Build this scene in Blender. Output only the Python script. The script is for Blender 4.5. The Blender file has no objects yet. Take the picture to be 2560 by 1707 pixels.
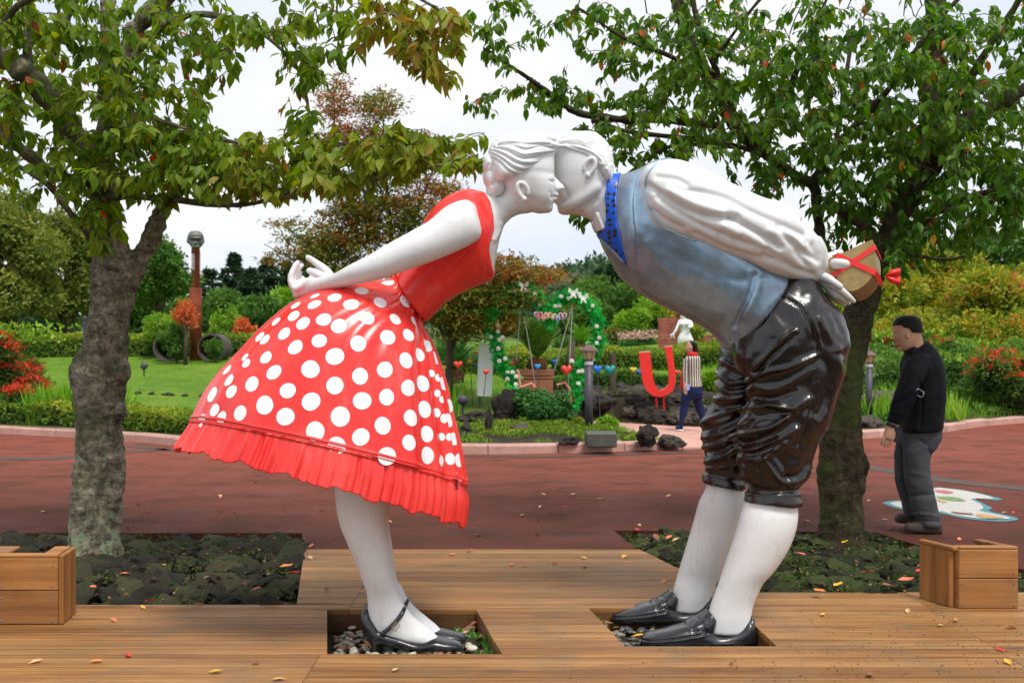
import bpy, bmesh, math, random
import numpy as np
from mathutils import Vector, Matrix, noise
from mathutils.bvhtree import BVHTree
from mathutils.geometry import tessellate_polygon

random.seed(7); RNG = np.random.default_rng(7)
SC = bpy.context.scene
COL = SC.collection

# ------------------------------------------------------------ camera, sky, sun, exposure
cam_d = bpy.data.cameras.new('camera'); cam = bpy.data.objects.new('camera', cam_d); COL.objects.link(cam)
EYE = 1.45
cam.location = (0, 0, EYE); cam.rotation_euler = (math.pi / 2, 0, 0)
cam_d.lens = 35.0; cam_d.sensor_width = 36.0; cam_d.shift_y = 21.5 / 2560
cam_d.clip_start = 0.1; cam_d.clip_end = 2000
cam_d.dof.use_dof = True; cam_d.dof.focus_distance = 5.3; cam_d.dof.aperture_fstop = 4.5
SC.camera = cam

world = bpy.data.worlds.new('World'); SC.world = world; world.use_nodes = True
wt = world.node_tree; wt.nodes.clear()
wo = wt.nodes.new('ShaderNodeOutputWorld'); wb = wt.nodes.new('ShaderNodeBackground')
sky = wt.nodes.new('ShaderNodeTexSky'); sky.sky_type = 'NISHITA'; sky.sun_disc = False
SUN_EL, SUN_AZ = math.radians(62), math.radians(150)
sky.sun_elevation = SUN_EL; sky.sun_rotation = SUN_AZ
tc = wt.nodes.new('ShaderNodeTexCoord'); mp = wt.nodes.new('ShaderNodeMapping')
mp.inputs['Scale'].default_value = (1.0, 1.0, 2.6)
nz = wt.nodes.new('ShaderNodeTexNoise'); nz.inputs['Scale'].default_value = 2.2
nz.inputs['Detail'].default_value = 5; nz.inputs['Roughness'].default_value = .5
rp = wt.nodes.new('ShaderNodeValToRGB')
rp.color_ramp.elements[0].position = .35; rp.color_ramp.elements[0].color = (.70, .78, .90, 1)
rp.color_ramp.elements[1].position = .62; rp.color_ramp.elements[1].color = (1, 1, 1, 1)
sc_ = wt.nodes.new('ShaderNodeVectorMath'); sc_.operation = 'SCALE'; sc_.inputs['Scale'].default_value = 8.6
mx = wt.nodes.new('ShaderNodeMix'); mx.data_type = 'RGBA'; mx.inputs[0].default_value = .93
wt.links.new(tc.outputs['Generated'], mp.inputs[0]); wt.links.new(mp.outputs[0], nz.inputs[0])
wt.links.new(nz.outputs[0], rp.inputs[0]); wt.links.new(rp.outputs[0], sc_.inputs[0])
wt.links.new(sky.outputs[0], mx.inputs[6]); wt.links.new(sc_.outputs[0], mx.inputs[7])
wt.links.new(mx.outputs[2], wb.inputs[0]); wb.inputs[1].default_value = .1
wt.links.new(wb.outputs[0], wo.inputs[0])

sun_d = bpy.data.lights.new('sun', 'SUN'); sun = bpy.data.objects.new('sun', sun_d); COL.objects.link(sun)
sun_d.energy = 2.6; sun_d.angle = math.radians(18); sun_d.color = (1, .96, .9)
# from behind the camera, high, a little to the right
sdir = Vector((math.sin(SUN_AZ) * math.cos(SUN_EL), math.cos(SUN_AZ) * math.cos(SUN_EL), math.sin(SUN_EL)))
sun.rotation_euler = sdir.to_track_quat('Z', 'Y').to_euler()
sun.location = (2, -3, 12)
SC.view_settings.view_transform = 'Standard'; SC.view_settings.look = 'None'
SC.view_settings.exposure = 0.35; SC.view_settings.gamma = 1; SC.view_settings.use_curve_mapping = False

# ------------------------------------------------------------ coordinates
FP, CU, HV = 2489.0, 1280.0, 875.0      # focal length in photo pixels, centre column, horizon row
def W(u, v, Y): return Vector(((u - CU) / FP * Y, Y, EYE - (v - HV) / FP * Y))
def G(u, v, z=0.0):
    Y = FP * (EYE - z) / (v - HV); return Vector(((u - CU) / FP * Y, Y, z))
def uv_of(V): return CU + FP * V[:, 0] / V[:, 1], HV - FP * (V[:, 2] - EYE) / V[:, 1]

# ------------------------------------------------------------ objects
def link(o): COL.objects.link(o); return o
def thing(name, label, cat, loc=(0, 0, 0), group=None, rz=0):
    o = link(bpy.data.objects.new(name, None)); o.location = loc; o.rotation_euler.z = rz
    o.empty_display_size = .1
    o['label'] = label; o['category'] = cat
    if group: o['group'] = group
    return o
def tag(o, label, cat, group=None):
    o['label'] = label; o['category'] = cat
    if group: o['group'] = group
    return o
def obj(name, me, mats=None, parent=None, local=False, kind=None, label=None):
    o = link(bpy.data.objects.new(name, me))
    if mats is not None:
        me.materials.clear()
        for m in (mats if isinstance(mats, (list, tuple)) else [mats]): me.materials.append(m)
    if parent is not None:
        o.parent = parent
        if not local:
            o.location = Matrix.Rotation(-parent.rotation_euler.z, 3, 'Z') @ (-parent.location)
            o.rotation_euler.z = -parent.rotation_euler.z
    if kind: o['kind'] = kind
    if label: o['label'] = label
    return o
def mesh_np(name, V, F, smooth=True, attr=None):
    """F: (n,k) array or list of such arrays"""
    V = np.asarray(V, dtype=np.float32)
    Fs = F if isinstance(F, list) else [F]
    Fs = [np.asarray(f, dtype=np.int32) for f in Fs if len(f)]
    loops = np.concatenate([f.ravel() for f in Fs]); tot = np.concatenate([np.full(len(f), f.shape[1], np.int32) for f in Fs])
    me = bpy.data.meshes.new(name)
    me.vertices.add(len(V)); me.vertices.foreach_set('co', V.ravel())
    me.loops.add(len(loops)); me.loops.foreach_set('vertex_index', loops)
    me.polygons.add(len(tot)); st = np.zeros(len(tot), np.int32); st[1:] = np.cumsum(tot)[:-1]
    me.polygons.foreach_set('loop_start', st)
    try: me.polygons.foreach_set('loop_total', tot)
    except Exception: pass
    if smooth: me.polygons.foreach_set('use_smooth', np.ones(len(tot), bool))
    me.update(calc_edges=True)
    if attr is not None:
        for k, a in attr.items():
            at = me.attributes.new(k, 'FLOAT', 'POINT'); at.data.foreach_set('value', np.asarray(a, np.float32))
    return me
def join(parts):
    """list of (V, F) -> (V, F); F given as lists of index tuples"""
    V, F, n = [], [], 0
    for v, f in parts:
        V.extend([tuple(p) for p in v]); F.extend([tuple(i + n for i in q) for q in f]); n += len(v)
    return V, F
def mesh_py(name, vf, smooth=False):
    me = bpy.data.meshes.new(name); me.from_pydata([tuple(p) for p in vf[0]], [], [tuple(q) for q in vf[1]])
    if smooth: me.shade_smooth()
    me.update(); return me
def box(x0, x1, y0, y1, z0, z1):
    return ([(x0, y0, z0), (x1, y0, z0), (x1, y1, z0), (x0, y1, z0), (x0, y0, z1), (x1, y0, z1), (x1, y1, z1), (x0, y1, z1)],
            [(0, 3, 2, 1), (4, 5, 6, 7), (0, 1, 5, 4), (1, 2, 6, 5), (2, 3, 7, 6), (3, 0, 4, 7)])
def bevel_box(x0, x1, y0, y1, z0, z1, b=.004, seg=1):
    bm = bmesh.new(); v, f = box(x0, x1, y0, y1, z0, z1)
    vs = [bm.verts.new(p) for p in v]
    for q in f: bm.faces.new([vs[i] for i in q])
    bmesh.ops.bevel(bm, geom=bm.edges[:], offset=b, segments=seg, affect='EDGES')
    bm.normal_update()
    out = ([tuple(q.co) for q in bm.verts], None); bm.verts.index_update()
    F = [tuple(q.index for q in f.verts) for f in bm.faces]; bm.free(); return (out[0], F)
def xf(vf, M): return ([tuple(M @ Vector(p)) for p in vf[0]], vf[1])
def tube(pts, rad, n=8, cap=True, flat=None):
    """tube along 3-D points with a radius per point"""
    pts = [Vector(p) for p in pts]; m = len(pts)
    if not isinstance(rad, (list, tuple, np.ndarray)): rad = [rad] * m
    V, F = [], []; up = None
    for i, p in enumerate(pts):
        t = (pts[min(i + 1, m - 1)] - pts[max(i - 1, 0)]).normalized()
        if up is None:
            up = Vector((0, 0, 1)) if abs(t.z) < .9 else Vector((1, 0, 0))
            up = (up - t * up.dot(t)).normalized()
        else: up = (up - t * up.dot(t)).normalized()
        s = t.cross(up)
        for k in range(n):
            a = 2 * math.pi * k / n
            V.append(p + (up * math.cos(a) + s * math.sin(a)) * rad[i])
    for i in range(m - 1):
        for k in range(n):
            a, b = i * n + k, i * n + (k + 1) % n; F.append((a, b, b + n, a + n))
    if cap:
        V.append(pts[0]); V.append(pts[-1]); c0, c1 = len(V) - 2, len(V) - 1
        for k in range(n):
            F.append((c0, (k + 1) % n, k)); F.append((c1, (m - 1) * n + k, (m - 1) * n + (k + 1) % n))
    return V, F
def lathe(prof, n=24, c=(0, 0, 0)):
    """prof: list of (r, z)"""
    V, F = [], []; c = Vector(c)
    for r, z in prof:
        for k in range(n):
            a = 2 * math.pi * k / n; V.append(c + Vector((r * math.cos(a), r * math.sin(a), z)))
    for i in range(len(prof) - 1):
        for k in range(n):
            a, b = i * n + k, i * n + (k + 1) % n; F.append((a, b, b + n, a + n))
    F.append(tuple(range(n))[::-1]); F.append(tuple(range((len(prof) - 1) * n, len(prof) * n)))
    return V, F
def catmull(P, sub):
    P = np.asarray(P, float); n = len(P)
    if n < 3: sub = max(sub, 1)
    out = []
    for i in range(n - 1):
        p0, p1, p2, p3 = P[max(i - 1, 0)], P[i], P[i + 1], P[min(i + 2, n - 1)]
        for k in range(sub):
            t = k / sub
            out.append(.5 * ((2 * p1) + (-p0 + p2) * t + (2 * p0 - 5 * p1 + 4 * p2 - p3) * t * t + (-p0 + 3 * p1 - 3 * p2 + p3) * t ** 3))
    out.append(P[-1]); return np.array(out)
def loft(secs, Y0, n=40, sub=6, ex=2.0, cap=True, raw=False):
    """secs: (u1,v1,u2,v2, half depth m, [depth offset m], [lift m of the near and far side]); edges traced in photo pixels at depth Y0+dy"""
    S = np.array([list(s) + [0.0] * (7 - len(s)) for s in secs], float)
    Q = []
    for s in S:
        Y = Y0 + s[5]; a, b = W(s[0], s[1], Y), W(s[2], s[3], Y)
        Q.append([a.x, a.z, b.x, b.z, s[4], Y, s[6]])
    Q = catmull(Q, sub); th = np.linspace(0, 2 * np.pi, n, endpoint=False)
    c, s_ = np.cos(th), np.sin(th)
    ce = np.sign(c) * np.abs(c) ** (2 / ex); se = np.sign(s_) * np.abs(s_) ** (2 / ex)
    V = np.zeros((len(Q), n, 3))
    cx, cz = (Q[:, 0] + Q[:, 2]) / 2, (Q[:, 1] + Q[:, 3]) / 2
    ax, az = (Q[:, 2] - Q[:, 0]) / 2, (Q[:, 3] - Q[:, 1]) / 2
    rb = np.maximum(Q[:, 4], .001)
    V[:, :, 0] = cx[:, None] + ax[:, None] * ce; V[:, :, 2] = cz[:, None] + az[:, None] * ce + Q[:, 6][:, None] * np.abs(se)
    V[:, :, 1] = Q[:, 5][:, None] + rb[:, None] * se
    if raw: return V
    m = len(Q); VV = V.reshape(-1, 3); F = []
    for i in range(m - 1):
        for k in range(n):
            a, b = i * n + k, i * n + (k + 1) % n; F.append((a, b, b + n, a + n))
    VL = [tuple(p) for p in VV]
    if cap:
        VL.append(tuple(V[0].mean(0))); VL.append(tuple(V[-1].mean(0)))
        c0, c1 = len(VL) - 2, len(VL) - 1
        for k in range(n):
            F.append((c0, (k + 1) % n, k)); F.append((c1, (m - 1) * n + k, (m - 1) * n + (k + 1) % n))
    return VL, F
def slices(rows, Y0, dy=0, **k):
    """rows: (v, uL, uR, half depth)"""
    return loft([(r[1], r[0], r[2], r[0], r[3], dy) for r in rows], Y0, **k)
def ball(u, v, ru, rv, ry, Y, rot=0, n=20, m=12):
    c = W(u, v, Y); k = Y / FP; V, F = [], []
    for i in range(m + 1):
        p = math.pi * i / m
        for j in range(n):
            a = 2 * math.pi * j / n
            x, y, z = math.sin(p) * math.cos(a) * ru * k, math.sin(p) * math.sin(a) * ry, math.cos(p) * rv * k
            V.append((c.x + x * math.cos(rot) - z * math.sin(rot), c.y + y, c.z + x * math.sin(rot) + z * math.cos(rot)))
    for i in range(m):
        for j in range(n):
            a, b = i * n + j, i * n + (j + 1) % n; F.append((a, a + n, b + n, b))
    return V, F
def ptube(pts, Y0, n=12):
    """pts: (u, v, radius px, dy) rounded tube"""
    P = [W(p[0], p[1], Y0 + p[3]) for p in pts]; R = [p[2] * (Y0 + p[3]) / FP for p in pts]
    A = catmull([[*q, r] for q, r in zip(P, R)], 4)
    t0 = (A[0, :3] - A[1, :3]); t0 /= np.linalg.norm(t0) + 1e-9; t1 = (A[-1, :3] - A[-2, :3]); t1 /= np.linalg.norm(t1) + 1e-9
    pre = [[*(A[0, :3] + t0 * A[0, 3] * math.sin(a)), max(A[0, 3] * math.cos(a), 1e-4)] for a in (1.5, 1.1, .6)]
    post = [[*(A[-1, :3] + t1 * A[-1, 3] * math.sin(a)), max(A[-1, 3] * math.cos(a), 1e-4)] for a in (.5, .95, 1.3, 1.54)]
    A = np.array(pre + list(A) + post)
    return tube([Vector(a[:3]) for a in A], list(A[:, 3]), n=n)
def fuse(parts, voxel, smooth=6, factor=.5):
    """voxel-fuse overlapping closed shapes into one continuous skin -> mesh"""
    me = mesh_py('tmp', join(parts)); o = bpy.data.objects.new('tmp', me); COL.objects.link(o)
    r = o.modifiers.new('r', 'REMESH'); r.mode = 'VOXEL'; r.voxel_size = voxel
    s = o.modifiers.new('s', 'SMOOTH'); s.iterations = smooth; s.factor = factor
    dg = bpy.context.evaluated_depsgraph_get(); dg.update()
    out = bpy.data.meshes.new_from_object(o.evaluated_get(dg)); out.shade_smooth()
    bpy.data.objects.remove(o); bpy.data.meshes.remove(me); return out
def get_v(me):
    V = np.zeros(len(me.vertices) * 3, np.float32); me.vertices.foreach_get('co', V); return V.reshape(-1, 3).astype(float)
def get_n(me):
    N = np.zeros(len(me.vertices) * 3, np.float32); me.vertex_normals.foreach_get('vector', N); return N.reshape(-1, 3).astype(float)
def set_v(me, V): me.vertices.foreach_set('co', np.asarray(V, np.float32).ravel()); me.update()
def dist_poly(u, v, pts):
    P = np.asarray(pts, float); d = np.full(len(u), 1e9)
    if len(P) > 2: P = catmull(P, 4)
    for i in range(len(P) - 1):
        a, b = P[i], P[i + 1]; ab = b - a; L = ab @ ab + 1e-9
        t = np.clip(((u - a[0]) * ab[0] + (v - a[1]) * ab[1]) / L, 0, 1)
        d = np.minimum(d, np.hypot(u - a[0] - t * ab[0], v - a[1] - t * ab[1]))
    return d
def creases(me, lines, side=None, taper=True):
    """relief along drawn lines: (points, width px, height m)"""
    V, N = get_v(me), get_n(me); u, v = uv_of(V); D = np.zeros(len(V))
    for pts, w, a in lines:
        P = np.asarray(pts, float)
        m = (u > P[:, 0].min() - 4 * w) & (u < P[:, 0].max() + 4 * w) & (v > P[:, 1].min() - 4 * w) & (v < P[:, 1].max() + 4 * w)
        if side is not None: m &= side(V, N)
        if m.any():
            d = dist_poly(u[m], v[m], pts); D[m] += a * np.exp(-(d / w) ** 2)
    set_v(me, V + N * D[:, None])
def rough_up(me, scale, amp, seed=0, octaves=3):
    V, N = get_v(me), get_n(me); D = np.zeros(len(V))
    for i, p in enumerate(V):
        D[i] = noise.fractal(Vector((p[0] * scale + seed, p[1] * scale, p[2] * scale)), 1.0, 2.0, octaves)
    set_v(me, V + N * (D * amp)[:, None])
def inside(u, v, poly):
    P = np.asarray(poly, float); c = np.zeros(len(u), bool); j = len(P) - 1
    for i in range(len(P)):
        yi, yj, xi, xj = P[i, 1], P[j, 1], P[i, 0], P[j, 0]
        m = ((yi > v) != (yj > v)) & (u < (xj - xi) * (v - yi) / (yj - yi + 1e-12) + xi); c ^= m; j = i
    return c
def garment(name, me, test, off, thick=None):
    """cloth cut from a body mesh: faces whose centre passes test(V) lifted off by off"""
    V, N = get_v(me), get_n(me)
    keep = []; C = np.array([list(p.center) for p in me.polygons]); ok = test(C)
    idx = np.where(ok)[0]; used = {}; F = []
    for i in idx:
        q = []
        for a in me.polygons[int(i)].vertices:
            if a not in used: used[a] = len(used)
            q.append(used[a])
        F.append(q)
    ks = np.array(list(used.keys())); P = V[ks] + N[ks] * off
    # boundary smoothing
    bm = bmesh.new(); vs = [bm.verts.new(p) for p in P]
    for q in F:
        try: bm.faces.new([vs[i] for i in q])
        except ValueError: pass
    for _ in range(6):
        bd = [e for e in bm.edges if e.is_boundary]; acc = {}
        for e in bd:
            a, b = e.verts; acc.setdefault(a, []).append(b.co.copy()); acc.setdefault(b, []).append(a.co.copy())
        for a, l in acc.items():
            if len(l) == 2: a.co = a.co * .4 + (l[0] + l[1]) * .3
    # rim folded inward
    bm.normal_update()
    bd = [e for e in bm.edges if e.is_boundary]; nv = {}
    for e in bd:
        for a in e.verts:
            if a not in nv: nv[a] = bm.verts.new(a.co - a.normal * (thick or off * 1.6))
    for e in bd:
        a, b = e.verts; l = e.link_faces[0].loops
        for lp in l:
            if lp.edge == e:
                if lp.vert == a: a, b = b, a
                break
        try: bm.faces.new([a, b, nv[b], nv[a]])
        except ValueError: pass
    out = bpy.data.meshes.new(name); bm.to_mesh(out); bm.free(); out.shade_smooth(); return out

def sub(o, part):
    o.parent = part; o.location = Vector(o.location) - Vector(part.location); return o
# ------------------------------------------------------------ materials
def lin(c): return tuple(((x / 255) / 12.92 if x <= 10 else (((x / 255) + .055) / 1.055) ** 2.4) for x in c)
class NT:
    def __init__(s, name):
        s.m = bpy.data.materials.new(name); s.m.use_nodes = True; s.t = s.m.node_tree; s.t.nodes.clear()
        s.out = s.n('OutputMaterial'); s.b = s.n('BsdfPrincipled'); s.l(s.b.outputs[0], s.out.inputs[0])
        s.tc = s.n('TexCoord')
    def n(s, k, **p):
        x = s.t.nodes.new('ShaderNode' + k)
        for a, b in p.items(): setattr(x, a, b)
        return x
    def l(s, a, b): s.t.links.new(a, b)
    def noise(s, scale, detail=4, rough=.55, vec=None, stretch=None, out='Object'):
        x = s.n('TexNoise'); x.inputs['Scale'].default_value = scale; x.inputs['Detail'].default_value = detail
        x.inputs['Roughness'].default_value = rough; v = vec or s.tc.outputs[out]
        if stretch:
            mp = s.n('Mapping'); mp.inputs['Scale'].default_value = stretch; s.l(v, mp.inputs[0]); v = mp.outputs[0]
        s.l(v, x.inputs['Vector']); return x.outputs[0]
    def ramp(s, fac, stops):
        r = s.n('ValToRGB'); e = r.color_ramp.elements
        while len(e) < len(stops): e.new(.5)
        for i, (p, c) in enumerate(stops):
            e[i].position = p; e[i].color = (*c[:3], 1) if not isinstance(c, (int, float)) else (c, c, c, 1)
        s.l(fac, r.inputs[0]); return r.outputs[0]
    def mix(s, f, a, b, mode='MIX'):
        x = s.n('Mix', data_type='RGBA', blend_type=mode)
        for sock, val in ((x.inputs[0], f), (x.inputs[6], a), (x.inputs[7], b)):
            if isinstance(val, (int, float)): sock.default_value = val
            elif isinstance(val, tuple): sock.default_value = (*val[:3], 1)
            else: s.l(val, sock)
        return x.outputs[2]
    def math(s, op, a, b=0.0, clamp=False):
        x = s.n('Math', operation=op); x.use_clamp = clamp
        for i, val in enumerate((a, b)):
            if isinstance(val, (int, float)): x.inputs[i].default_value = val
            else: s.l(val, x.inputs[i])
        return x.outputs[0]
    def bump(s, h, strength=.3, dist=.01, prev=None):
        b = s.n('Bump'); b.inputs['Strength'].default_value = strength; b.inputs['Distance'].default_value = dist
        s.l(h, b.inputs['Height'])
        if prev is not None: s.l(prev, b.inputs['Normal'])
        s.l(b.outputs[0], s.b.inputs['Normal']); return b.outputs[0]
    def set(s, **k):
        for a, v in k.items():
            i = s.b.inputs[a.replace('_', ' ')]
            if isinstance(v, tuple): i.default_value = (*v[:3], 1) if len(i.default_value) == 4 else v
            elif isinstance(v, (int, float)): i.default_value = v
            else: s.l(v, i)
        return s
def simple(name, c, rough=.6, var=.15, scale=8, bump=0.0, bscale=40, **k):
    m = NT(name); f = m.noise(scale, 5); c = tuple(c)
    if 'Specular_IOR_Level' not in k and rough > .5: k['Specular_IOR_Level'] = .25
    dark = tuple(x * (1 - var) for x in c); lite = tuple(min(x * (1 + var), 1) for x in c)
    m.set(Base_Color=m.ramp(f, [(.3, dark), (.7, lite)]), Roughness=rough, **k)
    if bump: m.bump(m.noise(bscale, 4), bump, .01)
    return m.m
def leafmat(name, stops, rough=.45, trans=.35, edge=None):
    """foliage: colour from a per-leaf random value"""
    m = NT(name); a = m.n('Attribute', attribute_name='lv'); f = a.outputs['Fac']
    col = m.ramp(f, stops); nz = m.noise(60, 2); col = m.mix(.25, col, m.ramp(nz, [(.3, (.3, .3, .3)), (.7, (1, 1, 1))]), 'MULTIPLY')
    m.set(Base_Color=col, Roughness=rough, Specular_IOR_Level=.18 if rough > .5 else .22)
    t = m.n('BsdfTranslucent'); br = m.n('HueSaturation'); br.inputs['Value'].default_value = 1.5; br.inputs['Saturation'].default_value = 1.1
    m.l(col, br.inputs['Color']); m.l(br.outputs[0], t.inputs[0])
    mx = m.n('MixShader'); mx.inputs[0].default_value = trans
    m.l(m.b.outputs[0], mx.inputs[1]); m.l(t.outputs[0], mx.inputs[2]); m.l(mx.outputs[0], m.out.inputs[0])
    return m.m
# leaf templates: (along, side, up)
T_LEAF = (np.array([(0, 0, 0), (.3, .2, .05), (.32, 0, 0), (.3, -.2, .05), (.62, .22, .02), (.62, 0, -.05), (.62, -.22, .02), (.86, .1, -.09), (.86, 0, -.12), (.86, -.1, -.09), (1.05, 0, -.22)]),
          [np.array([(0, 2, 1), (0, 3, 2), (7, 8, 10), (8, 9, 10)]), np.array([(1, 2, 5, 4), (2, 3, 6, 5), (4, 5, 8, 7), (5, 6, 9, 8)])])
T_SPRAY = (np.array([(0, 0, 0), (.5, .24, .1), (1, 0, 0), (.5, -.24, .05), (.1, .1, 0), (.25, .6, .2), (-.1, .95, 0), (-.25, .5, -.1)]),
           [np.array([(0, 1, 2, 3), (4, 5, 6, 7)])])
T_DIAM = (np.array([(0, 0, 0), (.5, .3, .08), (1, 0, 0), (.5, -.3, .02)]), [np.array([(0, 1, 2, 3)])])
def _star():
    V = [(0, 0, 0)]; F = []
    for i, a in enumerate((-1.9, -1.0, -.0, 1.0, 1.9)):
        L = (.55, .85, 1, .85, .55)[i]; V += [(math.cos(a - .22) * L * .5, math.sin(a - .22) * L * .5, .04), (math.cos(a) * L, math.sin(a) * L, -.06), (math.cos(a + .22) * L * .5, math.sin(a + .22) * L * .5, .02)]
        k = 1 + i * 3; F.append((0, k, k + 1, k + 2))
    return np.array(V), [np.array(F)]
T_STAR = _star()
T_BLADE = (np.array([(0, .035, 0), (0, -.035, 0), (.6, .02, .12), (1, 0, .35)]), [np.array([(0, 1, 2), (0, 2, 3)][:1]), np.array([(0, 2, 3)])])
T_BLADE = (np.array([(0, .04, 0), (0, -.04, 0), (.55, -.025, .06), (.55, .03, .06), (1, 0, .25)]), [np.array([(0, 1, 2, 3)]), np.array([(3, 2, 4)])])
def unit(A): return A / (np.linalg.norm(A, axis=1, keepdims=True) + 1e-9)
def leaves(name, P, D, N, S, tpl, lv, keep=None):
    P, D, N, S = np.asarray(P, float), unit(np.asarray(D, float)), np.asarray(N, float), np.asarray(S, float)
    X = D; Yv = unit(np.cross(N, X)); Z = np.cross(X, Yv)
    T, Fs = tpl; k = len(T); n = len(P)
    V = P[:, None, :] + S[:, None, None] * (T[None, :, 0:1] * X[:, None, :] + T[None, :, 1:2] * Yv[:, None, :] + T[None, :, 2:3] * Z[:, None, :])
    F = [(f[None, :, :] + (np.arange(n) * k)[:, None, None]).reshape(-1, f.shape[1]) for f in Fs]
    return mesh_np(name, V.reshape(-1, 3), F, smooth=False, attr={'lv': np.repeat(lv, k)})
def rdir(n, up=0.0):
    D = RNG.normal(size=(n, 3)); D[:, 2] += up; return unit(D)
# ============================================================ GROUND, TERRAIN, KERB
KERB = [(-30, 24.0), (-18, 20.5), (-8.8, 17.2), (-6.16, 15.85), (-4.9, 15.0), (-2.8, 14.3), (-.75, 13.9), (.56, 14.0), (1.37, 14.2), (2.45, 14.6), (3.6, 15.0), (5.6, 16.2), (7.4, 17.4), (9.7, 19.5), (14, 22.0), (30, 27.0)]
KX, KY = np.array([p[0] for p in KERB]), np.array([p[1] for p in KERB])
def kerb_y(x): return np.interp(x, KX, KY)
PATHP = [(2.50, 14.4), (2.28, 16.6), (2.0, 17.4), (1.15, 19.2), (.4, 20.2), (1.2, 20.4), (2.0, 19.7), (2.95, 18.7), (4.1, 18.2), (6.0, 18.6), (6.2, 17.5), (4.5, 16.6), (3.6, 15.6), (3.45, 14.7)]
def seg_d(x, y, P):
    d = np.full(np.shape(x), 1e9); P = np.asarray(P, float)
    for i in range(len(P)):
        a, b = P[i], P[(i + 1) % len(P)]; ab = b - a; t = np.clip(((x - a[0]) * ab[0] + (y - a[1]) * ab[1]) / (ab @ ab), 0, 1)
        d = np.minimum(d, np.hypot(x - a[0] - t * ab[0], y - a[1] - t * ab[1]))
    return d
def ss(x): x = np.clip(x, 0, 1); return x * x * (3 - 2 * x)
def hz(x, y):
    x, y = np.asarray(x, float), np.asarray(y, float)
    ky = kerb_y(x) + .2; z = .13 + .09 * np.clip(y - np.maximum(19.2, ky), 0, 15) + .035 * np.clip(y - 34.2, 0, 60) + .02 * np.clip(y - 94, 0, 400)
    z += .07 * ss((x - 4.5) / 4) * np.clip(y - np.maximum(17.5, ky), 0, 7)
    z += .04 * np.sin(x * 1.3 + 1) * np.sin(y * .9) * ss((y - kerb_y(x)) / 1.5)
    z += .28 * np.exp(-((x - 2.6) / 2.2) ** 2) * ss((y - 19.3) / .6) * (1 - ss((y - 21) / 2))
    pin = inside(x.ravel(), y.ravel(), PATHP).reshape(x.shape); d = seg_d(x, y, PATHP)
    k = np.where(pin, 1.0, 1 - ss(d / .35)); return z * (1 - k) + (-.02) * k
def hz1(x, y): return float(hz(np.array([x]), np.array([y]))[0])

def ground_mat():
    m = NT('dark_soil'); f = m.noise(3, 6, .65); g = m.noise(30, 5)
    m.set(Base_Color=m.ramp(f, [(.35, (.022, .018, .013)), (.6, (.035, .035, .016)), (.72, (.05, .065, .02))]), Roughness=.9); m.bump(g, .8, .03); return m.m
M_soil = ground_mat()
gnd = obj('ground', mesh_py('ground', ([(-400, -40, -.135), (400, -40, -.135), (400, 900, -.135), (-400, 900, -.135)], [(0, 1, 2, 3)])), M_soil, kind='structure')
def path_mat():
    m = NT('red_rubber_path'); f = m.noise(.55, 5, .6); g = m.noise(260, 3, .6); h = m.noise(38, 4, .7); w = m.noise(1.6, 5, .62)
    c = m.ramp(f, [(.3, (.095, .030, .022)), (.7, (.155, .048, .032))])
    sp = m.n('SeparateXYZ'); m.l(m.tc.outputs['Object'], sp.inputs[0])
    far = m.math('MULTIPLY', m.math('SUBTRACT', sp.outputs[1], 7.5), .16, True); c = m.mix(m.math('MULTIPLY', far, .75), c, (.33, .092, .060))  # paler red with distance, grazing sky reflection put into the colour
    c = m.mix(m.ramp(w, [(.50, (0, 0, 0)), (.70, (.65, .65, .65))]), c, (.07, .052, .030))
    c = m.mix(.8, c, m.ramp(m.noise(62, 4, .8), [(.38, (.30, .28, .28)), (.60, (1.3, 1.25, 1.2))]), 'MULTIPLY')
    c = m.mix(m.ramp(m.noise(.9, 6, .7, stretch=(1, 2.2, 1)), [(.53, (0, 0, 0)), (.66, (.65, .65, .65))]), c, (.045, .026, .022)); c = m.mix(m.ramp(m.noise(150, 2, .5), [(.70, (0, 0, 0)), (.74, (.5, .5, .5))]), c, (.30, .20, .16))
    c = m.mix(.35, c, m.ramp(h, [(.35, (.5, .5, .5)), (.6, (1, 1, 1))]), 'MULTIPLY')
    m.set(Base_Color=c, Roughness=m.ramp(w, [(.35, .6), (.65, .9)]), Specular_IOR_Level=.12); b = m.bump(m.noise(120, 3, .7), .9, .008); return m.m
M_path = path_mat()
pts = [(-40, 7.9), (-1.67, 7.9), (-1.50, 7.26), (.905, 7.285), (.82, 8.02), (2.9, 7.93), (3.06, 7.25), (3.7, 5.95), (40, 5.95)]
for x in np.linspace(40, -40, 90): pts.append((x, float(kerb_y(x)) + .25))
def slab(poly, z0, z1):
    V = [(x, y, z1) for x, y in poly]; T = tessellate_polygon([[Vector(p) for p in V]]); n = len(V)
    V2 = V + [(x, y, z0) for x, y in poly]
    def up(t):
        a, b, c = [Vector(V[i]) for i in t]; return t if (b - a).cross(c - a).z > 0 else t[::-1]
    F = [tuple(up(tuple(t))) for t in T]
    F += [(i, i + n, (i + 1) % n + n, (i + 1) % n) for i in range(n)]
    bm = bmesh.new(); vs = [bm.verts.new(p) for p in V2]
    for f in F:
        try: bm.faces.new([vs[i] for i in f])
        except ValueError: pass
    bmesh.ops.recalc_face_normals(bm, faces=bm.faces[:])
    me = bpy.data.meshes.new('slab'); bm.to_mesh(me); bm.free(); return me
path = obj('red_path', slab(pts, -.12, 0.0), M_path, kind='structure')
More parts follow.
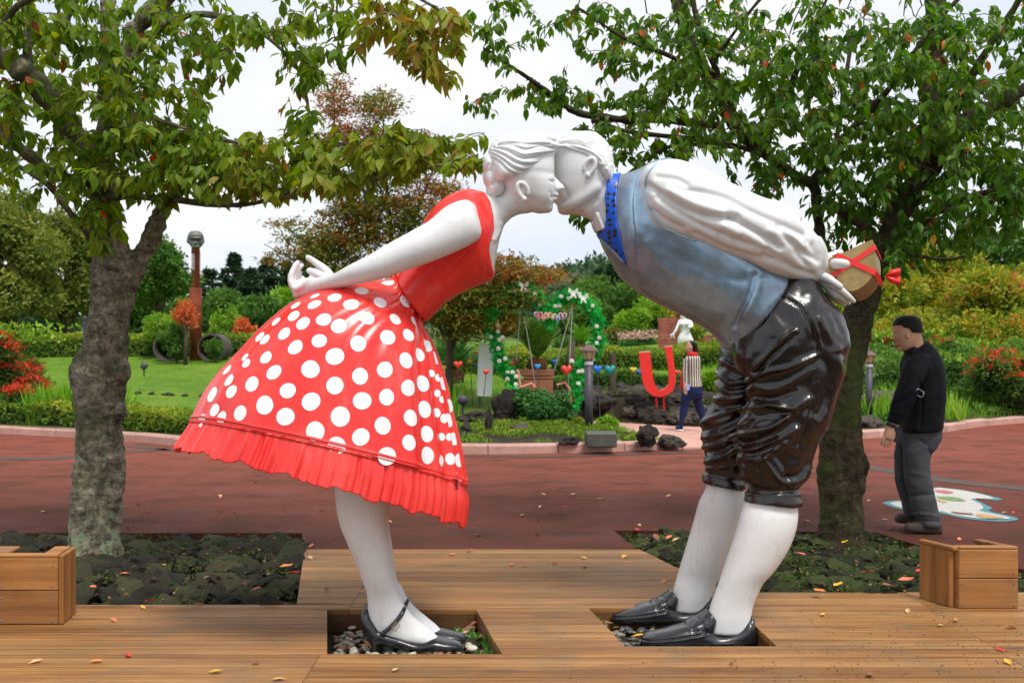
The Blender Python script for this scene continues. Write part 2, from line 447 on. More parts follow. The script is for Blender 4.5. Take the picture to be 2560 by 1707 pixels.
# dark joint bands in the red paving
def ribbon_flat(P, w, z):
    P = catmull([list(p) for p in P], 8); V, F = [], []
    for i in range(len(P)):
        t = P[min(i + 1, len(P) - 1)] - P[max(i - 1, 0)]; t = t / np.linalg.norm(t); nrm = np.array([-t[1], t[0]])
        for s in (1, -1): q = P[i][:2] + nrm[:2] * s * w / 2; V.append((q[0], q[1], z))
    for i in range(len(P) - 1): F.append((2 * i + 1, 2 * i, 2 * i + 2, 2 * i + 3)[::-1])
    return V, F
M_band = simple('dark_paving_band', (.075, .052, .042), .6, .25, 5, .3, 200)
gl = lambda L: [tuple(G(u, v, .0)[:2]) for u, v in L]
for P, w in ((gl([(-300, 1130), (60, 1147), (185, 1142), (300, 1131), (420, 1123)]), .28), (gl([(2100, 1168), (2190, 1172), (2380, 1203), (2560, 1222), (2900, 1262)]), .30), (gl([(1120, 1140), (1380, 1141), (1560, 1136), (1740, 1130)]), .22), (gl([(300, 1113), (460, 1128)]), .2)):
    obj('paving_band', mesh_py('paving_band', ribbon_flat(P, w, .004)), M_band, path)
# painted figure on the path
def painted(name, poly, z, m, parent):
    P = [tuple(G(u, v, 0)[:2]) for u, v in poly]; P = [(a[0], a[1]) for a in catmull([list(p) for p in P] + [list(P[0])], 4)[:-1]]
    V = [(x, y, z) for x, y in P]; T = tessellate_polygon([[Vector(p) for p in V]])
    F = [t if (Vector(V[t[1]]) - Vector(V[t[0]])).cross(Vector(V[t[2]]) - Vector(V[t[0]])).z > 0 else t[::-1] for t in map(tuple, T)]
    return obj(name, mesh_py(name, (V, F)), m, parent)
cp = lambda L: [(2200 + x * .1531, 1200 + y * .1531) for x, y in L]
pm = lambda n, c: simple(n, c, .55, .2, 30, .4, 260)
mural = painted('road_marking', cp([(40, 380), (140, 345), (420, 335), (700, 330), (860, 135), (1100, 135), (1500, 190), (1980, 310), (1860, 330), (1560, 310), (1700, 390), (1830, 460), (1790, 510), (2250, 625), (2080, 675), (1700, 665), (1300, 615), (980, 545), (500, 500), (260, 460)]), .004, pm('teal_road_paint', (.07, .24, .28)), None)
mural['kind'] = 'structure'
painted('white_patch', cp([(150, 385), (300, 360), (700, 355), (880, 150), (1120, 150), (1500, 205), (1860, 305), (1500, 315), (1640, 400), (1690, 470), (1640, 515), (2110, 620), (1980, 645), (1600, 635), (1200, 575), (980, 520), (500, 480), (270, 440)]), .008, pm('white_road_paint', (.52, .49, .45)), mural)
painted('red_patch', cp([(900, 175), (1080, 180), (1200, 215), (1100, 235), (920, 205)]), .012, pm('coral_road_paint', (.50, .15, .13)), mural)
painted('green_patch', cp([(920, 285), (1200, 290), (1400, 350), (1200, 355), (1000, 320)]), .012, pm('green_road_paint', (.17, .28, .09)), mural)
painted('yellow_patch', cp([(930, 320), (1090, 370), (1020, 385), (940, 350)]), .012, pm('yellow_road_paint', (.5, .33, .10)), mural)
painted('orange_patch', cp([(1560, 580), (1700, 570), (2020, 630), (1800, 645), (1600, 615)]), .012, pm('orange_road_paint', (.5, .29, .13)), mural)
painted('brown_patch', cp([(1150, 530), (1480, 560), (1500, 585), (1250, 565)]), .012, pm('brown_road_paint', (.2, .09, .06)), mural)

# terrain behind the kerb
def terrain_mat():
    m = NT('garden_turf'); f = m.noise(1.1, 6, .65); g = m.noise(45, 5, .7); a = m.n('Attribute', attribute_name='soil').outputs['Fac']
    c = m.ramp(f, [(.32, (.085, .175, .020)), (.55, (.155, .27, .028)), (.72, (.25, .29, .06))])
    s = m.ramp(m.noise(2.4, 6, .7), [(.34, (.028, .022, .017)), (.5, (.055, .042, .026)), (.62, (.075, .10, .025)), (.75, (.13, .17, .035))])
    c = m.mix(a, c, s); c = m.mix(.6, c, m.ramp(g, [(.3, (.4, .4, .4)), (.65, (1.1, 1.1, 1.0))]), 'MULTIPLY')
    m.set(Base_Color=c, Roughness=.85, Specular_IOR_Level=.12); m.bump(g, .9, .03); return m.m
xs = np.concatenate([np.linspace(-300, -34, 14), np.linspace(-30, 30, 190), np.linspace(34, 300, 14)])
ty = np.concatenate([[0, .12], np.linspace(.3, 10, 70), np.linspace(10.3, 40, 60), np.array([48, 60, 75, 95, 130, 180, 260, 400])])
XX = np.repeat(xs[:, None], len(ty), 1); YY = np.where(ty[None, :] < 41, kerb_y(xs)[:, None] + .14 + ty[None, :], 27 + ty[None, :] + 14)
YY = np.maximum.accumulate(YY, axis=1); ZZ = hz(XX, YY)
soil = np.clip((1 - ss((YY - 18.6) / 1.2)) * ss((XX + 2.2) / .6), 0, 1); soil = np.maximum(soil, ss((XX - 3.5) / 1) * (1 - ss((YY - 24) / 2)) * .6)
soil = np.maximum(soil, (1 - ss((YY - kerb_y(XX) - .8) / .8)) * .8); soil = np.maximum(soil, ss((YY - 40) / 12) * .7); soil = np.maximum(soil, ss((XX - .3) / .6) * (1 - ss((XX - 6) / .8)) * (1 - ss((YY - 21.3) / .5)))
i = np.arange(len(xs) - 1)[:, None] * len(ty); k = np.arange(len(ty) - 1)[None, :]
F = np.stack([i + k, i + k + len(ty), i + k + len(ty) + 1, i + k + 1], -1).reshape(-1, 4)
obj('lawn', mesh_np('lawn', np.stack([XX, YY, ZZ], -1).reshape(-1, 3), F, attr={'soil': soil.ravel()}), terrain_mat(), kind='structure')
# kerb, stone by stone
def pink_mat(name, a, b):
    m = NT(name); f = m.noise(2.5, 5); g = m.noise(18, 6, .7); oi = m.n('ObjectInfo').outputs['Random']
    c = m.ramp(f, [(.35, a), (.65, b)]); c = m.mix(.5, c, m.ramp(g, [(.28, (.4, .35, .3)), (.5, (1, 1, 1))]), 'MULTIPLY')
    c = m.mix(m.math('MULTIPLY', oi, .3), c, (.30, .19, .15)); m.set(Base_Color=c, Roughness=.75); m.bump(m.noise(60, 4), .4, .01); return m.m
M_kerb = pink_mat('pink_kerb_stone', (.48, .27, .22), (.62, .37, .31))
M_walk = pink_mat('pink_concrete', (.52, .27, .21), (.62, .36, .28))
kerb = link(bpy.data.objects.new('kerb', None)); kerb['kind'] = 'structure'
arc = catmull([list(p) for p in KERB[1:-1]], 30); L = np.concatenate([[0], np.cumsum(np.linalg.norm(np.diff(arc, axis=0), axis=1))])
s = 0.0
while s < L[-1] - 1:
    ln = 1.0
    q = [np.array([np.interp(s + f * (ln - .012), L, arc[:, 0]), np.interp(s + f * (ln - .012), L, arc[:, 1])]) for f in (0, .34, .67, 1)]
    s += ln
    if q[0][0] > 2.45 and q[3][0] < 4.6: continue
    V, F = [], []; dz = random.uniform(-.006, .006)
    for j, p in enumerate(q):
        t = q[min(j + 1, 3)] - q[max(j - 1, 0)]; t /= np.linalg.norm(t); n_ = np.array([-t[1], t[0]])
        for a, z in ((0, -.05), (0, .105 + dz), (.022, .132 + dz), (.16, .136 + dz), (.165, -.05)): r_ = p + n_ * a; V.append((r_[0], r_[1], z))
    for j in range(3):
        for k in range(4): a = 5 * j + k; F.append((a, a + 5, a + 6, a + 1))
    F.append((0, 1, 2, 3, 4)); F.append((15, 19, 18, 17, 16))
    obj('kerb_stone', mesh_py('kerb_stone', (V, F)), M_kerb, kerb)
pw = obj('garden_path', slab([(2.50, 14.55), *PATHP[1:-1], (3.45, 14.95), (3.4, 14.8)], -.1, .03), M_walk, kind='structure')

# ============================================================ DECK
def wood_mat(name, a, b, c3, vary=.5, axis=0, groove=True, wet=.32):
    m = NT(name); oi = m.n('ObjectInfo').outputs['Random']
    off = m.n('VectorMath', operation='SCALE'); cmb = m.n('CombineXYZ')
    for k in range(3): m.l(oi, cmb.inputs[k])
    m.l(cmb.outputs[0], off.inputs[0]); off.inputs['Scale'].default_value = 37.0
    add = m.n('VectorMath', operation='ADD'); m.l(m.tc.outputs['Object'], add.inputs[0]); m.l(off.outputs[0], add.inputs[1]); v = add.outputs[0]
    st = [14, 14, 14]; st[axis] = .8; f = m.noise(1.0, 6, .65, v, tuple(st)); st2 = [60, 60, 60]; st2[axis] = 1.6; g = m.noise(1.0, 4, .6, v, tuple(st2))
    col = m.ramp(f, [(.28, a), (.5, b), (.72, c3)])
    col = m.mix(.45, col, m.ramp(g, [(.3, (.45, .38, .3)), (.6, (1, 1, 1))]), 'MULTIPLY')
    col = m.mix(m.math('MULTIPLY', oi, vary), col, (.19, .105, .055))
    kn = m.noise(1.0, 3, .5, v, tuple([5 if i != axis else 1.2 for i in range(3)])); col = m.mix(m.ramp(kn, [(.66, (0, 0, 0)), (.76, (.75, .75, .75))]), col, (.05, .035, .025))
    gn = m.noise(3.0, 5, .6); col = m.mix(m.ramp(gn, [(.48, (0, 0, 0)), (.70, (.5, .5, .5))]), col, (.20, .15, .085))
    m.set(Base_Color=col, Roughness=m.ramp(m.noise(2.2, 4), [(.35, wet), (.65, wet + .22)]), Specular_IOR_Level=.3)
    bl = m.noise(1.0, 5, .6, None, (1.1, 5, 1)); col = m.mix(.75, col, m.ramp(bl, [(.28, (.50, .43, .38)), (.45, (1, 1, 1)), (.7, (1.0, .95, .85))]), 'MULTIPLY'); col = m.mix(1.0, col, m.ramp(oi, [(0, (.62, .55, .50)), (.35, (.95, .88, .80)), (.7, (1.05, 1.0, .95)), (1, (.80, .74, .72))]), 'MULTIPLY'); m.set(Base_Color=col)
    nrm = m.bump(g, .35, .004)
    if groove:
        sp = m.n('SeparateXYZ'); m.l(m.tc.outputs['Object'], sp.inputs[0]); w = m.math('SINE', m.math('MULTIPLY', sp.outputs[1], 6.2832 / .0235))
        m.bump(w, .55, .006, nrm)
    return m.m
M_deck = wood_mat('wet_larch_decking', (.22, .095, .028), (.42, .212, .070), (.52, .32, .135), .3)
deck = link(bpy.data.objects.new('deck', None)); deck['kind'] = 'structure'
PW, GAP = .141, .013
H1 = lambda y: (-.883 - .186 * (y - 4.755), -.048 - .186 * (y - 4.755)); H2 = lambda y: (.552 - .168 * (y - 4.89), 1.297 - .05 * (y - 4.89))
H1Y, H2Y = (4.755, 5.58), (4.885, 5.62)
M_nail = simple('nail_head', (.30, .29, .27), .4, .2, 8, Metallic=.6)
nails = []
def plank(x0, x1, y0, y1, sk0=0, sk1=0):
    """board along X with ends cut at a skew"""
    if x1 - x0 < .03: return
    z = random.uniform(-.0015, .0015); b = .004
    prof = [(y0, -.030), (y0, -b + z), (y0 + b, z), (y1 - b, z), (y1, -b + z), (y1, -.030)]
    V = [(x0 + sk0 * (y - y0), y, zz) for y, zz in prof] + [(x1 + sk1 * (y - y0), y, zz) for y, zz in prof]
    F = [(k, k + 6, (k + 1) % 6 + 6, (k + 1) % 6) for k in range(6)]; F = [f[::-1] for f in F]; F += [(0, 1, 2, 3, 4, 5)[::-1], (6, 7, 8, 9, 10, 11)]
    bm = bmesh.new(); vs = [bm.verts.new(p) for p in V]
    for f in F: bm.faces.new([vs[i] for i in f])
    bmesh.ops.recalc_face_normals(bm, faces=bm.faces[:]); me = bpy.data.meshes.new('plank'); bm.to_mesh(me); bm.free()
    obj('plank', me, M_deck, deck)
def spans(x0, x1, cuts):
    out, c = [], x0
    for a, b in sorted(cuts): out.append((c, a)); c = b
    out.append((c, x1)); return out
y = 3.30; row = 0
edges = sorted([H1Y[0], H1Y[1], H2Y[0], H2Y[1]])
while y < 7.26:
    y1 = min(y + PW - GAP, 7.262)
    # boards are trimmed along the hole fronts and backs
    cutsY = [e for e in edges if y + .012 < e < y1 - .012]; yy = [y] + cutsY + [y1]
    for a, b in zip(yy[:-1], yy[1:]):
        mid = (a + b) / 2; cuts = []
        if H1Y[0] < mid < H1Y[1]: cuts.append(('h1', *H1(a)))
        if H2Y[0] < mid < H2Y[1]: cuts.append(('h2', *H2(a)))
        if mid < 5.70: X0, X1, s0, s1 = -5.2, 5.4, 0, 0
        elif mid < 5.955: X0, X1, s0, s1 = -1.232 - .18 * (a - 5.7), 5.4, -.18, 0
        else: X0, X1, s0, s1 = -1.232 - .18 * (a - 5.7), 1.30 - .283 * (a - 5.95), -.18, -.283
        segs, c, cs = [], X0, s0
        for nm, p, q in sorted(cuts, key=lambda t_: t_[1]):
            segs.append((c, p, cs, -.186 if nm == 'h1' else -.168)); c = q; cs = -.186 if nm == 'h1' else -.05
        segs.append((c, X1, cs, s1))
        for p, q, u0, u1 in segs:
            js = [j for j in (-3.1 + (row % 3) * .02, -.915, 2.35, 4.0) if p + .3 < j < q - .3] if (row % 1 == 0) else []
            js = [j for j in js if not (abs(j + .915) < .01 and a < 4.76 and row % 2 == 9)]
            pp = [p] + js + [q]
            for e0, e1 in zip(pp[:-1], pp[1:]):
                plank(e0 + (.0015 if e0 in js else 0), e1 - (.0015 if e1 in js else 0), a, b, u0 if e0 == p else 0, u1 if e1 == q else 0)
        for nx in (-4.1, -3.1, -2.0, -.935, -.895, 0.25, 1.6, 2.33, 2.37, 3.3, 4.2):
            if any(p + .02 < nx < q - .02 for p, q, _, _ in segs) and b - a > .1:
                for ny in (a + .03, b - .03): nails.append((nx + random.uniform(-.012, .012), ny))
    y += PW; row += 1
nb = []
for x, y_ in nails:
    nb.append(lathe([(.0058, .0), (.0058, .0018), (.003, .0026)], 7, (x, y_, 0)))
obj('nail', mesh_py('nail', join(nb), False), M_nail, deck, kind='stuff')
# joists: rim boards round the holes and along the deck edge
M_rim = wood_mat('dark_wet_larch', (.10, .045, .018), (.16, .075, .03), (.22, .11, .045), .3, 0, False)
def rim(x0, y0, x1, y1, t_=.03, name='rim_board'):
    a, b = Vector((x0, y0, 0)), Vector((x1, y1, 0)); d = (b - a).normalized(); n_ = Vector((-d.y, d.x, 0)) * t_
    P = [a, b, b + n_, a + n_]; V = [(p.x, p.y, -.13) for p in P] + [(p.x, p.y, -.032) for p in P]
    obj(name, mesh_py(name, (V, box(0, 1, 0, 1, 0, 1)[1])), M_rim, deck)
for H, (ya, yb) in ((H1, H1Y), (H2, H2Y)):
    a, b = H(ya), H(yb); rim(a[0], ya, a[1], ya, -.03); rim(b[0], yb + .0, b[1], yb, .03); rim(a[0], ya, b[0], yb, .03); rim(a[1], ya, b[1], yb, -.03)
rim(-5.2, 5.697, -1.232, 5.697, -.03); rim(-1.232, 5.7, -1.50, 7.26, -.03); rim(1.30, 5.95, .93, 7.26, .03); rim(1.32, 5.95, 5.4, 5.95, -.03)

# ---------------- wooden planter ends standing on the deck
M_box = wood_mat('new_larch_boards', (.26, .105, .025), (.44, .20, .06), (.52, .27, .095), .25, 0, False, .45)
M_boxv = wood_mat('new_larch_boards_upright', (.26, .11, .028), (.42, .19, .055), (.50, .26, .09), .25, 2, False, .45)
def board(t, x0, x1, y0, y1, z0, z1, m=M_box, name='board'): obj(name, mesh_py(name, bevel_box(x0, x1, y0, y1, z0, z1, .004)), m, t, local=True)
def skewed(t, sk):
    for o in t.children:
        me = o.data; V = get_v(me); V[:, 0] += sk * V[:, 1]; set_v(me, V)
tb = thing('planter_end', 'short open wooden box of two board courses at the right edge of the deck', 'box', (2.51, 5.59, 0), 'wooden box ends on the deck')
board(tb, 0, .335, 0, .028, .0, .166); board(tb, 0, .335, -.001, .027, .170, .330)
board(tb, -.030, -.001, .03, .125, .0, .322, M_boxv); board(tb, -.030, -.001, .129, .235, .0, .322, M_boxv); board(tb, -.034, .0, .0, .235, .324, .346, M_boxv); board(tb, .003, .035, .030, .06, .0, .322, M_boxv)
board(tb, .305, .335, .03, .235, .0, .322, M_boxv); board(tb, .285, .338, .05, .235, .324, .346, M_boxv); board(tb, .004, .335, .0, .048, .332, .348); board(tb, .003, .302, .21, .235, 0, .10)
skewed(tb, -.42)
tb2 = thing('planter_end', 'long wooden box of two stacked boards at the left edge of the deck', 'box', (-2.38, 5.27, 0), 'wooden box ends on the deck')
board(tb2, -1.6, -.024, 0, .028, .0, .176); board(tb2, -1.6, -.024, -.001, .027, .180, .350)
board(tb2, -.022, .006, .0, .10, .0, .364, M_boxv); board(tb2, -.022, .006, .104, .225, .0, .364, M_boxv)
board(tb2, -1.6, -.024, 0, .045, .352, .370); board(tb2, -.11, -.024, .048, .225, .352, .370); board(tb2, -.75, -.30, .048, .225, .352, .370); board(tb2, -1.6, -.024, .20, .225, 0, .25)
skewed(tb2, -.14)
for t, xs_ in ((tb, (.02, .31)), (tb2, (-.32, -.05, -.6))):
    for x in xs_:
        for z in (.02, .14, .20, .31): obj('screw', mesh_py('screw', xf(lathe([(.006, 0), (.005, .003)], 8), Matrix.Translation((x, -.0005, z)) @ Matrix.Rotation(math.pi / 2, 4, 'X'))), M_nail, t, local=True)

# ---------------- stones
def stone_mesh(name, seed, sub=2, flat=.6, amp=.28, sc=1.3):
    bm = bmesh.new(); bmesh.ops.create_icosphere(bm, subdivisions=sub, radius=1); rnd = random.Random(seed); o = Vector((rnd.random() * 50, rnd.random() * 50, 0))
    for v in bm.verts:
        n_ = noise.fractal(v.co * sc + o, 1, 2, 3); c_ = noise.cell(v.co * 1.2 + o) * .15
        v.co *= 1 + amp * n_ + c_; v.co.z *= flat
    me = bpy.data.meshes.new(name); bm.to_mesh(me); bm.free(); return me
def moss_mat(name, rock, moss, th=.5, amt=1.0, rough=.8):
    m = NT(name); oi = m.n('ObjectInfo').outputs['Random']; f = m.noise(4, 6, .7); g = m.noise(55, 5, .7)
    geo = m.n('NewGeometry'); sp = m.n('SeparateXYZ'); m.l(geo.outputs['Normal'], sp.inputs[0])
    up = m.math('MULTIPLY', m.math('ADD', sp.outputs[2], -.1), .5); k = m.math('ADD', m.math('ADD', f, m.math('MULTIPLY', oi, .35)), up)
    c = m.mix(m.ramp(k, [(th + .25, (0, 0, 0)), (th + .55, (amt, amt, amt))]), m.ramp(g, [(.3, tuple(x * .55 for x in rock)), (.65, tuple(x * 1.3 for x in rock))]), m.ramp(m.noise(25, 5, .7), [(.3, tuple(x * .5 for x in moss)), (.7, tuple(x * 1.35 for x in moss))]))
    c = m.mix(1.0, c, m.ramp(oi, [(0, (.45, .45, .45)), (.6, (1, 1, 1)), (1, (1.7, 1.65, 1.6))]), 'MULTIPLY')
    m.set(Base_Color=c, Roughness=rough, Specular_IOR_Level=.2); m.bump(m.noise(50, 5, .75), 1.0, .03); return m.m
M_lava = moss_mat('mossy_lava_stone', (.105, .088, .070), (.065, .076, .024), .72, .75)
M_lava2 = moss_mat('green_mossy_stone', (.085, .080, .058), (.075, .105, .026), .55, .85)
SM = [stone_mesh('bed_stone', s, 3, .5, .34, 1.7) for s in range(7)]; SM2 = [stone_mesh('bed_stone', 40 + s, 3, .5, .34, 1.7) for s in range(7)]
for a in SM: a.materials.append(M_lava)
for a in SM2: a.materials.append(M_lava2)
def bed(name, poly, n, ms, smin, smax, zt, avoid=None):
    root = link(bpy.data.objects.new(name, None)); root['kind'] = 'structure'
    P = np.array(poly); cand = []
    gx = []
    for _ in range(6000):
        x, y_ = random.uniform(P[:, 0].min(), P[:, 0].max()), random.uniform(P[:, 1].min(), P[:, 1].max())
        if inside(np.array([x]), np.array([y_]), poly)[0] and all((x - a) ** 2 + ((y_ - b) * 1.0) ** 2 > (.62 * (smin + r)) ** 2 for a, b, r in gx):
            if avoid and any((x - a) ** 2 + (y_ - b) ** 2 < r * r for a, b, r in avoid): continue
            gx.append((x, y_, random.uniform(smin, smax)))
            if len(gx) >= n: break
    for x, y_, r in gx:
        o = link(bpy.data.objects.new('bed_stone', random.choice(ms))); o.parent = root
        o.location = (x, y_, zt - .05 + random.uniform(-.02, .015)); o.rotation_euler = (random.uniform(-.4, .4), random.uniform(-.4, .4), random.uniform(0, 6.3)); k = random.uniform(.75, 1.3)
        o.scale = (r * 1.15 * k, r * 1.0 / k, r * random.uniform(.9, 1.5))
    return root, gx
TL, TR = (-3.03, 7.28), (2.55, 7.7)
LB = [(-5.5, 5.72), (-1.26, 5.72), (-1.64, 7.86), (-5.5, 7.86)]; RB = [(1.33, 5.97), (3.66, 5.97), (3.04, 7.2), (2.88, 7.9), (.86, 7.98), (.98, 7.2)]
bed('left_stone_bed', LB, 300, SM, .055, .135, -.012, [(TL[0], TL[1], .2)]); bed('right_stone_bed', RB, 230, SM2, .05, .12, -.012, [(TR[0], TR[1], .2)])
M_moss = leafmat('moss_tuft', [(0, (.035, .06, .012)), (.6, (.075, .12, .025)), (1, (.13, .19, .04))], .8, .15)
def scatter(poly, n, zf):
    P = np.array(poly); x = RNG.uniform(P[:, 0].min(), P[:, 0].max(), n * 3); y_ = RNG.uniform(P[:, 1].min(), P[:, 1].max(), n * 3); k = inside(x, y_, poly)
    x, y_ = x[k][:n], y_[k][:n]; return np.stack([x, y_, zf(x, y_)], 1)
for poly, n in ((LB, 9000), (RB, 9000)):
    P = scatter(poly, n, lambda x, y_: -.012 + RNG.uniform(-.05, .012, len(x))); w = np.sin(P[:, 0] * 7 + 2) * np.sin(P[:, 1] * 9) + .4 * np.sin(P[:, 0] * 23) > (.15 if poly is LB else .0); P = P[w]
    obj('moss', leaves('moss', P, rdir(len(P), .9), rdir(len(P)), RNG.uniform(.012, .032, len(P)), T_SPRAY, RNG.random(len(P)) ** 1.5), M_moss, kind='stuff')
# pebbles in the two pits
def pit(name, H, Y, zt, mats, n, r0, r1):
    root = link(bpy.data.objects.new(name, None)); root['kind'] = 'structure'; c = 0
    ms = []
    for s_ in range(5):
        for m_ in mats: a = stone_mesh('pebble', 100 + s_, 2, .68, .12, .9); a.shade_smooth(); a.materials.append(m_); ms.append(a)
    for layer in range(2):
        for _ in range(n):
            y_ = random.uniform(Y[0] + .02, Y[1] - .02); h = H(y_); x = random.uniform(h[0] + .02, h[1] - .02); r = random.uniform(r0, r1)
            o = link(bpy.data.objects.new('pebble', random.choice(ms))); o.parent = root; o.location = (x, y_, zt + (layer * .022 - .012) + random.uniform(-.006, .006))
            o.rotation_euler = (random.uniform(-.4, .4), random.uniform(-.4, .4), random.uniform(0, 6.3)); o.scale = (r * random.uniform(1, 1.4), r, r * .85)
pw_ = [simple('cream_pebble', (.50, .47, .34), .45, .2, 20), simple('pale_pebble', (.62, .58, .47), .45, .15, 20), simple('green_grey_pebble', (.33, .34, .24), .5, .2, 20), simple('brown_pebble', (.22, .12, .07), .5, .3, 20)]
pd_ = [simple('dark_pebble', (.05, .05, .052), .4, .3, 20), simple('grey_pebble', (.14, .135, .135), .45, .25, 20), simple('slate_pebble', (.085, .08, .085), .4, .3, 20), simple('tan_pebble', (.24, .2, .14), .45, .25, 20)]
pit('left_pebble_pit', lambda y_: (H1(y_)[0] + .02, H1(y_)[1] - .02), H1Y, -.105, pw_, 148, .015, .027); pit('right_pebble_pit', lambda y_: (H2(y_)[0] + .02, H2(y_)[1] - .02), H2Y, -.112, pd_, 148, .013, .024)
M_sprout = leafmat('green_sprout', [(0, (.04, .13, .015)), (1, (.10, .28, .03))])
sp_ = [(x, y_) for x, y_ in [(-.12, 4.95), (-.16, 5.0), (-.1, 5.1), (-.2, 5.3), (-.30, 5.34), (-.09, 4.86), (.6, 4.98), (.47, 5.5), (.44, 5.55), (-.14, 5.2)]]
P = np.array([(x + RNG.normal(0, .02), y_ + RNG.normal(0, .02), -.09 + RNG.uniform(0, .03)) for x, y_ in sp_ for _ in range(18)])
obj('weeds', leaves('weeds', P, rdir(len(P), 1.0), rdir(len(P)), RNG.uniform(.02, .045, len(P)), T_LEAF, RNG.random(len(P))), M_sprout, kind='stuff')

# dead leaves and twig bits lodged between the stones
M_litter = leafmat('leaf_litter', [(0, (.05, .03, .018)), (.5, (.16, .08, .035)), (.8, (.34, .19, .08)), (1, (.42, .12, .05))], .8, .1)
for poly, n in ((LB, 700), (RB, 800)):
    P = scatter(poly, n, lambda x, y_: .0 + RNG.uniform(-.03, .03, len(x))); obj('leaf_litter', leaves('leaf_litter', P, rdir(len(P)) * np.array([1, 1, .3]), rdir(len(P), 2), RNG.uniform(.012, .035, len(P)), T_DIAM, RNG.random(len(P))), M_litter, kind='stuff')

M_crumb = simple('soil_crumb', (.045, .022, .014), .9, .4, 30)
cx_, cy_ = RNG.normal(1.9, .75, 900), RNG.normal(4.75, .38, 900); k_ = (cy_ < 5.85) & (cy_ > 3.6) & ~((cx_ > .5) & (cx_ < 1.35) & (cy_ > 4.85) & (cy_ < 5.65)); cx_, cy_ = cx_[k_], cy_[k_]
obj('soil_crumbs', leaves('soil_crumbs', np.stack([cx_, cy_, np.full(len(cx_), .005)], 1), rdir(len(cx_)), rdir(len(cx_), 1), RNG.uniform(.004, .012, len(cx_)), T_DIAM, RNG.random(len(cx_))), M_crumb, kind='stuff')
# ============================================================ THE KISSING COUPLE
YW, YM = 5.2, 5.4
def white_paint():
    m = NT('white_statue_paint'); f = m.noise(3.0, 6, .6); g = m.noise(22, 5, .6)
    c = m.ramp(f, [(.3, (.70, .695, .68)), (.55, (.80, .80, .795)), (.75, (.83, .83, .83))])
    c = m.mix(.35, c, m.ramp(g, [(.25, (.55, .52, .47)), (.42, (.85, .85, .85))]), 'MULTIPLY')
    d = m.noise(9, 6, .7, stretch=(1.6, 1.6, .16)); c = m.mix(.55, c, m.ramp(d, [(.30, (.74, .71, .66)), (.46, (1, 1, 1))]), 'MULTIPLY')
    m.set(Base_Color=c, Roughness=.42, Specular_IOR_Level=.45); m.bump(m.noise(45, 4), .12, .004); return m.m
M_white = white_paint()
def red_paint(name, a, b, pleat=False):
    m = NT(name); f = m.noise(2.2, 5, .6); g = m.noise(30, 4)
    s = m.noise(7, 6, .65, stretch=(1, 1, .18)); c = m.ramp(f, [(.35, a), (.65, b)])
    c = m.mix(.5, c, m.ramp(s, [(.36, (.80, .5, .5)), (.5, (1, 1, 1)), (.68, (1.0, 1.0, 1.0))]), 'MULTIPLY')
    c = m.mix(m.ramp(m.noise(5, 6, .7, stretch=(1.4, 1.4, .22)), [(.56, (0, 0, 0)), (.70, (.30, .30, .30))]), c, (.95, .22, .19))  # pinkish highlight streaks painted into the red
    m.set(Base_Color=c, Roughness=m.ramp(g, [(.3, .22), (.7, .36)]), Coat_Weight=.25, Coat_Roughness=.2)
    m.bump(m.noise(25, 4), .1, .005); return m.m
M_red = red_paint('red_dress_paint', (.80, .022, .018), (.90, .050, .038))
M_red2 = red_paint('red_ruffle_paint', (.80, .024, .02), (.90, .052, .042))
M_dot = simple('white_dot_paint', (.84, .84, .84), .35, .04, 12, .1)
def black_gloss(name, base, rough=.14, brown=True):
    m = NT(name); f = m.noise(3.5, 5, .6); c = m.ramp(f, [(.35, base), (.62, (base[0] * 2.2, base[1] * 1.1, base[2] * 1.0) if brown else tuple(x * 1.5 for x in base))])
    m.set(Base_Color=c, Roughness=m.ramp(m.noise(9, 4), [(.3, rough), (.7, rough + .16)]), Coat_Weight=.35, Coat_Roughness=.1, Specular_IOR_Level=.5)
    m.bump(m.noise(16, 5, .6), .35, .01); return m.m
M_pants = black_gloss('brown_black_gloss', (.0065, .005, .0048), .17)
M_shoe = black_gloss('black_shoe_paint', (.013, .013, .015), .2, False)
def vest_mat():
    m = NT('silver_blue_vest_paint'); f = m.noise(2.6, 6, .62); g = m.noise(7, 5, .6)
    c = m.ramp(f, [(.28, (.30, .23, .26)), (.45, (.24, .31, .40)), (.6, (.37, .56, .74)), (.75, (.30, .29, .32))])  # light-blue stop paints soft highlights into the vest colour
    c = m.mix(.35, c, m.ramp(g, [(.3, (.5, .5, .5)), (.65, (1, 1, 1))]), 'MULTIPLY')
    m.set(Base_Color=c, Metallic=.55, Roughness=m.ramp(m.noise(18, 4), [(.3, .24), (.7, .40)]), Coat_Weight=.2, Coat_Roughness=.2)
    m.bump(m.noise(14, 4), .12, .006); return m.m
M_vest = vest_mat()
M_trim = simple('pale_blue_piping', (.32, .52, .66), .4, .1)
M_gold = simple('gold_box_paint', (.36, .25, .10), .38, .22, 14, .2, Metallic=.45)
M_ribbon = simple('red_ribbon_paint', (.80, .03, .025), .35, .08, 10, .1)

